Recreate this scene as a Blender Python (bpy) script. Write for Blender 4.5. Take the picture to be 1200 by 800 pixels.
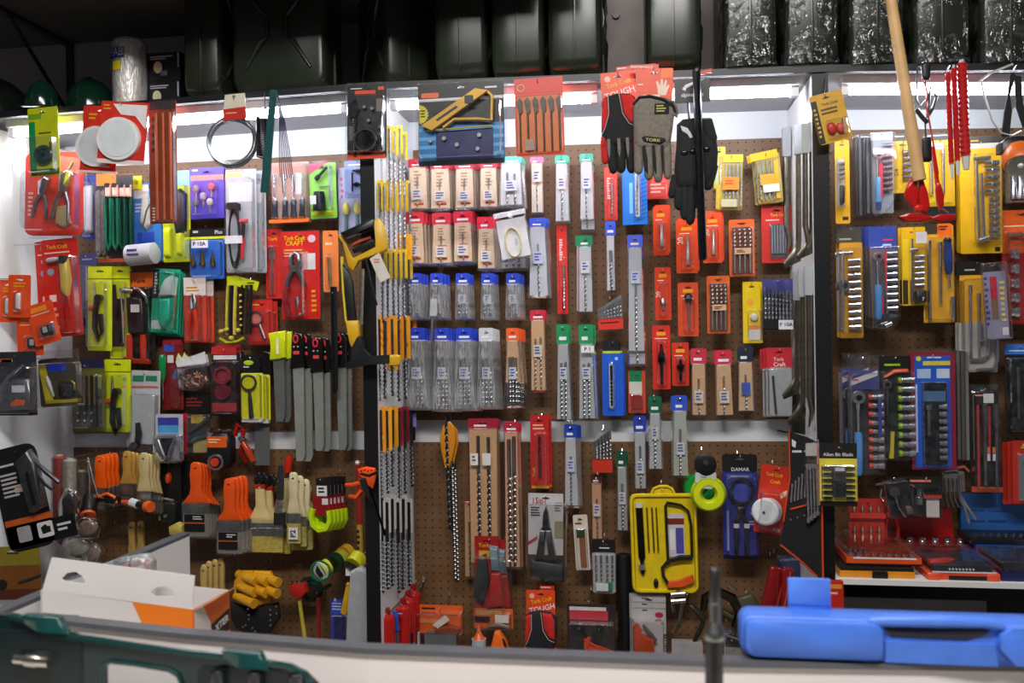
import bpy, math, random
from mathutils import Vector, Matrix
random.seed(7)
SC = bpy.context.scene
COL = SC.collection
for o in list(bpy.data.objects):
    bpy.data.objects.remove(o)

# ---------------------------------------------------------------- camera
F = 1000.0                                  # focal length in pixels of a 1200 px wide frame
TH, ROLL = math.radians(8.53), math.radians(0.85)
CAM = Vector((0, 0, 1.6))
D = 2.80                                    # distance of the pegboard wall
YF = 2.41                                   # front plane of shelf and dividers
_f = Vector((-math.sin(TH), math.cos(TH), 0))
_r0 = Vector((math.cos(TH), math.sin(TH), 0))
_u0 = Vector((0, 0, 1))
_r = math.cos(ROLL) * _r0 - math.sin(ROLL) * _u0
_u = math.sin(ROLL) * _r0 + math.cos(ROLL) * _u0
cam = bpy.data.cameras.new('camera')
cam.sensor_width = 36.0
cam.lens = 30.0
cam.clip_start = 0.02
cam.dof.use_dof = True
cam.dof.focus_distance = 2.65
cam.dof.aperture_fstop = 4.0
camo = bpy.data.objects.new('camera', cam)
COL.objects.link(camo)
m3 = Matrix((_r, _u, -_f)).transposed()
camo.matrix_world = Matrix.Translation(CAM) @ m3.to_4x4()
SC.camera = camo

# ---------------------------------------------------------------- world, lights, exposure
SC.view_settings.view_transform = 'Standard'
SC.view_settings.look = 'None'
SC.view_settings.gamma = 1.0
SC.view_settings.use_curve_mapping = False
SC.view_settings.exposure = 0.0
SC.cycles.transparent_max_bounces = 48
SC.cycles.max_bounces = 8
W = bpy.data.worlds.new('world')
SC.world = W
W.use_nodes = True
W.node_tree.nodes['Background'].inputs[0].default_value = (0.9, 0.93, 1.0, 1)
W.node_tree.nodes['Background'].inputs[1].default_value = 0.08
TUBE_POWER = 47.0


def area(name, loc, rot, sx, sy, power, col=(1, 0.97, 0.93)):
    l = bpy.data.lights.new(name, 'AREA')
    l.shape = 'RECTANGLE'
    l.size, l.size_y = sx, sy
    l.energy = power
    l.color = col
    o = bpy.data.objects.new(name, l)
    o.location = loc
    o.rotation_euler = rot
    COL.objects.link(o)


# the shop's ceiling batten above the customer side of the counter
area('ceiling_lamp_over_counter', (-0.1, 0.05, 3.5), (math.radians(16), 0, 0), 2.2, 0.4, 108)

# ---------------------------------------------------------------- projection helpers


def ray(px, py):
    return _f + (px - 600) / F * _r + (400 - py) / F * _u


def P(px, py, Y):
    r = ray(px, py)
    return CAM + r * (Y / r.y)


def PZ(px, py, z):
    r = ray(px, py)
    return CAM + r * ((z - CAM.z) / r.z)


# ---------------------------------------------------------------- materials
MATS = {}
NAMED = {
    'red': 'c8261c', 'dred': '8e1512', 'orange': 'f0521a', 'borange': 'f07818', 'yellow': 'f0c010', 'lime': 'd8e010',
    'green': '0d7a48', 'teal': '17a088', 'blue': '1444b8', 'sky': '2e86dc', 'navy': '141a52', 'purple': '4a3cb0',
    'white': 'e8e8e6', 'grey': '8a8a8c', 'dgrey': '3c3e40', 'black': '101012', 'tan': 'c89c6c', 'kraft': 'd6ae84',
    'cream': 'd8c48a', 'pink': 'e04a6a', 'brown': '5a3220', 'gold': 'c8962c', 'silver': 'b4b4b6', 'olive': '6a6650',
    'steel': 'b0b0b2:m', 'chrome': 'dcdce0:c', 'dsteel': '606266:m', 'brass': '8a7a40:m', 'bronze': '6a5a30:m',
    'wood': 'd0a670:p', 'rubber': '141416:f', 'cloth': '1a1a1c:f', 'grcloth': '7a7268:f', 'redcloth': 'c41f1c:f',
    'paper': 'e6e2d8:f', 'lav': 'a8a4cc', 'salmon': 'e86a58',
}


def hexc(h):
    c = [int(h[i:i + 2], 16) / 255 for i in (0, 2, 4)]
    return [x / 12.92 if x <= 0.04045 else ((x + 0.055) / 1.055) ** 2.4 for x in c]


def newmat(name):
    m = bpy.data.materials.new(name)
    m.use_nodes = True
    nt = m.node_tree
    nt.nodes.clear()
    out = nt.nodes.new('ShaderNodeOutputMaterial')
    return m, nt, out


def noise(nt, scale, detail=2.0):
    tc = nt.nodes.new('ShaderNodeTexCoord')
    n = nt.nodes.new('ShaderNodeTexNoise')
    n.inputs['Scale'].default_value = scale
    n.inputs['Detail'].default_value = detail
    nt.links.new(tc.outputs['Object'], n.inputs['Vector'])
    return n


def mt(spec):
    if spec in MATS:
        return MATS[spec]
    full = NAMED.get(spec, spec)
    h, _, k = full.partition(':')
    if h in ('clear', 'film', 'glint_haze'):
        m, nt, out = newmat('clear_plastic_' + h)
        tr = nt.nodes.new('ShaderNodeBsdfTransparent')
        tr.inputs[0].default_value = {'clear': (0.95, 0.955, 0.96, 1), 'film': (0.86, 0.87, 0.84, 1),
                                      'glint_haze': (0.88, 0.89, 0.9, 1)}[h]
        gl = nt.nodes.new('ShaderNodeBsdfGlossy')
        gl.inputs['Roughness'].default_value = {'clear': 0.12, 'film': 0.16, 'glint_haze': 0.3}[h]
        gl.inputs[0].default_value = (0.95, 0.95, 0.97, 1)
        mx = nt.nodes.new('ShaderNodeMixShader')
        lw = nt.nodes.new('ShaderNodeLayerWeight')
        lw.inputs['Blend'].default_value = 0.35
        mul = nt.nodes.new('ShaderNodeMath')
        mul.operation = 'MULTIPLY_ADD'
        mul.inputs[1].default_value = {'clear': 0.5, 'film': 0.7, 'glint_haze': 0.6}[h]
        mul.inputs[2].default_value = {'clear': 0.03, 'film': 0.03, 'glint_haze': 0.12}[h]
        nt.links.new(lw.outputs['Fresnel'], mul.inputs[0])
        n = noise(nt, {'clear': 45, 'film': 22, 'glint_haze': 55}[h], 3)
        if h != 'clear':
            n.inputs['Distortion'].default_value = 1.2
        if h == 'glint_haze':
            mpp = nt.nodes.new('ShaderNodeMapping')
            mpp.inputs['Scale'].default_value = (1.6, 1, .28)
            nt.links.new(n.inputs['Vector'].links[0].from_socket, mpp.inputs['Vector'])
            nt.links.new(mpp.outputs[0], n.inputs['Vector'])
        b = nt.nodes.new('ShaderNodeBump')
        b.inputs['Strength'].default_value = {'clear': 0.16, 'film': 1.0, 'glint_haze': 0.9}[h]
        b.inputs['Distance'].default_value = {'clear': 0.004, 'film': 0.02, 'glint_haze': 0.006}[h]
        nt.links.new(n.outputs['Fac'], b.inputs['Height'])
        for s in (gl, lw):
            nt.links.new(b.outputs[0], s.inputs['Normal'])
        nt.links.new(mul.outputs[0], mx.inputs[0])
        nt.links.new(tr.outputs[0], mx.inputs[1])
        nt.links.new(gl.outputs[0], mx.inputs[2])
        df = nt.nodes.new('ShaderNodeBsdfDiffuse')  # white diffuse streaks stand in for bright reflections on the plastic
        df.inputs[0].default_value = (0.82, 0.84, 0.86, 1)
        mx2 = nt.nodes.new('ShaderNodeMixShader')
        rmp = nt.nodes.new('ShaderNodeValToRGB')
        rmp.color_ramp.elements[0].position, rmp.color_ramp.elements[1].position = .42, .62
        lo_, hi_ = {'clear': (.0, .02), 'film': (.0, .04), 'glint_haze': (.03, .24)}[h]
        rmp.color_ramp.elements[0].color = (lo_,) * 3 + (1,)
        rmp.color_ramp.elements[1].color = (hi_,) * 3 + (1,)
        nt.links.new(n.outputs['Fac'], rmp.inputs[0])
        nt.links.new(rmp.outputs[0], mx2.inputs[0])
        nt.links.new(mx.outputs[0], mx2.inputs[1])
        nt.links.new(df.outputs[0], mx2.inputs[2])
        nt.links.new(mx2.outputs[0], out.inputs[0])
        MATS[spec] = m
        return m
    m, nt, out = newmat('mat_' + spec.replace(':', '_'))
    c = hexc(h)
    if k.startswith('e'):
        e = nt.nodes.new('ShaderNodeEmission')
        e.inputs[0].default_value = (*c, 1)
        e.inputs[1].default_value = float(k[1:])
        nt.links.new(e.outputs[0], out.inputs[0])
        MATS[spec] = m
        return m
    p = nt.nodes.new('ShaderNodeBsdfPrincipled')
    metal, rough, sc, amp, bump = {'': (0, .38, 30, .10, 0), 'm': (1, .34, 60, .25, 0), 'c': (1, .24, 60, .08, 0),
                                   'f': (0, .85, 90, .22, .25), 'g': (0, .12, 20, .08, 0), 'w': (0, .6, 3, .05, 0),
                                   'p': (0, .55, 14, .16, .05), 's': (0, .27, 20, .10, 0)}[k]
    p.inputs['Metallic'].default_value = metal
    p.inputs['Roughness'].default_value = rough
    n = noise(nt, sc)
    r = nt.nodes.new('ShaderNodeValToRGB')
    r.color_ramp.elements[0].position = 0.3
    r.color_ramp.elements[1].position = 0.7
    r.color_ramp.elements[0].color = (*[x * (1 - amp) for x in c], 1)
    r.color_ramp.elements[1].color = (*[min(1, x * (1 + amp * .6)) for x in c], 1)
    nt.links.new(n.outputs['Fac'], r.inputs[0])
    nt.links.new(r.outputs[0], p.inputs['Base Color'])
    if bump:
        b = nt.nodes.new('ShaderNodeBump')
        b.inputs['Strength'].default_value = bump
        b.inputs['Distance'].default_value = 0.003
        nt.links.new(n.outputs['Fac'], b.inputs['Height'])
        nt.links.new(b.outputs[0], p.inputs['Normal'])
    nt.links.new(p.outputs[0], out.inputs[0])
    MATS[spec] = m
    return m


def pegboard_mat():
    m, nt, out = newmat('brown_pegboard')
    p = nt.nodes.new('ShaderNodeBsdfPrincipled')
    p.inputs['Roughness'].default_value = 0.52
    tc = nt.nodes.new('ShaderNodeTexCoord')
    mp = nt.nodes.new('ShaderNodeVectorMath')
    mp.operation = 'SCALE'
    mp.inputs['Scale'].default_value = 1 / 0.0254
    nt.links.new(tc.outputs['Object'], mp.inputs[0])
    fr = nt.nodes.new('ShaderNodeVectorMath')
    fr.operation = 'FRACTION'
    nt.links.new(mp.outputs[0], fr.inputs[0])
    sub = nt.nodes.new('ShaderNodeVectorMath')
    sub.operation = 'SUBTRACT'
    sub.inputs[1].default_value = (.5, .5, .5)
    nt.links.new(fr.outputs[0], sub.inputs[0])
    mulv = nt.nodes.new('ShaderNodeVectorMath')
    mulv.operation = 'MULTIPLY'
    mulv.inputs[1].default_value = (1, 0, 1)
    nt.links.new(sub.outputs[0], mulv.inputs[0])
    ln = nt.nodes.new('ShaderNodeVectorMath')
    ln.operation = 'LENGTH'
    nt.links.new(mulv.outputs[0], ln.inputs[0])
    cmp_ = nt.nodes.new('ShaderNodeMath')
    cmp_.operation = 'LESS_THAN'
    cmp_.inputs[1].default_value = 0.12
    nt.links.new(ln.outputs['Value'], cmp_.inputs[0])
    n = noise(nt, 9, 6)
    r = nt.nodes.new('ShaderNodeValToRGB')
    r.color_ramp.elements[0].position, r.color_ramp.elements[1].position = .3, .7
    r.color_ramp.elements[0].color = (*hexc('634429'), 1)
    r.color_ramp.elements[1].color = (*hexc('775839'), 1)
    nt.links.new(n.outputs['Fac'], r.inputs[0])
    mx = nt.nodes.new('ShaderNodeMix')
    mx.data_type = 'RGBA'
    nt.links.new(cmp_.outputs[0], mx.inputs['Factor'])
    nt.links.new(r.outputs[0], mx.inputs['A'])
    mx.inputs['B'].default_value = (*hexc('2a1c12'), 1)
    nt.links.new(mx.outputs['Result'], p.inputs['Base Color'])
    nt.links.new(p.outputs[0], out.inputs[0])
    return m


MATS['pegboard'] = pegboard_mat()

# ---------------------------------------------------------------- mesh helpers


def loft(rs, c0=True, c1=True, ring=False):
    n = len(rs[0])
    v = [q for r in rs for q in r]
    f = []
    m = len(rs)
    for i in range(m if ring else m - 1):
        a, b = i * n, ((i + 1) % m) * n
        for j in range(n):
            k = (j + 1) % n
            f.append((a + j, a + k, b + k, b + j))
    if not ring:
        if c0:
            f.append(tuple(range(n - 1, -1, -1)))
        if c1:
            f.append(tuple((m - 1) * n + j for j in range(n)))
    return v, f


def join(*vf):
    v, f = [], []
    for a, b in vf:
        k = len(v)
        v += a
        f += [tuple(i + k for i in q) for q in b]
    return v, f


def mesh_obj(name, v, f, mat, parent=None, smooth=False, ang=40):
    me = bpy.data.meshes.new(name)
    me.from_pydata([tuple(q) for q in v], [], f)
    me.materials.append(mt(mat) if isinstance(mat, str) else mat)
    if smooth:
        me.polygons.foreach_set('use_smooth', [True] * len(me.polygons))
        me.update()
        me.set_sharp_from_angle(angle=math.radians(ang))
    me.update()
    o = bpy.data.objects.new(name, me)
    COL.objects.link(o)
    if parent is not None:
        o.parent = parent
    return o


def boxm(a, b):
    (x0, y0, z0), (x1, y1, z1) = a, b
    return loft([[(x0, y0, z0), (x1, y0, z0), (x1, y1, z0), (x0, y1, z0)],
                 [(x0, y0, z1), (x1, y0, z1), (x1, y1, z1), (x0, y1, z1)]])


def tag(o, label=None, cat=None, group=None, kind=None):
    if label:
        o['label'] = label
    if cat:
        o['category'] = cat
    if group:
        o['group'] = group
    if kind:
        o['kind'] = kind
    return o


def struct(name, v, f, mat, parent=None):
    o = mesh_obj(name, v, f, mat, parent)
    if parent is None:
        o['kind'] = 'structure'
    return o


# ---------------------------------------------------------------- item context: photo pixels -> local metres on a wall-parallel plane


class Ctx:
    pass


CUR = Ctx()
CUR.pend = None
UNIT = 0.0028


def I(name, label, cat, x, y, off=14, tilt=0, group=None, hk=True, Y=None, hx=None, hy=None, turn=0):
    """start a thing: an Empty at photo pixel (x, y) on the plane `off` pixel units in front of the pegboard"""
    Yp = D - off * UNIT if Y is None else Y
    c = CUR
    c.X, c.Yp, c.o = x, y, P(x, y, Yp)
    c.plane = Yp
    c.sx = (P(x + 20, y, Yp).x - P(x - 20, y, Yp).x) / 40
    c.sz = (P(x, y - 20, Yp).z - P(x, y + 20, Yp).z) / 40
    c.s = (c.sx + c.sz) / 2
    e = bpy.data.objects.new(name, None)
    e.empty_display_size = 0.02
    COL.objects.link(e)
    e.location = c.o
    e.rotation_euler = (0, -math.radians(tilt), math.radians(turn))
    c.root = e
    tag(e, label, cat, group)
    if c.pend:
        c.pend(label)
        c.pend = None
    if hk and Y is None:
        hook(x if hx is None else hx, (y + 5) if hy is None else hy, Yp, label)
    return e


def hook_label(label, stem='wire hook carrying the '):
    w = label.replace(',', '').split()[:12]
    while w and w[-1] in ('a', 'the', 'with', 'of', 'on', 'in', 'and', 'beside', 'under', 'its', 'behind', 'over', 'from', 'at', 'by', 'two', 'three', 'above', 'between', 'right', 'left', 'an', 'just', 'near'):
        w.pop()
    return stem + ' '.join(w)


def hook(x, y, Yp, label, group='pegboard wire hooks'):
    s = UNIT
    p = P(x, y, Yp)
    back = D - 0.001
    pts = [Vector((p.x, back, p.z + 0.012)), Vector((p.x, back - 0.004, p.z + 0.002)), Vector((p.x, back - 0.012, p.z)),
           Vector((p.x, Yp - 3 * s, p.z + 0.001)), Vector((p.x, Yp - 5 * s, p.z + 0.006))]
    v, f = tube_raw(pts, 0.0019, 6)
    o = mesh_obj('peg_hook', [q - p for q in v], f, 'chrome', None, True)
    o.location = p
    tag(o, hook_label(label), 'hook', group)
    return o


def tube_raw(pts, r, n=6, closed=False):
    pts = [Vector(q) for q in pts]
    m = len(pts)
    rings = []
    up = None
    for i, p in enumerate(pts):
        a = pts[(i - 1) % m] if (closed or i > 0) else p
        b = pts[(i + 1) % m] if (closed or i < m - 1) else p
        t = (b - a)
        if t.length < 1e-9:
            t = Vector((0, 0, 1))
        t.normalize()
        if up is None:
            ref = Vector((0, 1, 0)) if abs(t.y) < .8 else Vector((1, 0, 0))
            up = t.cross(ref).normalized()
        else:
            up = (up - t * up.dot(t))
            if up.length < 1e-6:
                up = t.orthogonal()
            up.normalize()
        w = t.cross(up)
        rr_ = r[i] if isinstance(r, (list, tuple)) else r
        rings.append([p + rr_ * (math.cos(k * 2 * math.pi / n) * up + math.sin(k * 2 * math.pi / n) * w) for k in range(n)])
    return loft(rings, ring=closed)


def loc(x, y, d=0.0):
    c = CUR
    return Vector(((x - c.X) * c.sx, -d * c.s, -(y - c.Yp) * c.sz))


def part(name, vf, mat, up=None, smooth=False, ang=40):
    return mesh_obj(name, vf[0], vf[1], mat, up if up is not None else CUR.root, smooth, ang)


def rr(x0, y0, x1, y1, r=0, n=3):
    if r <= 0:
        return [(x0, y0), (x1, y0), (x1, y1), (x0, y1)]
    r = min(r, abs(x1 - x0) / 2, abs(y1 - y0) / 2)
    out = []
    for cx, cy, a0 in ((x1 - r, y0 + r, -90), (x1 - r, y1 - r, 0), (x0 + r, y1 - r, 90), (x0 + r, y0 + r, 180)):
        for k in range(n + 1):
            a = math.radians(a0 + 90 * k / n)
            out.append((cx + r * math.cos(a), cy + r * math.sin(a)))
    return out


def circ(x, y, r, n=16, ry=None):
    ry = r if ry is None else ry
    return [(x + r * math.cos(2 * math.pi * k / n), y + ry * math.sin(2 * math.pi * k / n)) for k in range(n)]


def prism(pts, d0, d1, hole=None):
    if hole:
        h = list(reversed(hole)) if True else hole
        # bridge the hole to the nearest outline vertex
        best = min(((i, j) for i in range(len(pts)) for j in range(len(h))),
                   key=lambda t: (pts[t[0]][0] - h[t[1]][0]) ** 2 + (pts[t[0]][1] - h[t[1]][1]) ** 2)
        i, j = best
        pts = pts[:i + 1] + h[j:] + h[:j + 1] + pts[i:]
    return loft([[loc(x, y, d0) for x, y in pts], [loc(x, y, d1) for x, y in pts]])


def R(name, mat, x0, y0, x1, y1, d0=0, d1=1, r=0, up=None):
    return part(name, prism(rr(x0, y0, x1, y1, r), d0, d1), mat, up)


def PG(name, mat, pts, d0=0, d1=1, up=None, hole=None):
    return part(name, prism(list(pts), d0, d1, hole), mat, up)


def C(name, mat, x, y, r, d0=0, d1=1, up=None, ry=None, n=18):
    return part(name, prism(circ(x, y, r, n, ry), d0, d1), mat, up, True)


def CARD(mat, x0, y0, x1, y1, r=1.5, hole=True, th=0.7, name='card', d=0):
    h = None
    if hole:
        cx = (x0 + x1) / 2
        hw = min(4.5, (x1 - x0) * .16)
        h = [(cx - hw, y0 + 5.2), (cx - hw * .35, y0 + 5), (cx, y0 + 3.4), (cx + hw * .35, y0 + 5), (cx + hw, y0 + 5.2),
             (cx + hw * .9, y0 + 6.8), (cx - hw * .9, y0 + 6.8)]
    return part(name, prism(rr(x0, y0, x1, y1, r), d - th, d, h), mat)


def PUF(name, mat, pts, d0, d1, inset=.25, up=None, steps=4, full=False):
    """a pillow: outline rises from d0 to d1 while shrinking by `inset` towards its centre"""
    cx = sum(q[0] for q in pts) / len(pts)
    cy = sum(q[1] for q in pts) / len(pts)
    rs = []
    rng = range(-steps, steps + 1) if full else range(0, steps + 1)
    for k in rng:
        t = k / steps * math.pi / 2
        s = 1 - inset * (1 - math.cos(t))
        d = (d0 + (d1 - d0) * math.sin(t)) if not full else ((d0 + d1) / 2 + (d1 - d0) / 2 * math.sin(t))
        rs.append([loc(cx + (x - cx) * s, cy + (y - cy) * s, d) for x, y in pts])
    return part(name, loft(rs), mat, up, True, 50)


def BL(x0, y0, x1, y1, d1=6, r=3, up=None, name='blister', mat='clear', d0=0):
    o = rr(x0, y0, x1, y1, r)
    i = rr(x0 + 1, y0 + 1, x1 - 1, y1 - 1, r)
    j = rr(x0 + 2, y0 + 2, x1 - 2, y1 - 2, r)
    return part(name, loft([[loc(a, b, d0) for a, b in o], [loc(a, b, d0 + (d1 - d0) * .8) for a, b in i],
                            [loc(a, b, d1) for a, b in j]], c0=False), mat, up)


def T(name, mat, pts, r, up=None, n=6, closed=False):
    c = CUR
    rr_ = [q * c.s for q in r] if isinstance(r, (list, tuple)) else r * c.s
    return part(name, tube_raw([loc(*q) for q in pts], rr_, n, closed), mat, up, True, 60)


def RING(name, mat, x, y, r, w, d=0, up=None, n=24, ry=None):
    ry = r if ry is None else ry
    return T(name, mat, [(x + r * math.cos(2 * math.pi * k / n), y + ry * math.sin(2 * math.pi * k / n), d) for k in range(n)], w, up, 6, True)


def lathe_vf(a, b, prof, n=10, flat=1.0):
    A, B = loc(*a), loc(*b)
    t = (B - A).normalized()
    ref = Vector((0, 1, 0)) if abs(t.y) < .8 else Vector((1, 0, 0))
    u = t.cross(ref).normalized()
    w = t.cross(u)
    s = CUR.s
    return loft([[A + (B - A) * q + s * r * (math.cos(2 * math.pi * k / n) * u + flat * math.sin(2 * math.pi * k / n) * w)
                  for k in range(n)] for q, r in prof])


def L(name, mat, a, b, prof, up=None, n=10, flat=1.0):
    return part(name, lathe_vf(a, b, prof, n, flat), mat, up, True, 35)


def drill_vf(x0, y0, x1, y1, r, d, turns=6, shank=.3):
    A, B = loc(x0, y0, d), loc(x1, y1, d)
    ax = (B - A)
    t = ax.normalized()
    u = t.cross(Vector((0, 1, 0)))
    u = u.normalized() if u.length > 1e-6 else Vector((1, 0, 0))
    w = t.cross(u)
    s = CUR.s
    rs = []
    prof = ((1, 1), (.62, .9), (.35, .62), (1, 1), (.62, .9), (.35, .62))
    N = 4 * turns
    for q in (0, shank):
        rs.append([A + ax * q + s * r * .8 * (math.cos(k * math.pi / 3) * u + math.sin(k * math.pi / 3) * w) for k in range(6)])
    for i in range(N + 1):
        q = shank + (1 - shank) * i / N
        a0 = i / N * turns * math.pi
        e = 1 if i < N else .2
        rs.append([A + ax * q + s * r * e * prof[k][0] * (math.cos(a0 + k * math.pi / 3) * u + math.sin(a0 + k * math.pi / 3) * w) for k in range(6)])
    return loft(rs)


def DR(x0, y0, x1, y1, r=1.5, d=1.5, mat='steel', turns=6, shank=.3, name='drill_bit', up=None):
    return part(name, drill_vf(x0, y0, x1, y1, r, d, turns, shank), mat, up, True, 50)


TEXTS = {}


def textmesh(s):
    if s not in TEXTS:
        cu = bpy.data.curves.new('lettering', 'FONT')
        cu.body = s
        cu.align_x = 'CENTER'
        cu.align_y = 'CENTER'
        cu.size = 1.0
        cu.offset = 0.012
        cu.resolution_u = 2
        cu.extrude = 0.02
        ob = bpy.data.objects.new('lettering', cu)
        COL.objects.link(ob)
        dg = bpy.context.evaluated_depsgraph_get()
        me = bpy.data.meshes.new_from_object(ob.evaluated_get(dg))
        bpy.data.objects.remove(ob)
        TEXTS[s] = me
    return TEXTS[s]


def X(s, mat, x, y, h, d=1, rot=0, wide=1.0, up=None, name='lettering', slant=0):
    """lettering: cap height h px, centred at photo pixel (x, y)"""
    me = textmesh(s).copy()
    me.materials.clear()
    me.materials.append(mt(mat))
    k = h / 0.69 * CUR.s
    a = math.radians(rot)
    c0 = loc(x, y, d)
    for v in me.vertices:
        px, py, pz = (v.co.x + slant * v.co.y) * k * wide, v.co.y * k, v.co.z * k
        v.co = c0 + Vector((px * math.cos(a) - py * math.sin(a), -pz, px * math.sin(a) + py * math.cos(a)))
    o = bpy.data.objects.new(name, me)
    COL.objects.link(o)
    o.parent = up if up is not None else CUR.root
    return o


def FP(mat, x0, y0, x1, y1, n=4, d=.1, name='fine_print', up=None, fill=.5):
    """printed lines too small to read: thin flat bars of uneven length"""
    vf = []
    st = (y1 - y0) / n
    for i in range(n):
        xe = x0 + (x1 - x0) * random.uniform(.55, 1)
        vf.append(prism([(x0, y0 + i * st), (xe, y0 + i * st), (xe, y0 + (i + fill) * st), (x0, y0 + (i + fill) * st)], d - .1, d + .1))
    return part(name, join(*vf), mat, up)


def clone(root, parent=None):
    c = root.copy()
    COL.objects.link(c)
    c.parent = parent
    for ch in list(root.children):
        clone(ch, c)
    return c


ORD = ['', 'second', 'third', 'fourth', 'fifth', 'sixth']


def stack(n, dx, dy, short, dd=5, tilt=0, group=None, what='packet'):
    """copies of the current thing hung behind it on the same hook, each a little further back"""
    root = CUR.root
    g = group or ('stack of ' + short)
    root['group'] = g
    ys = [v.co.y for ch in root.children for v in ch.data.vertices]
    thin = min(1.0, (dd - .3) * CUR.s / max(1e-6, max(ys) - min(ys)))     # packs behind are pressed flat
    for k in range(1, n + 1):
        c = clone(root)
        ddx, ddy = (dx[k - 1] if isinstance(dx, (list, tuple)) else dx * k), (dy[k - 1] if isinstance(dy, (list, tuple)) else dy * k)
        c.location = P(CUR.X + ddx, CUR.Yp + ddy, CUR.plane + dd * k * UNIT)
        if tilt:
            c.rotation_euler = (0, root.rotation_euler[1] - math.radians(tilt * k), root.rotation_euler[2])
        c.scale = (root.scale[0], thin, root.scale[2])
        tag(c, '%s %s back on the hook behind the %s' % (ORD[k], what, short))
        c['group'] = g

# ================================================================ THE SETTING
def quad_board(name, pix, Y, th, mat, parent=None):
    """a board on the wall: four photo pixels (clockwise from top left) on plane Y, thickness th towards the wall"""
    a = [P(x, y, Y) for x, y in pix]
    b = [q + Vector((0, th, 0)) for q in a]
    v, f = loft([a, b])
    return struct(name, v, f, mat, parent)


XL = P(85, 400, D).x                         # inner face of the left side panel
XD1 = (P(425, 400, YF).x, P(441, 400, YF).x)     # left divider
XD2 = (P(956, 400, YF).x, P(975, 400, YF).x)     # right divider
XRR = 2.2
v, f = boxm((-2.6, -2.0, -0.05), (2.8, D + .1, 0))
struct('floor', v, f, '6a645e:w')
v, f = boxm((-2.6, D + .012, 0), (2.8, D + .1, 3.3))
struct('wall_back', v, f, '9a908c:w')
v, f = boxm((XL - .02, D + .004, .3), (XRR, D + .012, P(700, 118, D).z))
struct('trim_1', v, f, 'd2d5d8:w')
v, f = boxm((XL - .03, YF, 0), (XL, D + .004, P(20, 145, YF).z))
struct('wall_left', v, f, 'f2f4f6:w')
for i, (a, b) in enumerate((XD1, XD2)):
    zt = P(430 if i == 0 else 965, 100 if i == 0 else 86, YF).z
    v, f = boxm((a, YF + .006, 0), (b, D + .004, zt))
    o = struct('wall_divider_%d' % (i + 1), v, f, 'dedede:w')
    v, f = boxm((a, YF, 0), (b, YF + .006, zt))
    struct('edge_trim', v, f, '0c0c0e', o)

# pegboards
quad_board('wall_pegboard_1', [(85, 197), (428, 179), (432, 503), (85, 508)], D - .003, .006, 'pegboard')
quad_board('wall_pegboard_2', [(85, 524), (432, 527), (436, 780), (85, 790)], D - .003, .006, 'pegboard')
quad_board('wall_pegboard_3', [(484, 176), (926, 161), (930, 491), (484, 492)], D - .003, .006, 'pegboard')
quad_board('wall_pegboard_4', [(484, 518), (930, 517), (934, 790), (484, 790)], D - .003, .006, 'pegboard')
quad_board('wall_pegboard_5', [(950, 153), (1250, 149), (1250, 760), (950, 760)], D - .003, .006, 'pegboard')

# top shelf in three runs, each with a dark front edge
SHELF = [(-60, 142, 428, 104), (428, 104, 966, 83.5), (966, 83.5, 1260, 81)]
shelf_z = []
for i, (x0, y0, x1, y1) in enumerate(SHELF):
    a, b = P(x0, y0, YF), P(x1, y1, YF)
    up_ = Vector((0, 0, .018))
    bk = Vector((0, D - YF + .01, 0))
    fr = Vector((0, .012, 0))
    v, f = loft([[a + fr, b + fr, b + fr + up_, a + fr + up_], [a + bk, b + bk, b + bk + up_, a + bk + up_]])
    o = struct('top_shelf_%d' % (i + 1), v, f, 'a6a8ac:w')
    lo = Vector((0, 0, -.001))
    v, f = loft([[a + lo, b + lo, b + up_, a + up_], [a + fr + lo, b + fr + lo, b + fr + up_, a + fr + up_]])
    struct('shelf_edge', v, f, '14141a', o)
    shelf_z.append((a, b))


def shelf_top(px, Y=2.55):
    for (x0, y0, x1, y1), (a, b) in zip(SHELF, shelf_z):
        if px <= x1 or x1 > 1200:
            X_ = P(px, 90, Y).x
            t = (X_ - a.x) / (b.x - a.x)
            return a.z + (b.z - a.z) * t + .018


# tubes under the top shelf
def fixture(i, px0, px1, label):
    a, b = shelf_z[i]
    e = bpy.data.objects.new('tube_light', None)
    COL.objects.link(e)
    tag(e, label, 'light', 'fluorescent tubes under the top shelf')
    xa, xb = P(px0, 110, 2.47).x, P(px1, 110, 2.47).x

    def zz(x):
        return a.z + (b.z - a.z) * (x - a.x) / (b.x - a.x)
    e.location = (xa, 2.47, zz(xa))
    za, zb = 0.0, zz(xb) - zz(xa)
    w = xb - xa
    v, f = loft([[(0, -.022, za - .022), (0, .022, za - .022), (0, .022, za), (0, -.022, za)],
                 [(w, -.022, zb - .022), (w, .022, zb - .022), (w, .022, zb), (w, -.022, zb)]])
    mesh_obj('batten', v, f, 'e8e8ea', e)
    v, f = tube_raw([(.02, 0, za - .036), (w - .02, 0, zb - .036)], .012, 12)
    mesh_obj('tube', v, f, 'f0f4ff:e%g' % TUBE_POWER, e, True)
    for x, z in ((0, za), (w - .02, zb)):
        v, f = boxm((x, -.012, z - .05), (x + .02, .012, z - .02))
        mesh_obj('lamp_holder', v, f, 'e8e8ea', e)


fixture(0, 12, 408, 'fluorescent tube under the top shelf over the left bay')
fixture(1, 458, 700, 'fluorescent tube under the top shelf behind the orange bit pack')
fixture(1, 705, 935, 'fluorescent tube under the top shelf behind the hanging gloves')
fixture(2, 985, 1230, 'fluorescent tube under the top shelf over the socket sets')

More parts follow.
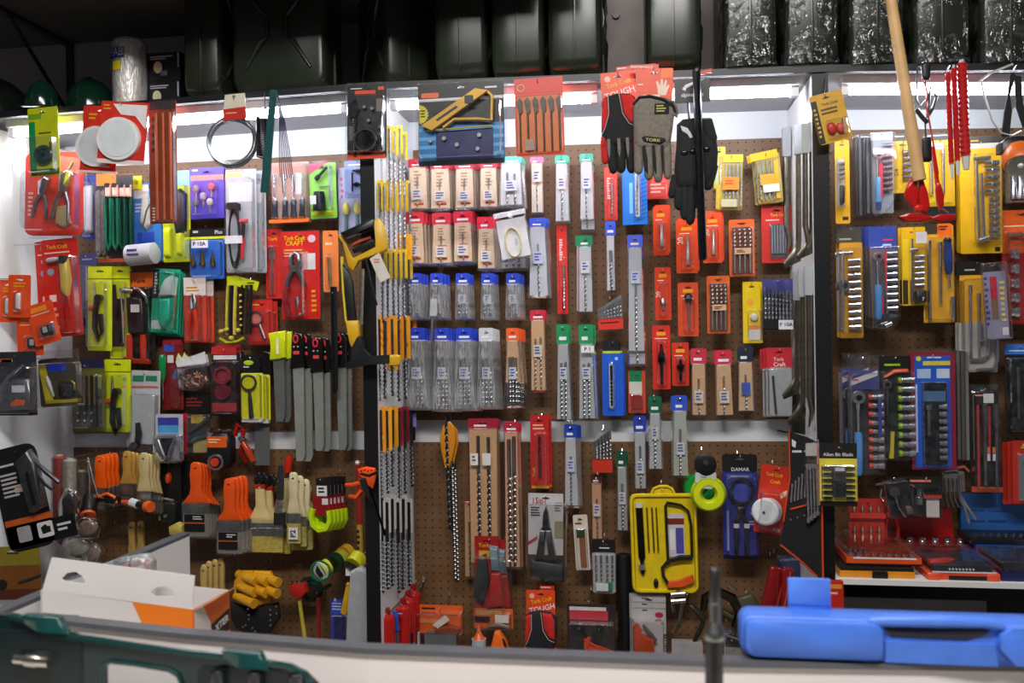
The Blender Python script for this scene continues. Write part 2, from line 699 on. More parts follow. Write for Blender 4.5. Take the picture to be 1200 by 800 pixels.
# upper shelf (dark underside at the very top) with its bracket
zu = P(110, 48, D).z
v, f = boxm((P(-150, 50, D).x, 1.95, zu), (P(700, 20, D).x, D + .012, zu + .02))
struct('ceiling_shelf', v, f, '55534e:w')
e = bpy.data.objects.new('shelf_bracket', None)
COL.objects.link(e)
tag(e, 'black steel angle bracket holding up the dark shelf above the helmets', 'bracket')
bx = P(80, 60, D).x
e.location = (bx, D + .012, zu)
for nm, a, b in (('wall_leg', (-.014, -.006, -.30), (.014, 0, 0)), ('arm', (-.014, -.62, -.012), (.014, 0, 0))):
    v, f = boxm(a, b)
    mesh_obj(nm, v, f, '2a221e', e)
v, f = tube_raw([(0, -.012, -.26), (0, -.30, -.012)], .007, 6)
mesh_obj('strut', v, f, '2a221e', e)

# grey timber post between the jerry cans
e = bpy.data.objects.new('trim_2', None)
COL.objects.link(e)
e['kind'] = 'structure'
pa, pb = P(706, 60, 2.74), P(755, 60, 2.74)
e.location = (0, 0, 0)
zs = shelf_top(730)
v, f = boxm((pa.x, 2.72, zs), (pb.x, 2.75, 3.0))
mesh_obj('post', v, f, '8e8480:p', e)
hc = P(722, 18, 2.718)
v, f = tube_raw([hc, hc + Vector((0, -.008, 0))], .012, 8)
mesh_obj('bolt', v, f, '2a2420', e, True)

# lower shelf of the right bay
SZ = P(1090, 681, YF).z
v, f = boxm((XD2[1], YF, SZ - .014), (XRR, D, SZ))
o = struct('lower_shelf', v, f, 'd8d8d6:w')
v, f = boxm((XD2[1] + .005, D - .25, .2), (P(1156, 700, D - .25).x, D - .24, SZ - .09))
struct('trim_3', v, f, '8c8a86:w')
v, f = boxm((XD2[1], D - .02, .2), (XRR, D - .006, SZ - .014))
struct('under_shelf_shade', v, f, '2c2a2a:w')  # dark sheet added for the shade beneath the lower shelf

# counter: white front panel with a grey metal cap, and its left return running back to the wall
ZC = 1.15
capf = [PZ(38, 723, ZC), PZ(210, 742, ZC), PZ(430, 760, ZC), PZ(840, 775, ZC), PZ(1260, 781, ZC)]
cap_e = bpy.data.objects.new('shop_counter', None)
COL.objects.link(cap_e)
tag(cap_e, 'white shop counter with a grey metal edge along the bottom of the picture', 'counter')
cap_e.location = (0, 1.25, 0)
off = cap_e.location


def sub(v):
    return [q - off for q in v]


vf = []
wp = []
for a, b in zip(capf[:-1], capf[1:]):
    bk = Vector((0, .026, 0))
    dn = Vector((0, 0, -.008))
    vf.append(loft([[a, b, b + bk, a + bk], [a + dn, b + dn, b + dn + bk, a + dn + bk]]))
    fr = Vector((0, .005, -.008))
    dn2 = Vector((0, 0, -1.1))
    wp.append(loft([[a + fr, b + fr, b + fr + bk * .6, a + fr + bk * .6], [a + fr + dn2, b + fr + dn2, b + fr + dn2 + bk * .6, a + fr + dn2 + bk * .6]]))
v, f = join(*vf)
mesh_obj('edge_cap', sub(v), f, '54565c', cap_e)
v, f = join(*wp)
mesh_obj('front_panel', sub(v), f, 'e6dedc:w', cap_e)
a, b = PZ(2, 717, ZC), PZ(222, 624, ZC)
dr = (b - a).normalized()
a = a - dr * .1
lf = Vector((-.028, 0, 0))
v, f = loft([[a, b, b + lf, a + lf], [q + Vector((0, 0, -.008)) for q in (a, b, b + lf, a + lf)]])
mesh_obj('return_cap', sub(v), f, '54565c', cap_e)
pn = [q + Vector((0, 0, -.008)) for q in (a, b, b + lf * .7, a + lf * .7)]
v, f = loft([pn, [q + Vector((0, 0, -1.1)) for q in pn]])
mesh_obj('return_panel', sub(v), f, 'e2dedc:w', cap_e)
# inner ledge that carries the carton, and the worktop under the blue case
q0, q1 = PZ(40, 722, ZC), PZ(262, 745, ZC)
v, f = boxm((q0.x + .02, q0.y + .04, .98), (q1.x + .03, q0.y + .32, 1.0))
mesh_obj('inner_ledge', sub([Vector(q) for q in v]), f, 'd8d0c4:w', cap_e)
q0, q1 = PZ(895, 779, ZC), PZ(1260, 781, ZC)
v, f = boxm((q0.x + .01, q0.y + .05, ZC - .02), (q1.x, q0.y + .14, ZC - .001))
mesh_obj('worktop', sub([Vector(q) for q in v]), f, '54565c', cap_e)
# low display table on the customer side, just below the frame
e = bpy.data.objects.new('display_table', None)
COL.objects.link(e)
tag(e, 'low white display table in front of the counter, below the frame', 'table')
e.location = (0, .85, 0)
v, f = boxm((-1.2, -.25, 1.02), (1.2, .30, 1.05))
mesh_obj('table_top', v, f, 'd8d0c8:w', e)
for x in (-1.1, 1.1):
    for y in (-.2, .25):
        v, f = boxm((x - .03, y - .03, 0), (x + .03, y + .03, 1.02))
        mesh_obj('leg', v, f, '54565c', e)

# ================================================================ ON THE TOP SHELF
def attach(label):
    """hand the parts of the current Empty over to the thing that carries this label"""
    t = next(o for o in bpy.data.objects if o.get('label') == label)
    r = CUR.root
    for ch in list(r.children):
        ch.parent = t
        ch.location = Vector(r.location) - Vector(t.location)
    bpy.data.objects.remove(r)


def proj(p):
    q = Vector(p) - CAM
    z = q.dot(_f)
    return 600 + F * q.dot(_r) / z, 400 - F * q.dot(_u) / z


def base_y(px, Y):
    p = P(px, 90, Y)
    return proj((p.x, Y, shelf_top(px, Y)))[1]


def metres(root_loc):
    """switch the item context to plain metres: x right, y down (negative z), d towards the camera"""
    CUR.X = CUR.Yp = 0
    CUR.sx = CUR.sz = CUR.s = 1


CAN = None


def jerry(px, Y, turn, label, wrap=False):
    global CAN
    fr = .155 if abs(turn) > 80 else .085
    p = P(px, 90, Y - fr)
    p.y = Y
    p.z = shelf_top(px, Y)
    if CAN is None or wrap == 'new':
        I('jerry_can', label, 'jerry can', px, 90, Y=Y)
        CUR.root.location = p
        metres(p)
        W2, H, DP = .1725, .40, .0825
        out = rr(-W2, -H, W2, 0, .045, 4)

        def sh(k, dd):
            cx, cy = 0, -H / 2
            return [loc(cx + (x - cx) * k, cy + (y - cy) * (1 - (1 - k) * W2 * 2 / H), dd) for x, y in out]
        b = part('body', loft([sh(.90, -DP), sh(.96, -DP + .006), sh(.99, -DP + .018), sh(1, -.012), sh(1, .012), sh(.99, DP - .018), sh(.96, DP - .006), sh(.90, DP)]), '22281d:s', None, True, 50)
        part('seam', loft([sh(1.025, -.0035), sh(1.03, 0), sh(1.025, .0035)]), '22281d:s', None, True)
        for s in (-1, 1):
            for q in (-1, 1):
                T('pressed_rib', '22281d:s', [(s * .035, -H / 2 + q * .03, q * 0 + DP), (s * .06, -H / 2 + q * .05, DP + .004), (s * .12, -H / 2 + q * .13, DP)], [.006, .009, .006], b, 8)
            T('pressed_rib', '22281d:s', [(s * .035, -H / 2 - .03, DP), (s * .035, -H / 2, DP + .003), (s * .035, -H / 2 + .03, DP)], [.006, .008, .006], b, 8)
        C('stamped_badge', '22281d:s', 0, -H + .05, .026, DP - .004, DP + .004, b)
        for d in (-.05, 0, .05):
            T('carry_handle', '22281d:s', [(-.06, -H + .01, d), (-.05, -H - .05, d), (-.03, -H - .062, d), (.06, -H - .062, d), (.075, -H - .05, d), (.085, -H + .01, d)], .008, None, 8)
        L('spout', '22281d:s', (-.12, -H + .02, 0), (-.145, -H - .045, 0), [(0, .032), (.7, .032), (.75, .036), (1, .036)])
        CAN = CUR.root
        r = CAN
    else:
        r = clone(CAN)
        r.location = p
    tag(r, label, 'jerry can', 'dark green jerry cans on the top shelf')
    r.rotation_euler = (0, 0, math.radians(turn))
    if abs(turn) > 80:
        r.scale = (.95, .72 if px == 237 else (.86 if px > 800 else .92), 1)
    elif turn == 0:
        r.scale = (.87, 1, 1)
    else:
        r.scale = (.76, .85, 1)
    return r


def wrap(can, label, seed, turn=90):
    rnd = random.Random(seed)
    CUR.root = can
    metres(None)
    W2, H, DP = .170, .41, .0825
    rs = []
    n = 36
    for i in range(15):
        t = i / 14
        z = -.004 - H * t
        ring_ = []
        for k in range(n):
            a = 2 * math.pi * k / n
            ca, sa = math.cos(a), math.sin(a)
            q = .22
            x = W2 * math.copysign(abs(ca) ** q, ca)
            y = DP * math.copysign(abs(sa) ** q, sa)
            j = 1 + rnd.uniform(.0, .045) + (.03 if i == 0 else 0)
            ring_.append((x * j, y * j, -z))
        rs.append(ring_)
    v, f = loft(rs, True, True)
    mesh_obj('plastic_wrap', v, f, 'film', can, True, 25)


jerry(325, 2.517, 0, 'dark green jerry can with a pressed X, face on beside the black cartons')
jerry(237, 2.58, 90, 'narrow side view of a dark green jerry can beside the two black cartons')
jerry(452, 2.60, -52, 'dark green jerry can turned slightly, over the black hole saw pack')
jerry(540, 2.57, 90, 'dark green jerry can, side on, with round yellow sticker')
for x, lb in ((607, 'dark green jerry can, side on, second left of the grey post'), (674, 'dark green jerry can, side on, just left of the grey post'),
              (790, 'dark green jerry can, side on, just right of the grey post')):
    jerry(x, 2.57, 90, lb)
for k, (x, lb) in enumerate(((880, 'first jerry can wrapped in crinkled clear plastic, right of the bare cans'), (952, 'second jerry can in clear plastic, above the black divider'),
                             (1028, 'third jerry can in clear plastic, behind the wooden pole'), (1104, 'fourth jerry can in clear plastic, above the red ribbed tubes'),
                             (1184, 'jerry can in clear plastic cut by the right picture edge'))):
    wrap(jerry(x, 2.57, 90, lb), lb, k)

# helmets
for x, Y, w, h, m, lb in ((-6, 2.55, 42, 56, '141a16:g', 'black safety helmet with a white sticker at the left picture edge'),
                          (50, 2.44, 19, 36, '0c2a1e:g', 'small dark green safety helmet between two bigger ones'),
                          (108, 2.55, 29, 46, '0c2a1e:g', 'dark green safety helmet in front of the bracket strut'),
                          (136, 2.735, 17, 40, '0c2a1e:g', 'dark green safety helmet half hidden behind the white roll')):
    by = base_y(x, Y)
    I('safety_helmet', lb, 'helmet', x, by, Y=Y)
    prof = [(0, 1.0), (.06, 1.0), (.1, .93), (.3, .92), (.5, .86), (.7, .72), (.85, .52), (.95, .28), (1, .05)]
    s_ = L('shell', m, (x, by, 0), (x, by - h, 0), [(t, r * w) for t, r in prof], n=24)
    T('crown_rib', m, [(x, by - h * t, w * r) for t, r in ((.3, .92), (.5, .87), (.7, .73), (.85, .53), (.95, .3), (1, .04))], w * .06, s_)
    PUF('peak', m, [(x + w * .8 * math.cos(a), by + 0) if False else (x + w * .75 * math.cos(a), by - 1 - 2 * math.sin(a)) for a in [k * math.pi / 8 for k in range(16)]], w * .7, w * 1.2, .5)
    if x == -6:
        R('sticker', 'b8b4b0', 13, by - 30, 20, by - 20, w * .70, w * .80)

# white paper roll with printed wrap
by = base_y(153, 2.50)
I('paper_roll', 'white paper towel roll in clear wrap, standing beside the black cartons', 'paper roll', 153, by, Y=2.50)
o = L('roll', 'paper', (153, by, 0), (153, 49, 0), [(0, 17.5), (.97, 17.5), (1, 16)], n=24)
L('clear_wrap', 'glint_haze', (153, by - .5, 0), (153, 47, 0), [(0, 18.4), (.5, 18.9), (.94, 18.3), (.99, 15), (1, 3)], n=24)


def curved_label(mat, x0, y0, x1, y1, cx, r, name='printed_label'):
    def pts(y, q):
        out = []
        for k in range(7):
            x = x0 + (x1 - x0) * k / 6
            out.append(loc(x, y, math.sqrt(max(0, r * r - (x - cx) ** 2)) + q))
        return out
    a, b = pts(y0, .0) + list(reversed(pts(y0, .3))), pts(y1, .0) + list(reversed(pts(y1, .3)))
    return part(name, loft([a, b]), mat)


curved_label('1c2a80', 137, 61, 157, 73, 153, 18.9)
t_ = X('FAB', 'white', 148.5, 67, 8.5, 19.2, 0, .9)
for v_ in t_.data.vertices:
    xx = v_.co.x / CUR.s
    v_.co.y = -(math.sqrt(max(0, 19.35 ** 2 - min(xx * xx, 370))) + .1) * CUR.s
curved_label('d8c820', 143.5, 77, 154, 87, 153, 18.9)
curved_label('8a6a40', 136.5, 79, 141, 86, 153, 18.9)

# two black cartons with a lamp picture
by = base_y(192, 2.53)
for k, (y0, y1, tx, lb) in enumerate(((by - 33, by, 186, 'lower of two black cartons with a lamp picture, under its twin'), (by - 67, by - 33.3, 187, 'upper black carton with a lamp picture, stacked beside the paper roll'))):
    I('lamp_carton', lb, 'box', 192, y1, Y=2.53, group='black lamp cartons')
    b = R('box_body', '0e1014', 171, y0, 213, y1, -30, 3)
    C('lamp_print', 'c8c4a0', tx, y0 + 17, 5, 3, 3.3, b, 7)
    R('lamp_print', '5a6478', tx + 3, y0 + 21, tx + 11, y0 + 27, 3, 3.3, 1, b)
    FP('silver', 178, y0 + 4, 209, y0 + 9, 2, 3.2, up=b)
    R('edge_print', 'b0b4bc', 210, y0 + 1, 211.5, y0 + 18, 3, 3.3, 0, b)

# ================================================================ HUNG FROM THE SHELF EDGE
YH = 2.385


def rail(x, ys=None, Y=YH, ye=None):
    """short wire hook from the shelf edge down to an item; built together with the next thing"""
    CUR.pend = lambda label: rail_hook(label, x, ys, Y, ye)


def rail_hook(label, x, ys, Y, ye):
    if ye is None:
        for (x0, y0, x1, y1) in SHELF:
            if x <= x1:
                ye = y0 + (y1 - y0) * (x - x0) / (x1 - x0) - 2
                break
    a = P(x, ye, YF - .002)
    b = P(x, ys, Y)
    pts = [a, Vector((a.x, (YF + Y) / 2, max(a.z, b.z) + .003)), Vector((b.x, Y - .002, b.z)), Vector((b.x, Y - .012, b.z + .006))]
    v, f = tube_raw(pts, .0015, 6)
    o = mesh_obj('shelf_hook', [q - a for q in v], f, 'chrome', None, True)
    o.location = a
    tag(o, hook_label(label), 'hook', 'wire hooks on the shelf edge')


# green and yellow blister pack
rail(49, 131)
I('blister_pack', 'yellow-green blister card with a coiled green cord, under the small helmet', 'blister pack', 49, 126, Y=YH, tilt=2)
CARD('b8c010', 32, 126, 67, 206)
R('header_print', '6a9a18', 33, 133, 48, 139, 0, .2)
R('side_print', '0f8a4a', 33, 142, 40, 204, 0, .2)
FP('5a6a10', 44, 155, 62, 159, 1, .2)
RING('cord_coil', '0a3a34', 51, 182, 8, 3, 4)
RING('cord_coil', '0a3a34', 51, 183, 4, 2.2, 4)
T('cord_end', '0a3a34', [(58, 168, 2), (59, 176, 3), (56, 182, 4)], 1)
R('base_print', '1a6a20', 34, 198, 66, 205, 0, .2)
BL(34, 160, 65, 204, 9)
# two red cards with round mirrors
rail(122, 129)
I('blister_pack', 'rear red card with a round shaving mirror, half covered by its twin', 'blister pack', 118, 124, Y=YH + .012, tilt=-5)
CARD('c8321e', 98, 124, 140, 201)
FP('e0a020', 105, 133, 118, 142, 2, .2)
C('mirror_rim', 'e8e4e4', 117, 172, 24, 0, 3)
C('mirror_glass', 'ccd2d6:g', 117, 172, 20, 3, 3.4)  # pale diffuse colour painted in for a bright reflection
R('card_border', 'e8d8d8', 96, 200, 142, 202.5, -.8, .3)
FP('e0c0b0', 120, 194, 137, 198, 1, .2)
rail(143, 123, YH - .02)
I('blister_pack', 'front white and red card with a round mirror, hung askew beside the brown pack', 'blister pack', 143, 119, Y=YH - .02, tilt=-6)
CARD('d8342a', 119, 119, 174, 192)
PG('header_print', 'f0ecec', [(133, 122), (173, 122), (173, 150), (160, 135), (143, 134)], 0, .2)
FP('f0a020', 122, 123, 134, 131, 2, .3)
C('mirror_rim', 'f2f0f0', 144, 163, 25, 0, 4, n=28)
C('mirror_glass', 'e4ecee:g', 144, 163, 21.5, 4, 4.5, n=28)  # white reflection put into the colour instead of a true mirror
R('card_border', 'f0e0e0', 119, 187, 174, 192, 0, .25)
# long brown pack
rail(190, 121)
I('blister_pack', 'long brown and orange pack of rods hanging beside the two mirror cards', 'blister pack', 190, 118, Y=YH)
CARD('8a3414', 174, 118, 206, 262)
R('header', '3a3234', 175, 118, 205, 128, 0, .3)
for k in range(5):
    R('marker_print', '3a1408', 177, 137 + k * 9, 181, 142 + k * 9, 0, .3)
for x in (184, 192, 200):
    L('rod', 'c85a1e', (x, 133, 2), (x, 258, 2), [(0, 1.8), (1, 1.8)])
for k in range(5):
    R('scale_mark', 'e8d8c8', 177, 243 + k * 3.5, 180, 244.5 + k * 3.5, 0, .3)
BL(174.5, 129, 205.5, 261, 6)
# wire coil with folded tag
rail(277, 117)
I('wire_coil', 'coil of galvanised steel wire with a red and cream folded tag', 'wire coil', 277, 114, Y=YH)
for k in range(5):
    RING('wire_loop', '9a9e9e:m', 272 + random.uniform(-3.5, 3.5), 166 + random.uniform(-3, 3), 26 + k * .6, 1.1, k * 1.6 - 3, n=36)
T('tie', 'c0c4c4:m', [(268, 190, 4), (274, 198, 2), (270, 192, -4)], .7)
PG('tag', 'd8d0bc', [(266, 112), (289, 111), (290, 130), (264, 131)], 4, 5)
PG('tag_band', 'c03020', [(264, 129), (290, 127), (291, 141), (264, 142)], 4.4, 5.6)
X('P', 'black', 277, 116, 5, 5.2, 20)
FP('e8a090', 267, 133, 280, 136, 1, 5.8)
# black spring and strap bundle
rail(311, 128, YH + .01)
I('tension_spring', 'black tension spring hanging between the wire coil and teal strap', 'spring', 311, 126, Y=YH + .008)
T('top_hook', 'black', [(306, 134, 0), (307, 128, 0), (311, 126, 0), (315, 129, 0), (315, 136, 0)], .8)
T('coil', '18181a:g', [(308 + 7.5 * math.cos(a), 136 + 48 * a / (2 * math.pi * 22), 7.5 * math.sin(a)) for a in [k * 2 * math.pi / 8 for k in range(8 * 22 + 1)]], .95, n=5)
T('bottom_hook', 'black', [(308, 184, 0), (307, 190, 0), (309, 197, 0), (313, 199, 0), (316, 195, 0)], .8)
rail(321, 112, YH - .01)
I('strap', 'dark teal flat strap hanging from the shelf edge, slightly aslant', 'strap', 321, 108, Y=YH - .012, tilt=-7)
PG('webbing', '0f4a4a:f', [(317, 108), (324, 108), (327, 226), (317, 226)], -1, 1)
PUF('sewn_loop', '0f4a4a:f', rr(316, 105, 325, 116, 3), -2, 2, .3, full=True)
rail(325, 113, YH - .004)
I('cable_ties', 'bunch of thin dark blue cable ties beside the teal strap', 'cable ties', 325, 110, Y=YH - .004)
for k in range(7):
    xx = 326 + k * 1.2
    T('cable_tie', '141c3a', [(325, 110, k * .6 - 2), (xx, 140, k * .6 - 2), (xx + k * 1.3, 190, k * .5), (xx + k * 1.7 + 1, 222 + random.uniform(-15, 8), k * .4)], .55, n=4)
# black hole-saw pack
rail(430, 104)
I('blister_pack', 'black clamshell with a hole saw and drill, beside the yellow-tagged bits', 'blister pack', 430, 98, Y=YH, tilt=-1)
CARD('0e0e10', 407, 99, 453, 186, 3)
R('header_print', 'c8441e', 416, 106, 440, 110, 0, .3)
FP('d8d4c8', 411, 103, 432, 105, 1, .3)
R('header_print', 'd04a24', 443, 102, 450, 106, 0, .3)
R('base_print', 'd84a20', 407, 181, 452, 186, 0, .4)
R('photo_print', '7a6a58', 441, 116, 450, 131, 0, .3)
RING('hole_saw', '4a4a4e:m', 430, 165, 12.5, 2.2, 5)
C('hole_saw_plate', '161618:m', 430, 165, 12, 1, 4)
L('arbor', '3a3a3e:m', (417, 140, 3), (417, 182, 3), [(0, 3), (.12, 3), (.14, 1.6), (1, 1.6)])
PG('blade', '26262a:m', [(410, 122), (418, 116), (422, 128), (418, 138), (411, 138)], 1, 3)
for x, y in ((428, 126), (437, 128), (433, 142), (447, 150), (447, 158)):
    C('hex_key', '8a8a8e:m', x, y, 2, 1, 4)
R('photo_print', '5a5a5c', 409, 147, 414, 164, 0, .3)
BL(408, 112, 452, 180, 9)
R('clamshell_rim', 'clear', 404, 96, 456, 188, -1.2, -.7, 4)
# big jig pack
rail(536, 103)
I('blister_pack', 'large black and blue pack with a yellow folding clamp guide', 'blister pack', 539, 97, Y=YH)
CARD('0f1014', 489, 97, 590, 193, 2)
R('stripe_print', 'c0c4c8', 490, 114, 589, 117.5, 0, .25)
R('logo_print', 'd85a30', 493, 107, 514, 113, 0, .3, 2)
FP('d8d8dc', 568, 103, 585, 107, 1, .3)
R('panel_print', '2a78b8', 490, 145, 589, 187, 0, .25)
for k in range(4):
    R('stripe_print', '5aa8dc', 490, 149 + k * 10, 589, 153 + k * 10, .2, .35)
R('panel_print', '1c1a5c', 510, 153, 577, 187, .2, .6)
R('base_print', '08080a', 490, 188, 589, 192, 0, .3)
PG('starburst', 'd8c820', [(491 + 11 * (1 if k % 2 else .82) * max(0.0, math.cos(a)) if math.cos(a) > 0 else 491, 132 + 12 * (1 if k % 2 else .82) * math.sin(a)) for k, a in [(k, -math.pi / 2 + k * math.pi / 20) for k in range(21)]], .2, .6)
FP('3a3a10', 492, 127, 499, 137, 3, .8)
PG('guide_bar', 'd8a420', [(495, 147), (558, 107), (573, 110), (507, 153)], 3, 9)
PG('guide_slot', '1a1a1c', [(512, 141), (536, 126), (538, 128), (514, 143)], 9, 9.3)
R('slide_block', '141416', 546, 115, 556, 124, 9, 10, 1)
T('guide_frame', 'd8a420', [(572, 111, 6), (577, 116, 6), (576, 144, 6), (560, 142, 6), (533, 141, 6), (520, 150, 6)], 2.2)
T('guide_rail', 'c8a850', [(500, 152, 4), (540, 151, 4), (577, 150, 4)], 1)
for x, y in ((504, 164), (520, 162), (535, 170), (561, 160), (559, 176)):
    C('fitting', '9a9aa0:m', x, y, 2.4, .6, 4)
BL(491, 118, 588, 187, 12, 4)
R('clamshell_rim', 'clear', 486, 95, 593, 195, -1.3, -.8, 4)
# orange pack of spade bits
rail(630, 97)
I('blister_pack', 'orange pouch of six flat spade bits beside the hanging gloves', 'blister pack', 631, 91, Y=YH, tilt=1)
CARD('d8421e', 602, 91, 659, 182, 2)
R('header', 'd02f22', 602, 91, 659, 109, 0, .3)
RING('logo_print', 'e8c8b8', 610, 102, 4, .6, .4)
R('backing_print', 'd8702c', 604, 112, 657, 178, 0, .25)
for k in range(6):
    x = 608 + k * 9.2
    PG('spade_blade', '4a4440:m', [(x - 3.6, 118), (x, 113), (x + 3.6, 118), (x + 3.6, 130), (x + 1, 133), (x - 1, 133)], 1, 2)
    L('spade_shank', '5a524c:m', (x, 132, 1.6), (x, 177, 1.6), [(0, 1.1), (1, 1.1)])
R('sticker', 'a88a78', 613, 163, 624, 176, 2.4, 2.7, 0)
BL(603, 111, 658, 180, 4.5)


# ---- gloves
def finger(name, mat, x0, y0, x1, y1, w, d=3, up=None):
    return L(name, mat, (x0, y0, d), (x1, y1, d), [(0, w), (.5, w * 1.02), (.85, w * .95), (.95, w * .7), (1, w * .2)], up, 10, .8)


def glove_body(name, mat, palm, fingers, d=3, th=8):
    cx = sum(q[0] for q in palm) / len(palm)
    cy = sum(q[1] for q in palm) / len(palm)
    rs = []
    for k in range(-3, 4):
        t = k / 3 * math.pi / 2
        s = 1 - .22 * (1 - math.cos(t))
        rs.append([loc(cx + (x - cx) * s, cy + (y - cy) * s, d + th / 2 * math.sin(t)) for x, y in palm])
    vf = [loft(rs)]
    for x0, y0, x1, y1, w in fingers:
        vf.append(lathe_vf((x0, y0, d), (x1, y1, d), [(0, w), (.5, w * 1.02), (.85, w * .95), (.95, w * .7), (1, w * .2)], 10, .8))
    return part(name, join(*vf), mat, None, True, 60)


def tough_glove(x, y, Y, label, tilt=0, cut=0):
    """black and red work glove on an orange hanging card; drawn for a card whose top centre is (725, 80)"""
    I('work_glove', label, 'glove', 725, 80, Y=2.37)
    c = CARD('e2481c', 703, 84, 743, 122)
    R('card_band', 'c0301a', 722, 78, 768 if Y < 2.5 else 742, 86, -2, -1.2, 0, c)
    C('badge_print', 'e8b0a0', 711, 92, 3.6, 0, .3, c)
    FP('f0d8d0', 723, 79.5, 742, 82, 1, -.9, up=c)
    X('Tork Craft', 'e8b818', 724, 98, 5.5, .3, 12, .85, c)
    X('TOUGH', 'f0e4e0', 725, 109, 7, .3, 13, 1.0, c)
    palm = [(702, 118), (708, 113), (722, 110), (737, 112), (746, 119), (746, 135), (742, 165), (738, 172), (706, 172), (701, 160), (703, 138)]
    g = glove_body('glove_body', 'cloth', palm, [(711, 160, 713, 204, 5.6), (723, 164, 722, 204, 5.6), (733, 164, 734, 205, 5.4)], 3, 11)
    glove_body('little_finger', 'redcloth', [(700, 160), (708, 160), (707, 172), (701, 172)], [(704, 164, 704, 192, 4.6)], 3, 8)
    glove_body('red_finger', 'redcloth', [(736, 160), (744, 160), (744, 172), (737, 172)], [(741, 164, 743, 199, 5)], 3, 8)
    PUF('red_cuff', 'redcloth', [(703, 118), (710, 114), (711, 135), (706, 150), (701, 156), (702, 138)], 5, 9.5, .25)
    PUF('red_cuff', 'redcloth', [(725, 112), (738, 114), (743, 122), (743, 150), (735, 147), (728, 136)], 5.5, 9.8, .25)
    T('piping', 'c8b8b0', [(711, 115, 9), (711, 135, 10), (706, 150, 9), (702, 157, 7)], .5)
    T('piping', 'c8b8b0', [(724, 112, 9), (727, 136, 10.5), (734, 148, 10), (742, 152, 8)], .5)
    for fx in (709, 721, 731):
        PUF('finger_pad', 'grcloth', [(fx - 2, 164), (fx + 2, 163), (fx + 2, 178), (fx, 190), (fx - 2, 178)], 7.5, 9.4, .3)
    X('Tork', 'e8b818', 742, 183, 3, 9.2, -84)
    r = CUR.root
    r.location = P(x, y, Y)
    r.rotation_euler = (0, -math.radians(tilt), 0)
    return r


rail(724, 88, 2.375)
tough_glove(725, 80, 2.375, 'black and red work glove on an orange card, hung beside the grey glove', 2)
# grey glove
rail(766, 84, 2.345)
I('work_glove', 'grey work glove with black finger trim on an orange card', 'glove', 766, 76, Y=2.345, tilt=-2)
c = CARD('e2481c', 745, 80, 789, 118)
X('PERFORMANCE', 'f4e8e0', 752, 78.5, 2.6, .3, -2, 1.0, c)
R('card_band', 'd8401a', 738, 75, 772, 81, -1.5, -.7, 0, c)
PG('hand_print', 'e8c8b4', [(772, 112), (771, 103), (769, 96), (771, 95), (774, 101), (775, 93), (777, 93), (778, 101), (780, 94), (782, 95), (781, 103), (784, 99), (785, 101), (781, 112)], 0, .4, c)
FP('f0d0c4', 748, 98, 758, 101, 1, .3, up=c)
R('barcode_print', 'e8d8d0', 754, 111, 774, 116, 0, .3, 0, c)
R('corner_print', 'f06a18', 775, 81, 788, 92, 0, .3, 0, c)
palm = [(743, 122), (750, 115), (762, 114), (778, 118), (791, 127), (791, 140), (788, 165), (785, 176), (748, 176), (744, 165), (743, 140)]
glove_body('glove_body', 'grcloth', palm, [(750, 166, 751, 205, 5.5), (762, 168, 763, 212, 5.8), (773, 168, 774, 215, 5.8), (783, 166, 785, 211, 5)], 3, 12)
T('cuff_trim', 'cloth', [(743, 124, 7), (750, 116, 8), (762, 115, 9), (778, 119, 9), (790, 127, 8), (793, 136, 5)], 1.7)
T('wrist_loop', 'grcloth', [(778, 118, 7), (790, 122, 7), (795, 132, 6), (794, 138, 5), (789, 134, 6)], 2)
for k, fx in enumerate((757, 768, 778)):
    PUF('finger_stripe', 'cloth', [(fx - 2, 172), (fx + 1, 171), (fx + 4 - k, 188), (fx + 5 - k, 206), (fx + 1, 200), (fx - 1, 186)], 7.5, 9.6, .3)
PUF('knuckle_badge', 'cloth', [(753, 163), (757, 161), (781, 164), (782, 168), (776, 171), (756, 168)], 8, 10.2, .15)
X('TORK', 'b8b060', 767, 166.5, 3.4, 10.3, -5, 1.3)
R('cuff_badge', 'cloth', 768, 124, 785, 136, 8.2, 10, 1)
FP('a89a30', 770, 126, 783, 135, 3, 10.2)
# black motorcycle glove
rail(812, 86, 2.352)
I('sports_glove', 'black armoured glove on a black card with a white logo', 'glove', 812, 90, Y=2.352)
c = R('card', '121218', 790, 92, 832, 120, -.7, 0)
PG('swoosh_print', 'd8d8dc', [(799, 104), (803, 99), (812, 96), (826, 93), (812, 99), (804, 103), (803, 106)], 0, .3, c)
X('alpinestars', 'd8d8dc', 811, 111, 4.4, .3, 0, .95, c)
PG('tag_print', 'c82a2a', [(815, 86), (834, 81), (834, 86), (817, 89)], -.8, 0, c)
T('hang_loop', 'black', [(806, 119, 0), (806, 128, 2), (807, 140, 3)], 1.6)
palm = [(792, 146), (799, 140), (815, 139), (832, 140), (835, 150), (838, 165), (840, 180), (838, 200), (830, 215), (822, 222), (790, 222), (788, 200), (791, 170)]
glove_body('glove_body', 'cloth', palm, [(793, 212, 793, 246, 6), (800, 214, 800, 258, 6), (808, 214, 806, 264, 6), (818, 210, 817, 246, 5.6), (834, 195, 826, 224, 6), (790, 205, 784, 232, 5)], 3, 15)
PG('logo_print', 'c8c8cc', [(796, 149), (804, 152), (808, 158), (810, 163), (807, 164), (804, 159), (798, 155)], 9.6, 10.6)
for x, y in ((800, 181), (810, 180), (826, 178)):
    PUF('knuckle_guard', '161618:g', circ(x, y, 5, 10, 3.5), 9.5, 12.5, .6)
PUF('cuff_flap', 'cloth', [(820, 142), (833, 142), (839, 165), (836, 172), (824, 160)], 7, 11.5, .2)
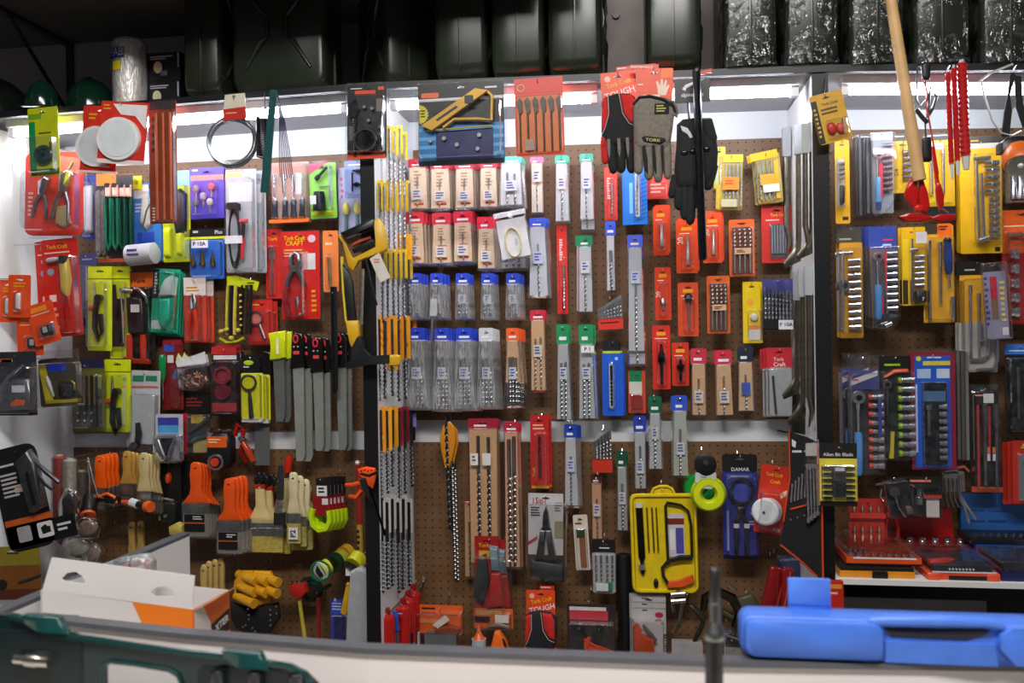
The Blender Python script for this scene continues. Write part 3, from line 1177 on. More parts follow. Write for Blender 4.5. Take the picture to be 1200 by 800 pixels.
# steel baton
rail(817, 84, 2.30)
I('steel_bar', 'long dark grey steel bar hanging in front of the black glove', 'bar', 817, 80, Y=2.30, tilt=0.6)
L('bar', '3c3e42:m', (816, 82, 0), (818, 305, 0), [(0, 4.6), (.985, 5), (1, 4)], n=8)
C('hang_cap', '26262a', 816, 83, 2, 4.4, 5.2)
# yellow card hung on divider
rail(966, 113, 2.375, 95)
I('blister_pack', 'yellow blister card with red parts, hung aslant on the right divider', 'blister pack', 966, 108, Y=2.375, tilt=12)
CARD('c89a20', 947, 109, 986, 168, 3)
R('side_print', '1a1610', 947, 116, 954, 167, 0, .3)
FP('c8a830', 948.5, 125, 952.5, 162, 7, .4)
X('Tork Craft', '3a2a10', 969, 122, 3, .3)
FP('5a4010', 957, 127, 981, 136, 2, .3)
PUF('red_fuse', 'c02a1c', circ(964, 152, 6, 10, 8), 0, 5, .5)
PUF('red_fuse', 'd0402c', circ(974, 154, 5, 10, 7), 0, 5, .5)
L('pin', 'chrome', (979, 143, 3), (977, 160, 3), [(0, 1.4), (1, 1.4)])
BL(957, 141, 984, 164, 6)
# wooden pole with red weeder heads
I('wooden_pole', 'long pale wooden pole running up past the jerry cans at a slant', 'pole', 1060, 100, Y=2.26)
L('shaft', 'wood', (1037, -60, 0), (1076, 212, 0), [(0, 6.2), (1, 7.4)], n=14)
I('cultivator_head', 'glossy red three-claw cultivator head under the wooden pole', 'cultivator', 1076, 208, Y=2.28)
PUF('claw', 'b81a16:g', [(1068, 208), (1073, 212), (1075, 232), (1072, 248), (1065, 240), (1058, 228), (1062, 216)], -2, 6, .35, full=True)
PUF('claw', 'b81a16:g', [(1077, 208), (1081, 212), (1086, 228), (1088, 244), (1083, 252), (1076, 248), (1074, 230)], -1, 7, .35, full=True)
PUF('claw', 'c8261e:g', circ(1075, 245, 6, 10, 5), 2, 9, .5, full=True)
PUF('base_blade', 'a81614:g', [(1049, 254), (1062, 250), (1076, 251), (1090, 254), (1095, 258), (1078, 261), (1058, 260)], -5, 7, .2, full=True)
L('ferrule', 'c8a040:m', (1072, 206, 0), (1073, 216, 0), [(0, 3), (1, 2)])
I('red_scraper', 'red leaf-shaped scraper standing beside the claw head', 'scraper', 1100, 176, Y=2.30, tilt=0)
L('handle', 'b81a16:g', (1093, 172, 0), (1098, 216, 0), [(0, 1.8), (1, 2.6)])
PUF('blade', 'b01814:g', [(1096, 212), (1101, 216), (1105, 230), (1104, 243), (1099, 248), (1096, 236), (1095, 222)], -2, 5, .3, full=True)
L('tip', 'chrome', (1102, 244, 2), (1110, 250, 2), [(0, 1.6), (1, .6)])
PUF('base_blade', 'a81614:g', [(1086, 256), (1100, 251), (1118, 252), (1120, 258), (1100, 261)], -3, 5, .2, full=True)
# black carabiner strap
rail(1086, 78, 2.36)
I('carabiner_strap', 'black strap with steel carabiner and red cord hanging by the pole', 'strap', 1086, 74, Y=2.355)
PUF('buckle', 'black', rr(1080, 73, 1090, 94, 3), -3, 3, .3, full=True)
T('carabiner', '6a6c70:m', [(1075, 78, 0), (1074, 98, 0), (1073, 116, 0), (1078, 124, 0), (1086, 116, 0), (1084, 95, 0), (1079, 76, 0)], 1.3, closed=True)
T('strap_loop', '3a3a3c', [(1090, 102, 0), (1097, 114, 0), (1092, 128, 0), (1086, 138, 0), (1088, 116, 0)], 2, closed=True)
T('cord', 'b82020', [(1080, 92, 2), (1086, 110, 3), (1083, 122, 3), (1087, 140, 2), (1092, 170, 2), (1097, 205, 2)], 1)
T('strap_web', 'black', [(1073, 128, 1), (1080, 138, 1), (1086, 144, 1)], 3)
PUF('clip', 'black', rr(1079, 160, 1090, 190, 3), -3, 3, .3, full=True)
L('clip_stem', '3a3a3c', (1083, 143, 0), (1084, 162, 0), [(0, 1), (1, 1)])
# ribbed red tubes
for k, (x, y0, y1, w, lb) in enumerate(((1110.5, 85, 193, 3.2, 'thin leftmost of three ribbed red tubes'), (1117.5, 80, 189, 3.4, 'middle of three ribbed red tubes'), (1127, 74, 183, 6.2, 'thick rightmost of three ribbed red tubes'))):
    rail(x, y0 + 2, 2.36)
    I('ribbed_tube', lb + ' hanging from the top shelf', 'tube', x, y0, Y=2.355, group='ribbed red tubes')
    n = 17
    prof = [(0, w * .8), (.02, w)]
    for i in range(n):
        prof += [((i + .3) / n, w), ((i + .7) / n, w * .82)]
    prof += [(1, w)]
    L('ribbed_sleeve', 'b01c20:g', (x, y0, 0), (x + 3, y1, 0), prof, n=12)
    L('end_cap', 'silver', (x, y0 - 4, 0), (x, y0, 0), [(0, w * .4), (1, w * .6)])
    L('clear_tip', 'c8c8c4', (x + 3, y1, 0), (x + 3.6, y1 + 16, 0), [(0, w * .8), (.6, w * .7), (1, w * .5)])
# head lamp
rail(1188, 82, 2.35)
I('head_lamp', 'black head lamp with orange rim hanging by its strap at upper right', 'head lamp', 1188, 78, Y=2.345)
T('wire_frame', 'b0b0a8', [(1187, 75, 0), (1160, 84, 0), (1149, 92, 0), (1153, 112, 0), (1162, 140, 0), (1172, 155, 0), (1185, 159, 0), (1196, 154, 0)], 1.4)
PG('strap', 'rubber', [(1184, 84), (1190, 88), (1183, 112), (1185, 130), (1181, 160), (1172, 160), (1176, 130), (1180, 112)], -1, 1)
PG('strap', 'rubber', [(1189, 88), (1197, 90), (1198, 120), (1206, 150), (1198, 150), (1190, 125)], -2, 0)
PUF('housing', '0e0e10', [(1168, 168), (1180, 160), (1200, 160), (1218, 168), (1218, 180), (1168, 180)], -12, 8, .15, full=True)
L('bezel', 'd8681c', (1191, 178, 2), (1187, 197, 16), [(0, 17), (.5, 19), (.9, 18), (1, 16.5)], n=20)
L('reflector', 'b8b8a8:c', (1187.3, 195, 15), (1187, 197.5, 17), [(0, 16), (1, 15.5)], n=20)
L('bulb', 'white', (1187, 197, 17), (1186.6, 199, 19), [(0, 4), (1, 2)], n=10)

# ================================================================ LEFT BAY
BP = 'blister_pack'
BPC = 'blister pack'


def side_hook(x, y, Yp, label):
    """wire hook from the white side panel on the left"""
    p = P(x, y, Yp)
    pts = [Vector((XL, p.y + .006, p.z)), Vector((p.x - .004, p.y + .006, p.z)), Vector((p.x, p.y, p.z)), Vector((p.x + .004, p.y - .014, p.z + .004))]
    v, f = tube_raw(pts, .0016, 6)
    o = mesh_obj('side_hook', [q - p for q in v], f, 'chrome', None, True)
    o.location = p
    tag(o, hook_label(label), 'hook', 'wire hooks on the left side panel')


def side(x, y):
    CUR.pend = lambda label: side_hook(x, y, CUR.plane, label)


# riveter clamshell
side(62, 183)
I(BP, 'big red clamshell with two chrome rivet pliers, at the left side panel', BPC, 63, 178, Y=2.50, tilt=-2)
CARD('d8382c', 30, 178, 98, 276, 9)
PG('header_print', 'e86a60', [(66, 182), (96, 186), (96, 205), (66, 200)], 0, .3)
for x, y, s in ((55, 212, .92), (80, 205, 1.12)):
    PUF('rivet_head', 'c8c8cc:c', [(x - 5 * s, y), (x + 4 * s, y - 5 * s), (x + 9 * s, y - 2 * s), (x + 2 * s, y + 20 * s), (x - 5 * s, y + 20 * s)], 2, 9, .25)
    T('handle', 'b4b4b8:m', [(x, y + 16 * s, 6), (x - 8 * s, y + 28 * s, 6), (x - 13 * s, y + 48 * s, 6)], [2.6, 2.6, 2])
    T('handle', 'b4b4b8:m', [(x, y + 16 * s, 5), (x + 4 * s, y + 30 * s, 5), (x + 4 * s, y + 50 * s, 5)], [2.4, 2.4, 1.8])
    L('nose', 'chrome', (x + 4 * s, y - 2 * s, 6), (x + 9 * s, y - 12 * s, 6), [(0, 2.4), (1, 1.4)])
PUF('rivet_bag', 'a89a70', [(70, 242), (82, 240), (86, 262), (78, 268), (68, 262)], 1, 5, .3)
FP('e8b8b0', 34, 225, 40, 255, 6, .2)
BL(32, 200, 96, 272, 13, 7)
R('clamshell_rim', 'clear', 26, 175, 101, 280, -1.4, -.8, 10)
# red pack with pliers under it
side(72, 285)
I(BP, 'tall red blister card with yellow and chrome cutter, below the rivet pliers', BPC, 68, 280, Y=2.51, tilt=3)
CARD('c8261c', 48, 280, 90, 394, 2)
X('Tork Craft', 'e8a818', 66, 289, 4.5, .3, 0, .9)
FP('f0c0b0', 51, 295, 84, 298, 1, .3)
L('hammer_head', 'silver', (57, 305, 5), (71, 304, 5), [(0, 2), (.2, 3), (.8, 2.5), (1, 1.2)])
PUF('cutter_body', 'c8b04a', [(72, 303), (80, 303), (82, 330), (78, 350), (72, 345)], 1, 8, .25)
R('cutter_jaw', '2a2a2c', 73, 301, 80, 310, 2, 9, 2)
T('handle', 'b01c18:g', [(74, 348, 5), (72, 365, 6), (73, 388, 5)], 2.4)
T('handle', 'b01c18:g', [(79, 348, 5), (82, 365, 6), (82, 390, 5)], 2.4)
R('size_print', 'e8dcd8', 54, 345, 62, 353, 0, .3)
C('badge_print', '8898b8', 57, 318, 4, 0, .3)
FP('e8a090', 54, 360, 66, 388, 4, .3)
BL(69, 300, 89, 392, 10)
stack(1, -8, 2, 'tall red cutter card', 6)
# orange packs at the far left
side(24, 326)
I(BP, 'orange blister card with a white stick, on the left side panel', BPC, 23, 322, Y=2.42, tilt=-2)
CARD('ea4e1c', 10, 322, 36, 372, 2)
FP('e8a020', 16, 331, 32, 338, 2, .3)
PUF('white_stick', 'white', rr(21, 343, 25, 363, 1.5), 0, 4, .3)
BL(18, 340, 29, 366, 6)
stack(1, -13, 6, 'orange card with the white stick', 5)
I(BP, 'orange blister card with a black connector, tilted to the right', BPC, 42, 354, Y=2.425, tilt=15, hk=False)
CARD('e84a1e', 29, 356, 60, 405, 2)
FP('f0b090', 33, 368, 56, 371, 1, .3)
R('header_print', 'f08a30', 33, 360, 52, 366, 0, .3)
PUF('connector', '141416', rr(42, 384, 55, 396, 2), 0, 6, .2)
R('connector_pin', 'silver', 46, 386, 51, 393, 5, 6.6, 1)
BL(38, 380, 58, 400, 8)
stack(1, -10, 12, 'tilted orange card with black connector', 5, -14)
# staple gun clamshell
side(20, 418)
I(BP, 'clamshell with a silver staple gun beside the padlock pack', BPC, 20, 412, Y=2.41)
CARD('2a2c30', -22, 412, 42, 484, 3, hole=False)
FP('c8c8c8', 2, 421, 20, 427, 1, .3)
R('label_print', 'b84a3a', 0, 420, 14, 424, 0, .4)
PUF('gun_body', 'a8aaae:m', [(0, 462), (10, 450), (24, 442), (40, 444), (43, 462), (40, 480), (0, 482)], 1, 10, .1)
T('lever', 'c8cacc:c', [(8, 470, 8), (9, 452, 9), (18, 440, 9), (33, 428, 8)], [2.4, 2.8, 2.6, 2])
PUF('grip_hole', 'd85a20', [(18, 472), (26, 467), (36, 468), (35, 474), (20, 476)], 9.6, 10.4, .2)
R('price_sticker', 'd8d8dc', 21, 451, 36, 459, 10, 10.4)
R('base_strip', '0e0e10', -20, 482, 43, 486, 0, 8)
BL(-20, 428, 43, 485, 13)
# padlock clamshell
side(66, 420)
I(BP, 'clear clamshell with yellow and blue card and a brass hasp lock', BPC, 67, 414, Y=2.50, tilt=3)
CARD('3c3a28', 44, 420, 92, 476, 3, hole=False)
R('blue_print', '2438b0', 54, 425, 76, 435, 0, .3)
PG('yellow_print', 'c8b820', [(44, 426), (52, 426), (60, 470), (50, 470)], 0, .3)
R('base_print', 'a89818', 50, 468, 92, 472, 0, .4)
T('shackle', 'c8a83a:m', [(70, 460, 5), (70, 450, 5), (73, 447, 5), (85, 447, 5), (88, 450, 5), (88, 458, 5)], 1.6)
PUF('lock_body', '1a1a22', rr(72, 450, 86, 464, 2), 2, 7, .2)
L('key', 'silver', (55, 440, 3), (62, 464, 3), [(0, 1.5), (.3, 2.5), (1, 1)])
C('screw', 'chrome', 77, 461, 1.5, 7, 8)
BL(44, 424, 94, 478, 10, 4)
R('hang_tab', 'clear', 48, 410, 92, 424, -.6, .2, 2)
# second staple gun, black card
side(20, 530)
I(BP, 'black card with a grey staple gun and white print, hung aslant at far left', BPC, 18, 520, Y=2.42, tilt=13)
CARD('141416', -16, 522, 40, 644, 12, hole=False)
PUF('gun_body', '77797c:m', [(20, 540), (36, 530), (42, 546), (40, 600), (24, 604), (22, 570)], 1, 11, .12)
PUF('grip_hole', '0e0e10', rr(30, 554, 35, 596, 2.4), 10, 11.6, .1)
T('lever', '5a5c60:m', [(40, 545, 6), (52, 562, 7), (62, 576, 6)], [2, 3, 2.4])
T('spring_arm', '6a6c70:m', [(40, 560, 5), (46, 574, 6), (52, 582, 5)], 2)
FP('c8c4c4', -8, 541, 14, 546, 1, .3)
FP('b8b4b4', -8, 552, 16, 582, 6, .3)
R('photo_print', 'c8a898', 6, 570, 15, 576, .2, .5)
R('orange_print', 'c85a20', -14, 606, 42, 613, 0, .4)
R('label_print', 'e0dcdc', 22, 616, 40, 634, 0, .4, 2)
PG('icon_print', '1a1a1c', [(26, 622), (32, 619), (34, 622), (37, 622), (37, 629), (27, 630)], .4, .6)
R('base_card', '101012', -14, 614, 66, 640, -.6, 0, 2)
FP('d8d4d4', 45, 622, 64, 633, 2, .3)
R('label_print', 'a8a4a4', -2, 616, 14, 634, 0, .4, 2)
C('coin_print', 'a8a890', 22, 594, 3.4, 0, .4)
# yellow-brown card at bottom left
side(20, 645)
I(BP, 'yellow to brown printed card above the counter corner at far left', BPC, 20, 640, Y=2.42, tilt=3)
CARD('8a7a20', -20, 640, 45, 702, 1)
R('print', '7a4a1c', -20, 662, 45, 702, 0, .25)
R('print', '5a2a18', -20, 690, 45, 702, .2, .35)
FP('3a3010', 8, 647, 24, 650, 1, .3)
T('picture_drill', '3a3430', [(20, 682, 1), (34, 678, 1), (46, 674, 1)], 1.4)
C('picture_motor', '2a1a18', 0, 684, 6, 0, 1.5)

# ---- first rows of the left pegboard
I(BP, 'slim white and blue pack between rivet pliers and green saws', BPC, 104, 205, 20)
CARD('26348a', 97, 205, 113, 281)
PUF('white_blade', 'dcdfe6', rr(100, 217, 109, 273, 2), 0, 5, .2)
BL(98, 213, 112, 279, 7)
I(BP, 'blue-headed pack with a dark blue screwdriver under the slim white pack', BPC, 103, 297, 20)
CARD('3a3f74', 94, 297, 113, 392)
FP('a0a8d0', 96, 303, 110, 306, 1, .3)
L('screwdriver_handle', '16204e:g', (104, 352, 4), (104, 390, 4), [(0, 3), (.1, 5), (.8, 5.4), (1, 4)])
L('screwdriver_shaft', 'steel', (104, 312, 4), (104, 352, 4), [(0, 1), (1, 1.3)])
BL(95, 310, 113, 392, 9)
# green pruning saws with orange header
for k, (x, lb) in enumerate(((118, 'front orange-headed pack with grey saw blades beside green loops'),)):
    I(BP, lb, BPC, x + 16, 204, 34)
    CARD('1c1a1c', 113, 205, 155, 306, 1, hole=False)
    R('header', 'f0741c', 113, 203, 136, 217, 0, .5)
    R('header', 'e8641c', 137, 204, 154, 215, -3, -2)
    R('base_print', 'a84a2a', 113, 303, 150, 307, 0, .5)
    for x0 in (116, 122):
        PG('saw_blade', '9a9a98:m', [(x0 - 2.4, 225), (x0 + 2, 222), (x0 + 3, 230), (x0 + 3, 296), (x0, 300), (x0 - 2.5, 294)], 2, 4)
        C('rivet', '2a2a2a', x0, 295, 1.2, 4, 4.4)
    for i, x0 in enumerate((131, 138, 145, 151)):
        T('green_loop', '1f6a4e:g' if i < 2 else '164636:g', [(x0 - 3, 234, 8 - i * 2), (x0 - 2.6, 286, 8 - i * 2), (x0, 293, 8 - i * 2), (x0 + 2.6, 286, 8 - i * 2), (x0 + 3, 234, 8 - i * 2)], 1.9, closed=True)
        PUF('pink_tag', 'e8b4a4', rr(x0 - 3, 217, x0 + 3, 232, 1), 6 - i * 2, 9 - i * 2, .2)
        R('black_cap', '141414', x0 - 2.5, 216, x0 + 2.5, 221, 8 - i * 2, 10 - i * 2, 1)
    BL(113.5, 217, 129, 304, 8)
# yellow tag and blue scissors pack
I('price_tag', 'small bright yellow tag between the saw pack and blue pack', 'tag', 160, 206, 18)
R('tag', 'd8d818', 154, 206, 166, 222, -.5, .2)
C('dot_print', '9aa020', 160, 214, 2.5, .2, .4)
I(BP, 'light blue pack with white scissors, behind the long brown pack', BPC, 175, 212, 16)
CARD('3a8ad8', 155, 214, 194, 306)
R('header_print', 'd8dccc', 157, 216, 174, 232, 0, .3)
PUF('scissor_blade', 'd0d4c4', [(168, 228), (174, 226), (180, 262), (172, 270), (165, 262)], 0, 5, .3)
T('scissor_edge', '8a8a84:m', [(170, 264, 5), (174, 248, 5), (178, 240, 5)], 1)
R('grip_print', '1c50c0', 160, 272, 180, 286, 0, .4)
FP('d8e4f4', 158, 238, 166, 250, 3, .3)
BL(157, 224, 192, 304, 7)
I('tape_roll', 'silver grey label roll with handwritten note under the blue pack', 'label roll', 168, 286, 40, hk=True)
L('roll', 'b8bac0', (152, 299, 2), (183, 297, 2), [(0, 11), (.02, 12), (.98, 12), (1, 11)], n=18)
FP('3a4478', 157, 293, 173, 303, 2, 14.2)
# lime and black knife pack
I(BP, 'lime and sky blue pack with a black folding knife, right of the brown pack', BPC, 204, 200, 22)
CARD('c8d414', 190, 203, 222, 307)
R('header_print', '8ac0e8', 204, 200, 222, 218, 0, .3)
PUF('knife_handle', '1a1a1c', [(206, 224), (212, 221), (219, 228), (218, 272), (208, 276), (204, 250)], 0, 8, .2)
C('knife_pivot', 'silver', 210, 231, 1.6, 7.5, 8.6)
R('price_sticker', 'e8e8e0', 200, 241, 206, 249, 0, 8)
PUF('lime_sheath', 'd0dc18', rr(207, 272, 214, 300, 2), 0, 6, .3)
PUF('lime_sheath', 'd0dc18', rr(192, 266, 201, 302, 2), 0, 5, .3)
BL(202, 216, 221, 305, 11)
# purple grinding stones
I(BP, 'purple blister card with five mounted grinding stones', BPC, 243, 196, 26)
CARD('4f3fb4', 222, 196, 262, 256)
R('header_print', 'c87a78', 223, 205, 262, 211, 0, .3)
FP('d8d4e8', 225, 198, 237, 202, 1, .3)
for x, y, m in ((231, 221, '8a8690'), (249, 219, 'e06a78'), (239, 230, 'a8a4b4'), (230, 237, '6a6674'), (247, 237, 'c8c4c8')):
    L('stone', m, (x, y - 4, 3), (x, y + 4, 3), [(0, 1.6), (.3, 3.6), (.7, 3.6), (1, 2.4)])
    L('shank', 'chrome', (x, y + 4, 3), (x, y + 13, 3), [(0, 1), (1, 1)])
BL(225, 212, 258, 253, 8)
stack(1, 2.5, 1.5, 'purple grinding stone card', 6)
# blue step drill pack
I(BP, 'blue blister card with three gold step drills and a white price note', BPC, 243, 262, 22)
R('header', '121214', 222, 268, 264, 277, -.6, .2)
X('Plus', 'd8d8d8', 256, 272.5, 4, .3)
FP('c8c8c8', 226, 270, 234, 275, 1, .4)
R('lime_band', 'c8d418', 222, 276, 264, 281, -.6, 0)
CARD('2a6cd0', 222, 280, 262, 327, 2, hole=False)
R('price_note', 'e4e8ee', 228, 282, 247, 291, 7.2, 7.6)
X('P 10A', '1a2030', 237, 286.5, 4.4, 7.8)
for x, y0, y1 in ((227, 296, 311), (238, 291, 311), (250, 295, 312)):
    n = 6
    pr = []
    for i in range(n):
        pr += [(i / n, .6 + i * .55), ((i + .95) / n, .6 + i * .55)]
    L('step_drill', '8a6a2a:m', (x, y0, 3), (x, y1, 3), pr + [(1, 1.5)])
BL(223, 282, 261, 325, 7)
# test lead packs
I(BP, 'clear pack with black test leads and a red-tipped probe', BPC, 286, 197, 32)
CARD('aeb2b8', 264, 198, 300, 319)
R('header_print', 'd8cf70', 264, 203, 284, 207, 0, .3)
FP('d0986a', 266, 199, 298, 202, 1, .3)
for k in range(3):
    T('lead_loop', '101012', [(275 + 6 * math.cos(a) + k, 278 + (30 + 3 * k) * math.sin(a), 4 + k * 1.5) for a in [i * 2 * math.pi / 18 for i in range(18)]], 1.2, closed=True)
R('plug', '0e0e10', 268, 238, 282, 246, 1, 8, 2)
L('probe_cap', 'e04048', (282, 260, 6), (292, 260, 6), [(0, 2), (1, 2.4)])
L('probe', '141416', (287, 262, 6), (286, 280, 6), [(0, 2.4), (1, 2)])
L('probe_handle', 'd82830', (286, 280, 6), (285, 304, 6), [(0, 2.6), (1, 1.6)])
R('paper_band', 'e8e8e8', 267, 277, 287, 286, 9.4, 9.8)
R('print', 'd8dade', 268, 214, 296, 236, 0, .3)
BL(265, 208, 299, 317, 10, 4)
stack(1, 11, 2, 'test lead pack', 10)
# chisel clamshell
I(BP, 'clamshell of four wood chisels with dark handles and an orange rail', BPC, 340, 188, 18)
CARD('c8a094', 318, 190, 362, 260)
R('header_print', 'd8907c', 320, 195, 360, 202, 0, .3)
for x in (323, 335, 345, 355):
    L('chisel_blade', 'chrome', (x, 205, 4), (x, 234, 4), [(0, 1.8), (1, 1.4)], flat=.4)
    L('chisel_handle', '2c3440:g', (x, 234, 4), (x, 257, 4), [(0, 2.4), (.1, 3.6), (.5, 3), (.9, 4), (1, 3.2)])
    L('handle_ring', 'chrome', (x, 232, 4), (x, 235, 4), [(0, 2.6), (1, 2.9)])
R('orange_rail', 'e8702a', 318, 258, 364, 262, 0, 9, 1)
R('question_print', 'e8e0dc', 346, 203, 352, 228, .2, .5)
BL(318.5, 192, 362, 258, 11, 3)
# green/pink hole saw card
I(BP, 'lime green card with pink corner holding a black hole saw', BPC, 377, 190, 24, tilt=1)
CARD('8acc50', 362, 191, 393, 256, 2)
PG('corner_print', 'd8446a', [(362, 191), (385, 191), (362, 203)], 0, .4)
R('base_print', 'c8d820', 364, 248, 391, 253, 0, .4)
L('arbor', '3a3c40:m', (371, 211, 5), (385, 197, 5), [(0, 2.6), (.3, 2.6), (.32, 1.6), (1, 1.6)])
T('hex_key', '8a8c90:m', [(374, 219, 3), (386, 219, 3), (387, 236, 3)], .9)
L('hole_saw', '26282c:m', (375, 226, 6), (375, 247, 6), [(0, 6), (.3, 7), (1, 7.4)], n=16)
R('price_sticker', 'dcdcdc', 367, 231, 374, 241, 13, 13.4)
BL(364, 194, 391, 250, 15, 3)
R('clamshell_rim', 'clear', 360, 188, 395, 259, -1.4, -.8, 2)
# lavender pack with yellow plugs
I(BP, 'lavender pack with two yellow ear plugs above the hacksaw handle', BPC, 410, 196, 16)
CARD('b8b8d8', 396, 196, 428, 275)
FP('d06a90', 399, 208, 403, 235, 4, .3)
for x in (406, 419):
    L('plug_tip', 'd8cc60', (x, 238, 4), (x, 252, 4), [(0, 2), (.3, 4), (.7, 4.4), (1, 2.4)])
    L('plug_stem', '5a7a78', (x, 252, 4), (x, 273, 4), [(0, 1.6), (1, 2.4)])
BL(398, 232, 427, 274, 9)
I(BP, 'blue-grey square pack with two dark bits beside the left divider', BPC, 420, 187, 40)
CARD('7f8cba', 403, 188, 437, 232)
FP('d0d4e4', 408, 192, 430, 196, 1, .3)
for x0, y0, x1, y1 in ((414, 200, 430, 202), (413, 216, 427, 217)):
    L('router_bit', '24262c:m', (x0, y0, 3), (x1, y1, 3), [(0, 1), (.2, 1.4), (.3, 2.6), (.55, 2.6), (.6, 1.2), (1, 1.2)])
T('rod', '24262c:m', [(413, 202, 2), (413, 224, 2)], 1)
T('rod', '24262c:m', [(431, 192, 2), (431, 224, 2)], 1)
BL(405, 198, 435, 229, 7)

# ---- second row
I(BP, 'narrow red card with a flat spade bit beside the red pliers card', BPC, 320, 268, 16)
CARD('d22a20', 311, 268, 330, 350)
X('Tork', 'e8b818', 319, 280, 4, .3)
PG('spade_bit', 'b8b4b0:m', [(316, 293), (319, 289), (322, 293), (322, 303), (320, 306), (320, 344), (318, 344), (318, 306), (316, 303)], .5, 2.5)
BL(314, 287, 325, 346, 5)
I(BP, 'large red card with red-handled cutting pliers', BPC, 352, 271, 24)
CARD('c8201c', 329, 271, 374, 374, 1.5)
X('Tork Craft', 'e8b818', 345, 279, 5, .3, 0, .8)
X('CRAFT', 'e8b818', 345, 285, 5, .3)
FP('f0a868', 333, 292, 362, 302, 3, .3)
C('badge_print', 'd8b8c0', 365, 280, 4.5, 0, .3)
R('photo_print', 'd8d4d4', 360, 297, 369, 316, 0, .3)
T('plier_jaw', '9a9ca0:m', [(345, 319, 6), (343, 308, 6), (344, 299, 6), (349, 296, 6)], [3.5, 3.6, 3, 2])
T('plier_jaw', '9a9ca0:m', [(350, 319, 6), (353, 308, 6), (352, 299, 6), (347, 296, 6)], [3.5, 3.6, 3, 2])
C('plier_pivot', 'chrome', 348, 315, 4, 5, 9)
T('plier_arm', '86888c:m', [(346, 316, 6), (340, 327, 6), (338, 336, 6)], 3.4)
T('plier_arm', '86888c:m', [(350, 316, 6), (356, 327, 6), (358, 336, 6)], 3.4)
T('plier_grip', '8e1614:g', [(338, 336, 6), (336, 352, 7), (340, 370, 6)], [3.6, 4, 3.2])
T('plier_grip', 'b01c18:g', [(358, 336, 6), (356, 352, 7), (350, 370, 6)], [3.6, 4, 3.2])
L('spring', 'c0b8b4:m', (349, 348, 6), (352, 370, 6), [(0, 2.6), (1, 3.2)])
FP('e8a020', 364, 340, 370, 368, 5, .3)
BL(333, 293, 360, 372, 13, 4)
R('clamshell_rim', 'clear', 328, 269, 378, 376, -2, -1.4, 2)
I(BP, 'slim orange card with a pale drill rod, left of the yellow hacksaw', BPC, 387, 270, 30)
CARD('e8803c', 378, 270, 396, 342, 2)
FP('f0c8a0', 381, 284, 393, 290, 1, .3)
L('rod', 'b8a078:m', (386, 302, 3), (387, 334, 3), [(0, 2), (1, 2)])
BL(381, 297, 392, 338, 5)
# black rod
I('pry_bar', 'long black round bar hanging behind the black-handled saws', 'bar', 391, 340, 40)
L('bar', '0e0e12:g', (391, 336, 0), (391, 460, 0), [(0, 4), (.5, 4), (.97, 3.6), (1, 2)])

# ---- lime packs
for k, (x0, y0, x1, y1, off, lb) in enumerate(((103, 312, 131, 411, 36, 'lime card with a black knife and red collar, upper left of the lime pair'),
                                               (122, 421, 153, 506, 34, 'lime card with a black coiled cutter, lowest of the lime packs'))):
    I(BP, lb, BPC, (x0 + x1) / 2, y0, off, tilt=-1)
    CARD('c8d414', x0, y0, x1, y1, 1.5)
    R('fold_line', '6a7010', x0, y0 + 14, x1, y0 + 15.2, 0, .2)
    c = (x0 + x1) / 2
    T('tool_grip', '121214:g', [(c + 1, y0 + 36, 5), (c - 1, y0 + 52, 6), (c - 2, y0 + 72, 6), (c + 2, y0 + 86, 5), (c + 6, y0 + 76, 5), (c + 4, y0 + 56, 5)], [4, 3.6, 3.4, 3, 2.6, 3])
    L('blade', 'steel', (c - 4, y0 + 18, 3), (c - 4, y0 + 46, 3), [(0, .8), (1, 2)])
    L('collar', 'b8341e', (c - 8, y0 + 49, 5), (c, y0 + 49, 5), [(0, 3.4), (1, 3.4)])
    C('tip', '1a1a1c', c + 3, y0 + 37, 4, 3, 9)
    BL(x0 + 3, y0 + 17, x1 - 3, y1 - 3, 11)
I(BP, 'lime card with black window and slim black tool, right of the lime pair', BPC, 140, 312, 26, tilt=-1)
CARD('c0cc18', 129, 312, 152, 420, 1.5)
R('window_print', '121410', 131, 350, 146, 406, 0, .4)
R('fold_line', '6a7010', 129, 326, 152, 327.2, 0, .2)
T('tool', '0c0c0e:g', [(136, 334, 4), (138, 360, 5), (140, 402, 4)], [2.4, 3, 2.4])
T('tool_edge', '98a090', [(143, 340, 3), (146, 370, 4), (147, 402, 3)], .7)
BL(131, 330, 150, 408, 8)
# dark screwdriver set
I(BP, 'dark yellow-edged pack of six precision screwdrivers at the bay corner', BPC, 102, 425, 44)
CARD('5a5c18', 84, 424, 122, 505, 1)
R('header', '1c1c44', 84, 420, 122, 431, 0, .4)
R('window_print', '1a1a16', 90, 440, 118, 500, 0, .3)
for i, x in enumerate((94, 100, 106, 112)):
    L('driver_shaft', 'b8a050:m', (x, 440, 3), (x, 474, 3), [(0, .8), (1, 1)])
    L('driver_handle', '101214', (x, 474, 3), (x, 499, 3), [(0, 1.8), (.3, 2.6), (1, 2.4)])
for i in range(6):
    C('screw_bit', 'chrome', 95 + (i % 3) * 8, 483 + (i // 3) * 9, 1.2, 5.5, 7)
BL(88, 437, 120, 502, 9)
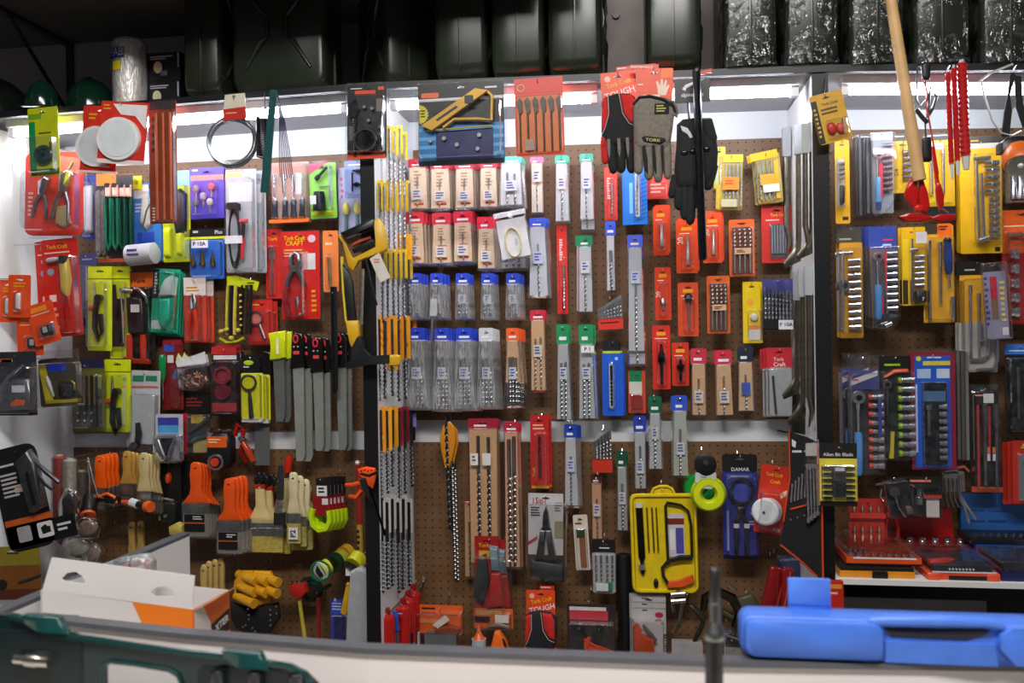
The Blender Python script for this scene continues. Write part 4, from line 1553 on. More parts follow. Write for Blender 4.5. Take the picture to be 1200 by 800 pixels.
# orange-headed hammer pack
I(BP, 'orange-headed black card with chrome claw hammers and red handles', BPC, 162, 320, 20)
CARD('141416', 144, 332, 181, 424, 2, hole=False)
R('header', 'e06a20', 144, 319, 181, 336, -.6, .4)
X('eWave', '3a1c10', 160, 329, 5.4, .6, 0, 1.0, slant=.2)
T('hammer_head', 'chrome', [(145, 340, 6), (151, 339, 7), (160, 342, 7)], [2.6, 3.2, 2.6])
T('hammer_claw', 'c8cacc:c', [(161, 338, 6), (168, 340, 7), (174, 348, 6), (175, 356, 5)], [2.4, 3, 2.4, 1.2])
PUF('tool_body', '0e0e10', [(150, 346), (170, 348), (172, 392), (152, 392)], 0, 7, .2)
R('paper_sticker', 'd8d4d0', 157, 357, 167, 366, 7, 7.6)
L('amber_handle', 'b87a30', (148, 365, 5), (148, 384, 5), [(0, 2.4), (1, 2)])
for x in (153, 169):
    L('red_handle', 'c03a1c:g', (x, 392, 4), (x, 421, 4), [(0, 3), (.3, 3.6), (.9, 3.4), (1, 2.4)])
T('red_foot', 'c03a1c:g', [(147, 419, 3), (158, 423, 4), (176, 424, 3)], 3.2)
BL(146, 336, 179, 422, 11)
# teal tool pack
I(BP, 'teal green blister card with a mint clamp tool', BPC, 196, 315, 26, tilt=-4)
CARD('0c9a74', 180, 315, 212, 390, 1.5)
R('side_print', '16181c', 180, 316, 187, 350, 0, .3)
FP('d8dcdc', 182, 320, 185.5, 346, 7, .4, fill=.7)
PUF('tool_body', 'c0ccc8', [(197, 326), (204, 322), (206, 346), (190, 348), (192, 336)], 0, 6, .2)
PUF('tool_grip', '12a080', [(192, 350), (205, 348), (206, 372), (198, 386), (192, 380)], 0, 8, .25)
C('badge_print', '2a2a30', 190, 342, 3, 0, .5)
R('photo_print', 'b8bcbc', 181, 376, 192, 386, 0, .3)
BL(184, 318, 211, 388, 10)
stack(2, 3, 2.5, 'teal clamp card', 6)
# red-grip pliers with clear pack
I(BP, 'white-headed pack with red-handled mini pliers', BPC, 228, 325, 24)
CARD('c83c28', 215, 325, 241, 401)
R('header_print', 'dcd4cc', 215, 325, 241, 346, 0, .3)
FP('d8902a', 218, 336, 238, 343, 2, .4)
T('plier_jaw', 'steel', [(227, 362, 5), (226, 352, 5), (228, 344, 5)], [3, 2.4, 1])
T('plier_jaw', 'steel', [(230, 362, 5), (231, 352, 5), (229, 344, 5)], [3, 2.4, 1])
T('plier_grip', 'b82a14:g', [(227, 363, 5), (224, 380, 6), (224, 398, 5)], 2.6)
T('plier_grip', 'd03a1c:g', [(230, 363, 5), (233, 380, 6), (231, 398, 5)], 2.6)
BL(217, 344, 239, 400, 10)
stack(1, 9, 1, 'white-headed mini pliers pack', 6)
# bungee bag
I('cord_bundle', 'bundle of black and yellow bungee cords with a lime header card', 'cords', 283, 322, 26)
R('header', 'c8d418', 266, 323, 276, 334, -1, .4)
PG('header', 'c8d418', [(275, 322), (304, 331), (301, 341), (274, 334)], 0, 1)
FP('3a3c10', 290, 331, 300, 337, 2, 1.2)
for i, x in enumerate((266, 271, 277, 283, 289, 295)):
    m = ('b8a83a', '1a1a1c', 'c8b848', '1a1a1c', '2a2a20', '1a1a1c')[i]
    T('cord', m, [(x + 1, 334, i % 3 * 2), (x, 350, i % 3 * 2), (x - 1, 375, i % 3 * 2), (x - 1, 392, i % 3 * 2)], 2.1)
for x, y in ((260, 388), (266, 386), (280, 387), (272, 396)):
    PUF('plastic_hook', 'c0b040', circ(x, y, 3, 8), 3, 7, .5)
T('end_loop', 'b0b018', [(258, 396, 3), (266, 401, 3), (278, 400, 3), (286, 396, 3)], 1.8)
for i in range(6):
    C('cord_fleck', 'd8c850', 284, 346 + i * 7, 1.2, 4, 6.4)
# red magnifier card
I(BP, 'red card with a small round magnifier, beside the lime bungee header', BPC, 304, 350, 20)
CARD('c42a22', 290, 351, 319, 404)
FP('e8a020', 293, 356, 314, 360, 1, .3)
RING('lens_rim', '6a2a24', 301, 373, 7.5, 1.4, 3)
C('lens', 'd87a6a:g', 301, 373, 6.6, 1.5, 2.5)
L('handle', '9a8a84:m', (305, 380, 3), (311, 397, 3), [(0, 1.8), (1, 2.2)])
BL(291, 363, 318, 402, 7)
stack(1, 6, 2, 'red magnifier card', 6)

# ---------------------------------------------------------------- left bay, middle: saws, magnifiers, knives
def handsaw(x, y, yb, w, off, lab, handle='14100f', oval=True, yellow=False, tilt=0, n=0, short=None, dx=0, bw=None):
    I('hand_saw', lab, 'saw', x, y, off, tilt, hy=y + 4)
    bw = bw or w * .85
    hb = y + 42 if not yellow else y + 33
    PG('blade', '84867f' if not yellow else '5c5e5c', [(x - bw / 2, hb - 3), (x + bw / 2, hb - 3), (x + bw * .5, yb - 6), (x + bw * .28, yb), (x - bw * .3, yb)], -.5, .5)
    nt = int((yb - hb) / 6)
    T('tooth_edge', 'a0a2a0:m', [(x + bw / 2 + (.8 if k % 2 else 0), hb + k * 3, 0) for k in range(2 * nt - 1)], .5, n=4)
    if yellow:
        PUF('handle', 'd0dc14', [(x - w * .55, y + 3), (x + w * .5, y), (x + w * .5, y + 32), (x + w * .1, y + 34), (x - w * .5, y + 35), (x - w * .42, y + 18)], -3, 4, .12, full=True)
        R('handle_print', 'e4e8b0', x - 1, y + 9, x + 2, y + 28, 4, 4.4)
    else:
        PUF('handle', handle + ':g', [(x - w * .4, y + 3), (x - w * .1, y - 1), (x + w * .4, y + 1), (x + w * .55, y + 12), (x + w * .5, y + 30), (x + w * .6, y + 41), (x - w * .6, y + 43), (x - w * .5, y + 30)], -4, 4, .15, full=True)
        if oval:
            RING('red_ring', 'd8303a', x - 1, y + 8, 2.6, 1.1, 4.2, ry=4.2)
            R('red_mark', 'd8404a', x - 4, y + 22, x + 3, y + 26, 4, 4.5, 1)
            for q in (-2.5, 2):
                C('rivet', 'b8a8a0', x + q - .5, y + 17, 1, 4, 4.6)
    if n:
        stack(n, dx, 1, short, 5, what='saw')


handsaw(326, 387, 494, 19, 30, 'saw with a bright yellow handle sheath, left of the black saws', yellow=True, n=1, short='yellow-handled saw', dx=7, bw=13)
handsaw(349, 389, 540, 15, 32, 'black red-oval saw next to the yellow-handled saw', n=1, short='left black-handled saw', dx=9)
handsaw(372, 394, 528, 14, 32, 'middle black red-oval saw of three, hung lowest', n=1, short='middle black-handled saw', dx=8)
handsaw(399, 389, 527, 14, 26, 'black red-oval saw behind the yellow hacksaw frame', n=1, short='right black-handled saw', dx=6)
I('saw_blade', 'broad dark grey saw blade hanging below the yellow magnifier pack', 'saw', 306, 440, 20)
PG('blade', '5c605f', [(299, 436), (314, 436), (315, 545), (297, 545)], -.5, .5)
PUF('handle', '14100f:g', [(309, 410), (318, 412), (320, 440), (300, 442), (302, 428)], -3, 3, .2, full=True)

# hacksaw in front of the divider
CUR.pend = None
I('hacksaw', 'big yellow hacksaw with black grips hanging in front of the left divider', 'hacksaw', 425, 262, Y=2.37)
PUF('upper_frame', 'd8a818', [(396, 275), (402, 284), (408, 312), (414, 318), (420, 306), (452, 295), (455, 290), (450, 264), (445, 257), (440, 258), (442, 290), (412, 304), (405, 290), (399, 274)], -4, 4, .04, full=True)
PUF('upper_grip', '141414', [(399, 273), (406, 279), (440, 266), (441, 258), (437, 257)], -6, 6, .12, full=True)
T('red_trigger', 'a83020', [(413, 287, 0), (424, 282, 0), (434, 279, 0)], 2.2)
PUF('lower_cover', '1a1a1a', [(412, 292), (436, 280), (441, 283), (425, 294), (414, 297)], -3, 3, .15, full=True)
T('bow', 'd8c030', [(400, 300, 0), (401, 340, 0), (404, 376, 0)], [2, 1.6, 1.8])
PUF('black_bar', '101012', [(401, 308), (409, 318), (413, 330), (416, 376), (406, 376), (403, 340)], -3, 3, .1, full=True)
L('blade', 'b8b4a0:m', (424, 315, 0), (421, 380, 0), [(0, 2.6), (1, 2.6)], flat=.25)
PUF('lower_frame', 'd8a818', [(404, 375), (419, 375), (420, 392), (417, 400), (411, 408), (408, 400)], -4, 4, .1, full=True)
PUF('lower_grip', '1c1c1e', [(411, 406), (418, 394), (422, 394), (424, 408), (432, 417), (456, 416), (456, 426), (432, 428), (404, 432), (404, 426), (410, 422)], -5, 5, .05, full=True)
PUF('yellow_toe', 'd8a818', rr(452, 416, 467, 429, 3), -4, 4, .2, full=True)
T('cable', '141414', [(428, 300, 2), (434, 330, 2), (441, 358, 2)], 1.2)
PG('paper_tag', 'd8cfc4', [(434, 304), (445, 297), (458, 326), (446, 332)], 4, 4.5)
FP('d08a70', 439, 304, 448, 310, 2, 4.8)

# ---- third row
I(BP, 'zip bag of brown plugs with a white header and lime jagged edge', BPC, 225, 414, 22)
PG('header', 'd8d8d8', [(206, 424), (209, 415), (213, 421), (216, 414), (219, 419), (240, 412), (243, 426), (208, 430)], 0, .8)
PG('lime_edge', 'c8dc20', [(206, 420), (209, 413), (213, 419), (216, 412), (219, 418), (218, 420), (208, 423)], -.4, 0)
for k in range(22):
    x, y = random.uniform(213, 244), random.uniform(437, 450)
    L('wall_plug', random.choice(['a86a44', 'b8886a', 'c89474']), (x, y, random.uniform(0, 5)), (x + random.uniform(-4, 4), y + random.uniform(-4, 4), random.uniform(0, 5)), [(0, 1.2), (1, .8)], n=5)
PUF('bag', 'clear', [(209, 428), (244, 424), (247, 450), (228, 456), (211, 455)], -2, 8, .15)
stack(1, 3, 3, 'zip bag of brown plugs', 9)
I(BP, 'red and blue pack with a green screwdriver in front', BPC, 201, 398, 18)
CARD('7a1a1c', 190, 398, 214, 480)
R('header_print', '3a5ab8', 192, 404, 204, 412, 0, .3)
R('header_print', 'a02024', 192, 398, 212, 404, 0, .3)
R('label_print', 'dcd4d0', 196, 416, 203, 425, 0, .4)
for x in (205, 210):
    PG('blade_print', '5a6aa0', [(x - 3, 440), (x, 432), (x + 3, 440), (x + 3, 444), (x - 3, 444)], 0, .4)
L('screwdriver_handle', '0e7a40:g', (193, 415, 5), (193, 446, 5), [(0, 2.6), (.1, 4), (.7, 4), (1, 2)])
L('screwdriver_shaft', 'steel', (193, 446, 5), (193, 468, 5), [(0, 1), (1, .8)])
BL(200, 428, 213, 478, 6)
I(BP, 'dark red clear pack with two round red lenses', BPC, 264, 406, 24)
CARD('241416', 248, 414, 281, 487, 1, hole=False)
R('header', 'c02e30', 248, 406, 277, 415, -.6, .4)
R('header_print', 'd8d0d0', 250, 416, 277, 421, 0, .4)
RING('lens_rim', '7a1a22', 262, 440, 9, 2, 4)
C('lens', '8a2a34:g', 262, 440, 8, 1, 3)
C('lens_disc', '6a1c28:g', 262, 459, 9, 1, 6)
R('base_print', 'a82a34', 248, 472, 277, 482, 0, .4)
BL(249, 422, 280, 485, 9, 4)
stack(1, 5, -2, 'dark red lens pack', 9)
I(BP, 'bright yellow card with a black magnifying glass and black header', BPC, 295, 416, 32)
R('header', '0e0e14', 283, 416, 304, 437, -.7, 0)
PUF('logo_print', 'a8c020', circ(291, 425, 6, 10, 3), 0, .5, .3)
FP('c8c8d0', 285, 429, 296, 432, 1, .2)
CARD('d8d414', 282, 437, 308, 491, 2, hole=False)
RING('lens_rim', '26261a', 292, 448, 8.5, 1.3, 3)
C('lens', 'ccc814:g', 292, 448, 7.6, 1, 2.4)
L('handle', '18181a', (293, 457, 3), (295, 490, 3), [(0, 1.4), (.3, 2.2), (1, 2.8)])
BL(283, 438, 307, 492, 7)
R('base_clip', 'c8c8c0', 284, 490, 307, 494, -1, 4)
stack(1, 8, 2, 'yellow magnifier card', 8)
# knives in grey cards
I(BP, 'pair of pale grey cards with green print holding black snap-off knives', BPC, 170, 433, 30, tilt=-2)
for x0 in (151, 166):
    c = R('card', 'b4b6b8', x0 + 2, 434, x0 + 22, 520, -.6 - (x0 < 160) * 1.2, 0 - (x0 < 160) * 1.2, 1)
    R('title_print', '1a7a50', x0 + 5, 440, x0 + 18, 446, 0, .4, 0, c)
    R('line_print', 'c8524a', x0 + 4, 452, x0 + 20, 454, 0, .4, 0, c)
T('knife', '0e0e12:g', [(165, 495, 4), (167, 508, 5), (164, 524, 4)], [3, 4, 3.4])
R('side_card', 'a82a28', 150, 440, 156, 480, -4, -3)
C('knife_wheel', '3a3a3e', 163, 521, 4, 3, 8)
BL(155, 460, 187, 530, 9)
stack(1, -4, 4, 'grey knife card pair', 8)
I(BP, 'silver clear bag of small pliers with a blue picture header', BPC, 198, 485, 40)
CARD('b8b8c0', 182, 485, 214, 540, 2)
R('picture_print', '3a3c9a', 185, 489, 209, 498, 0, .4)
R('picture_print', '4a98c8', 185, 498, 209, 507, 0, .4)
PG('plier_jaw', '4a4a50:m', [(190, 513), (203, 513), (196, 533)], 1, 5)
T('plier_arm', 'c8c8cc:m', [(187, 515, 4), (192, 528, 5), (195, 538, 4)], 1.8)
T('plier_arm', 'c8c8cc:m', [(206, 515, 4), (201, 528, 5), (199, 538, 4)], 1.8)
PUF('bag', 'clear', rr(182, 508, 214, 542, 3), 0, 9, .1)
I(BP, 'red-striped pack with yellow tools under the zip bag', BPC, 230, 484, 26)
CARD('3c3a34', 215, 485, 246, 532)
R('stripe_print', 'b02038', 214, 484, 220, 532, 0, .4)
R('panel_print', 'b89a38', 224, 486, 238, 496, 0, .4)
R('panel_print', 'b0a060', 226, 514, 242, 530, 0, .4)
T('tool', '9aa0a8:m', [(222, 506, 4), (232, 500, 5), (243, 492, 4)], 2)
T('tool', '6a88a8:m', [(222, 520, 4), (232, 512, 5), (244, 510, 4)], 1.8)
BL(220, 486, 246, 531, 8)
I('tape_measure', 'black tape measure with orange label and chrome rim', 'tape measure', 259, 500, 34)
PUF('case', '141416', [(246, 512), (252, 506), (270, 506), (274, 514), (274, 540), (268, 548), (250, 548), (245, 540)], -4, 9, .12)
R('label', 'e05a1c', 247, 510, 270, 523, 8.6, 9.6, 1)
FP('f0c8a0', 249, 513, 266, 519, 2, 9.8)
RING('rim', 'chrome', 257, 540, 8, 2, 9)
C('hub', 'c8401c', 256, 540, 5, 8, 11)
I('clamp', 'dark red spring clamp beside the tape measure', 'clamp', 284, 496, 22)
T('arm', 'b01c18:g', [(276, 510, 2), (280, 498, 3), (288, 503, 3), (284, 514, 3)], [3, 3.4, 3, 2.4])
T('arm', 'b83a18:g', [(284, 516, 2), (292, 528, 3), (297, 540, 2)], [3, 4, 3])
T('arm', '801412:g', [(286, 514, 0), (282, 528, 0), (288, 542, 0)], [3, 3.4, 2.4])
C('spring', 'chrome', 285, 513, 3, 2, 7)
# small hooks strip left over: dark red packs behind
I(BP, 'dark pack with red figures under the green screwdriver pack', BPC, 228, 462, 12)
CARD('1c1416', 214, 460, 246, 484, 1)
FP('8a2a20', 218, 466, 240, 478, 3, .3)

# ================================================================ LEFT BAY, LOWER: brushes and rollers
def flat_brush(x, y, hw, hy, bw, fy, by, lab, hm, bm='b8a890', off=20, n=0, short=None, dx=0, dy=0, label=True, ferr='silver', tilt=0, dd=6):
    """a flat paint brush hung by its handle: handle hw wide from y to hy, ferrule bw wide to fy, bristles to by"""
    I('paint_brush', lab, 'brush', x, y, off, tilt, hy=y + 7)
    pts = [(x - hw * .4, y + 2), (x - hw * .2, y), (x + hw * .2, y), (x + hw * .4, y + 2), (x + hw * .5, y + (hy - y) * .3), (x + hw * .42, y + (hy - y) * .6),
           (x + hw * .55, y + (hy - y) * .8), (x + bw * .5, hy), (x - bw * .5, hy), (x - hw * .55, y + (hy - y) * .8), (x - hw * .42, y + (hy - y) * .6), (x - hw * .5, y + (hy - y) * .3)]
    PUF('handle', hm, pts, -2.2, 2.2, .1, full=True)
    C('hang_hole', '2a1c12', x, y + 7, 1.2, 1.4, 2.3)
    R('ferrule', 'c0bcb4:m' if ferr == 'silver' else ferr, x - bw * .5, hy - 1, x + bw * .5, fy, -2.6, 2.6, 1)
    b = [(x - bw * .48, fy - 1), (x + bw * .48, fy - 1), (x + bw * .5, by - 2), (x + bw * .46, by), (x - bw * .46, by), (x - bw * .5, by - 2)]
    part('bristles', prism(b, -2, 2), bm + ':f' if ':' not in bm else bm)
    if label:
        R('wrapper', 'clear', x - bw * .52, hy + 2, x + bw * .54, by + 1.5, 2.8, 3.0)
        R('label_print', '1a1616', x - bw * .42, fy + 1, x + bw * .32, fy + 10, 3.0, 3.3)
        R('label_print', '1a1616', x - bw * .42, fy + 12, x + bw * .32, fy + 21, 3.0, 3.3)
        R('label_line', 'c85a28', x - bw * .42, fy + 10.4, x + bw * .32, fy + 11.6, 3.0, 3.3)
        FP('c8c4c0', x - bw * .1, fy + 3, x + bw * .28, fy + 8, 2, 3.5)
    if n:
        stack(n, dx, dy, short, dd, what='brush')


flat_brush(230, 541, 15, 590, 32, 601, 628, 'front brush of the upper stack of orange-handled flat brushes', 'e8541a:g', 'b4ac9c', 44, 3, 'upper orange brush stack', 3.5, 1)
flat_brush(269, 560, 14, 610, 30, 622, 648, 'front brush of the lower stack of orange-handled flat brushes', 'e8541a:g', 'b4ac9c', 48, 3, 'lower orange brush stack', 5, -1)
# wide cream block brush
I('paint_brush', 'wide cream-handled block brush with yellow bristles', 'brush', 306, 566, 32, hy=572)
PUF('handle', 'd0bc80', [(300, 571), (310, 571), (311, 592), (318, 606), (331, 613), (280, 613), (293, 606), (300, 592)], -2.5, 2.5, .08, full=True)
R('red_collar', 'a82818', 299, 567, 311, 572, -2.6, 2.6, 1)
for k in range(5):
    PUF('black_tip', '141212', circ(301 + k * 3, 562 - (k % 2) * 4, 3, 8, 6), -2, 3, .4, full=True)
R('ferrule', 'c0c0c0:m', 280, 612, 332, 627, -3, 3, 1)
T('ferrule_bead', 'd0d0d0:c', [(280, 619, 3), (332, 618, 3)], .8)
R('bristles', 'b4a04c:f', 281, 626, 331, 646, -2.5, 2.5)
stack(1, 9, 2, 'wide cream block brush', 7, what='brush')
# white brush in sleeve
flat_brush(344, 553, 11, 602, 16, 612, 636, 'pale wooden brush in a clear sleeve with a small price label', 'd8caa0', 'a89a54', 46, 2, 'pale sleeved brush', 7, 4, label=False)
I('price_label', 'small black and white price label on the sleeved brush', 'label', 343, 617, Y=D - 51 * UNIT)
R('label', 'e0dcd4', 338, 618, 349, 632, -.3, .2)
X('P2', '141414', 343.5, 625, 6, .4, 90)
attach('pale wooden brush in a clear sleeve with a small price label')
flat_brush(345, 560, 40, 600, 36, 604, 644, 'wide yellow-bristled brush behind the sleeved brushes', 'd0bc80', 'b0a050', 22, 0, label=False)
# little black wire brushes
I('paint_brush', 'short black round brush with chrome ferrule between block brush and sleeved brush', 'brush', 328, 560, 52)
L('handle', '2a2c2c', (329, 545, 0), (328, 585, 0), [(0, 2.4), (.5, 4.5), (1, 4)])
L('ferrule', 'chrome', (328, 585, 0), (327, 600, 0), [(0, 5), (.4, 6), (.5, 5.4), (1, 6)])
L('bristles', 'rubber', (327, 600, 0), (327, 614, 0), [(0, 6.5), (1, 7)])
I('scraper', 'dark scraper with a red handle end hanging behind the brushes', 'scraper', 340, 534, 14)
L('handle', 'c02a14:g', (340, 533, 2), (338, 553, 2), [(0, 2.5), (.3, 4.6), (1, 4)])
L('shaft', '2a2422', (338, 553, 2), (336, 590, 2), [(0, 2), (1, 2)])
# row at left: orange brushes, wooden brushes
flat_brush(118, 533, 13, 572, 14, 582, 596, 'front slim orange-handled brush in the row above the rollers', 'ea5a14:g', '6a5a50', 50, 3, 'slim orange brush row', 5, -1, label=False)
flat_brush(149, 528, 10, 567, 17, 580, 592, 'front wooden-handled brush with silver ferrule, left of the cream ones', 'b88a3c', '4a3c34', 52, 2, 'wooden-handled brush row', 5, 1, label=False)
flat_brush(169, 530, 12, 576, 17, 586, 600, 'front cream-handled brush, right of the wooden-handled ones', 'c8b47c', '5a4c40', 54, 3, 'cream-handled brush row', 4, 1, label=False)
flat_brush(134, 528, 12, 572, 15, 580, 592, 'black-handled brush between the orange and wooden handles', '161214', '2a2420', 30, 0, label=False)
for k, (x, y) in enumerate(((155, 611), (165, 610))):
    flat_brush(x, y, 8, y + 40, 9, y + 48, y + 60, ['left', 'right'][k] + ' of two bare wooden handles above the white box flap', 'b8954c', '5a4c40', 24, 0, label=False)
for k, (x, y) in enumerate(((239, 661), (245, 657), (252, 655), (259, 654))):
    flat_brush(x, y, 8, y + 48, 9, y + 56, y + 70, ['first', 'second', 'third', 'fourth'][k] + ' from left of four wooden handles beside the orange carton', 'c0a060', '5a4c40', 60 - k * 8, 0, label=False)
# black scraper packs
I(BP, 'black pack with an orange tip and chrome tool, left of the orange brushes', BPC, 200, 540, 26)
CARD('131214', 188, 540, 212, 612, 1)
PUF('orange_tip', 'c84a1c', circ(198, 560, 3, 8, 7), 0, 5, .4)
L('chrome_tool', 'chrome', (192, 583, 4), (206, 586, 4), [(0, 2), (1, 2.4)])
PUF('tool_body', '1e201c', rr(190, 586, 208, 612, 3), 0, 7, .2)
R('lime_print', '8a9a2a', 189, 590, 191, 608, 7, 7.4)
C('screw', 'chrome', 197, 603, 2, 6.5, 8)
stack(1, 10, 0, 'black orange-tip pack', 8)
I('sanding_sponge', 'small cream sponge block lying under the black pack', 'sponge', 207, 612, 46)
PUF('sponge', 'c0a850:f', [(200, 616), (210, 611), (216, 614), (215, 625), (201, 626)], -4, 6, .15, full=True)
# paint rollers
I('paint_roller', 'paint roller frame with chrome wire and orange-rimmed black tube', 'paint roller', 104, 536, 60)
T('wire', 'chrome', [(97, 545, 0), (103, 536, 0), (106, 560, 2), (107, 583, 4)], 1)
T('wire', 'chrome', [(103, 536, 0), (110, 560, 3), (117, 582, 4)], 1)
L('tube', '141412', (103, 584, -2), (112, 600, 14), [(0, 8), (1, 8)], n=16)
L('rim', 'e05a24', (111.6, 599, 13.4), (112.4, 601, 15), [(0, 8), (1, 8)], n=16)
L('bore', '1a0a06', (112.3, 600.8, 14.9), (112.6, 601.2, 15.3), [(0, 5), (1, 5)], n=14)
L('cap', 'd85a24', (98, 582, -2), (118, 582, -2), [(0, 2), (1, 2)])
I('scraper', 'black scraper with orange grip lying flat left of the orange-tipped one', 'scraper', 130, 580, 64)
L('grip', '161412', (122, 584, 0), (141, 585, 4), [(0, 3), (.2, 5), (1, 4.6)])
T('orange_edge', 'e8641c', [(122, 580, 4), (130, 577, 6), (138, 581, 6), (140, 588, 6)], 1.8)
I('scraper', 'orange-ended black scraper with a white price band', 'scraper', 165, 588, 66)
L('handle', 'e0561c', (143, 588, 0), (156, 589, 2), [(0, 2), (1, 3.6)])
L('price_band', 'd8dadc', (155, 588, 2), (164, 590, 4), [(0, 5), (1, 5)])
L('body', '1a1614', (164, 590, 4), (174, 591, 6), [(0, 4), (1, 4)])
L('end_ring', 'ea641c', (173, 591, 6), (182, 592, 9), [(0, 4), (.4, 6.4), (1, 6)], n=14)
# wrapped roller sleeves
for k, (x, y0, y1, m, lb, off) in enumerate(((70, 534, 628, 'a03a2c:f', 'rust red roller sleeve in clear wrap at the bay corner', 70), (82, 538, 612, 'b0a89c:f', 'white roller sleeve in clear wrap beside the red one', 78), (96, 552, 604, '6a6458:f', 'grey roller sleeve half hidden by the paint roller frame', 40))):
    I('roller_sleeve', lb, 'roller sleeve', x, y0, off, group='roller sleeves')
    L('nap', m, (x, y0, 0), (x - 1, y1, 0), [(0, 5), (.02, 7), (.98, 7), (1, 5)], n=14)
    L('core', 'cfc8b8', (x, y0 - 1.5, 0), (x, y0 + 2, 0), [(0, 3.4), (1, 3.4)])
    L('wrap', 'clear', (x, y0 - 4, 0), (x - 1, y1 + 6, 0), [(0, 2), (.06, 8.6), (.5, 9), (.95, 8.6), (1, 4)], n=12)
for k, (x, y, w, h, m) in enumerate(((83, 594, 12, 24, '241c18'), (104, 618, 15, 14, '7a6258'), (92, 640, 18, 16, '9a928a'), (110, 646, 12, 16, '8a7a70'), (74, 628, 8, 14, '5a4c44'))):
    I('plastic_bag_pack', ['black rag in a clear bag between the roller sleeves', 'brown pad in a crumpled clear bag under the roller tube', 'grey pad in a crumpled clear bag above the carton', 'rosy pad in clear bag beside the grey pad', 'dark small pad in clear bag under the red sleeve'][k], 'bagged pad', x, y - h, 84 - k * 6)
    PUF('pad', m + ':f', circ(x, y, w * .8, 10, h * .7), -4, 6, .3, full=True)
    vv = circ(x, y, w, 14, h)
    PUF('bag', 'clear', [(a + random.uniform(-2, 2), b + random.uniform(-2, 2)) for a, b in vv], -5, 9, .25, full=True)
# lime cable loops
I('cable_loop_pack', 'front red and black card with a lime green cable loop', 'cable pack', 377, 558, 62)
R('card', '1c1214', 370, 560, 387, 582, -.7, 0)
R('card_base', '8a1418', 366, 580, 386, 604, -.7, 0)
R('price_note', 'e0e0de', 371, 569, 383, 581, .1, .5)
FP('141414', 373, 571, 381, 579, 2, .7)
R('price_note', 'e0d8d8', 377, 584, 384, 591, .1, .5)
T('lime_loop', 'c0e010', [(366, 596, 0), (364, 604, 0), (366, 615, 0), (373, 621, 0), (382, 619, 0), (386, 610, 0), (385, 598, 0)], 4)
stack(4, 4.5, -.5, 'lime cable loop card', 6)
# orange clamp on the divider
I('clamp', 'bright orange trigger clamp hanging on the black divider edge', 'clamp', 430, 546, Y=2.375, tilt=0)
PUF('jaw', 'f0541a:g', [(420, 549), (430, 546), (440, 548), (441, 556), (437, 572), (430, 566), (422, 556)], -3, 5, .12, full=True)
T('lever', 'f0541a:g', [(405, 568, 2), (414, 568, 3), (424, 565, 3)], [2, 3, 3])
T('lever', 'e84c16:g', [(409, 581, 2), (418, 582, 3), (424, 574, 3)], [2, 3, 3])
PUF('body', '141414', [(421, 560), (430, 558), (434, 572), (436, 588), (428, 576)], -3, 6, .15, full=True)
T('bar', '1a1a1c:m', [(430, 560, 3), (440, 590, 3), (451, 626, 3)], 1.4)
T('handle_tail', '141414', [(424, 554, 4), (434, 556, 5), (444, 552, 4)], 1.8)
for k in range(4):
    C('hole', '3a1408', 425 + k * 4, 551 - (k % 2), 1, 4.6, 5.2)
# carpenter's level
I('printed_rod', 'slim red and yellow printed rod hanging beside the left divider', 'rod', 420, 538, 30)
L('rod', 'a82420', (420, 540, 0), (420, 614, 0), [(0, 3.4), (1, 3.4)], n=8)
L('yellow_end', 'b89830', (420, 614, 0), (421, 652, 0), [(0, 3.4), (1, 3.4)], n=8)
FP('2a2010', 418, 620, 423, 646, 4, 3.5)
C('cap', 'e0d8d0', 420, 541, 2.6, 3, 3.8)
# yellow tool holster
I('tool_holster', 'yellow bundle of moulded tubes above a black riveted leather holster', 'holster', 299, 665, 44)
for k in range(7):
    x, y = 283 + (k % 3) * 13, 674 + (k // 3) * 12
    L('tube', 'd89a1c:g', (x - 6, y, -4 + k), (x + 22, y + 4, 10 + k), [(0, 5), (1, 5.6)], n=12)
PUF('moulding', 'd8981a:g', [(275, 680), (284, 668), (318, 668), (324, 680), (318, 704), (296, 712), (274, 700)], -4, 5, .15, full=True)
R('grill', '3a2a10', 279, 686, 303, 694, 4.6, 5.4, 2)
PUF('leather', '0e0c0c:f', [(270, 706), (296, 714), (326, 704), (328, 722), (316, 740), (296, 746), (276, 736), (270, 722)], -4, 4, .1, full=True)
for x, y in ((292, 712), (293, 719), (293, 724), (318, 712), (318, 718), (318, 724), (318, 730), (325, 708), (325, 716), (286, 733), (289, 731), (297, 734), (300, 738)):
    C('rivet', 'chrome', x, y, 1.2, 3.5, 5)
PUF('yellow_tip', 'b88420:g', [(283, 738), (310, 738), (306, 750), (288, 750)], -3, 3, .2, full=True)
# red mallet
I('mallet', 'red-headed mallet with a yellow handle below the tape rolls', 'mallet', 350, 680, 40)
PUF('head', 'c8281c', [(340, 684), (358, 681), (361, 692), (352, 701), (342, 696)], -6, 6, .12, full=True)
L('handle', 'b8a83a', (350, 700, 0), (358, 760, 0), [(0, 2.2), (1, 2.4)])
for x in (343, 349, 355):
    C('staple', 'chrome', x, 681, 1.4, 2, 7)
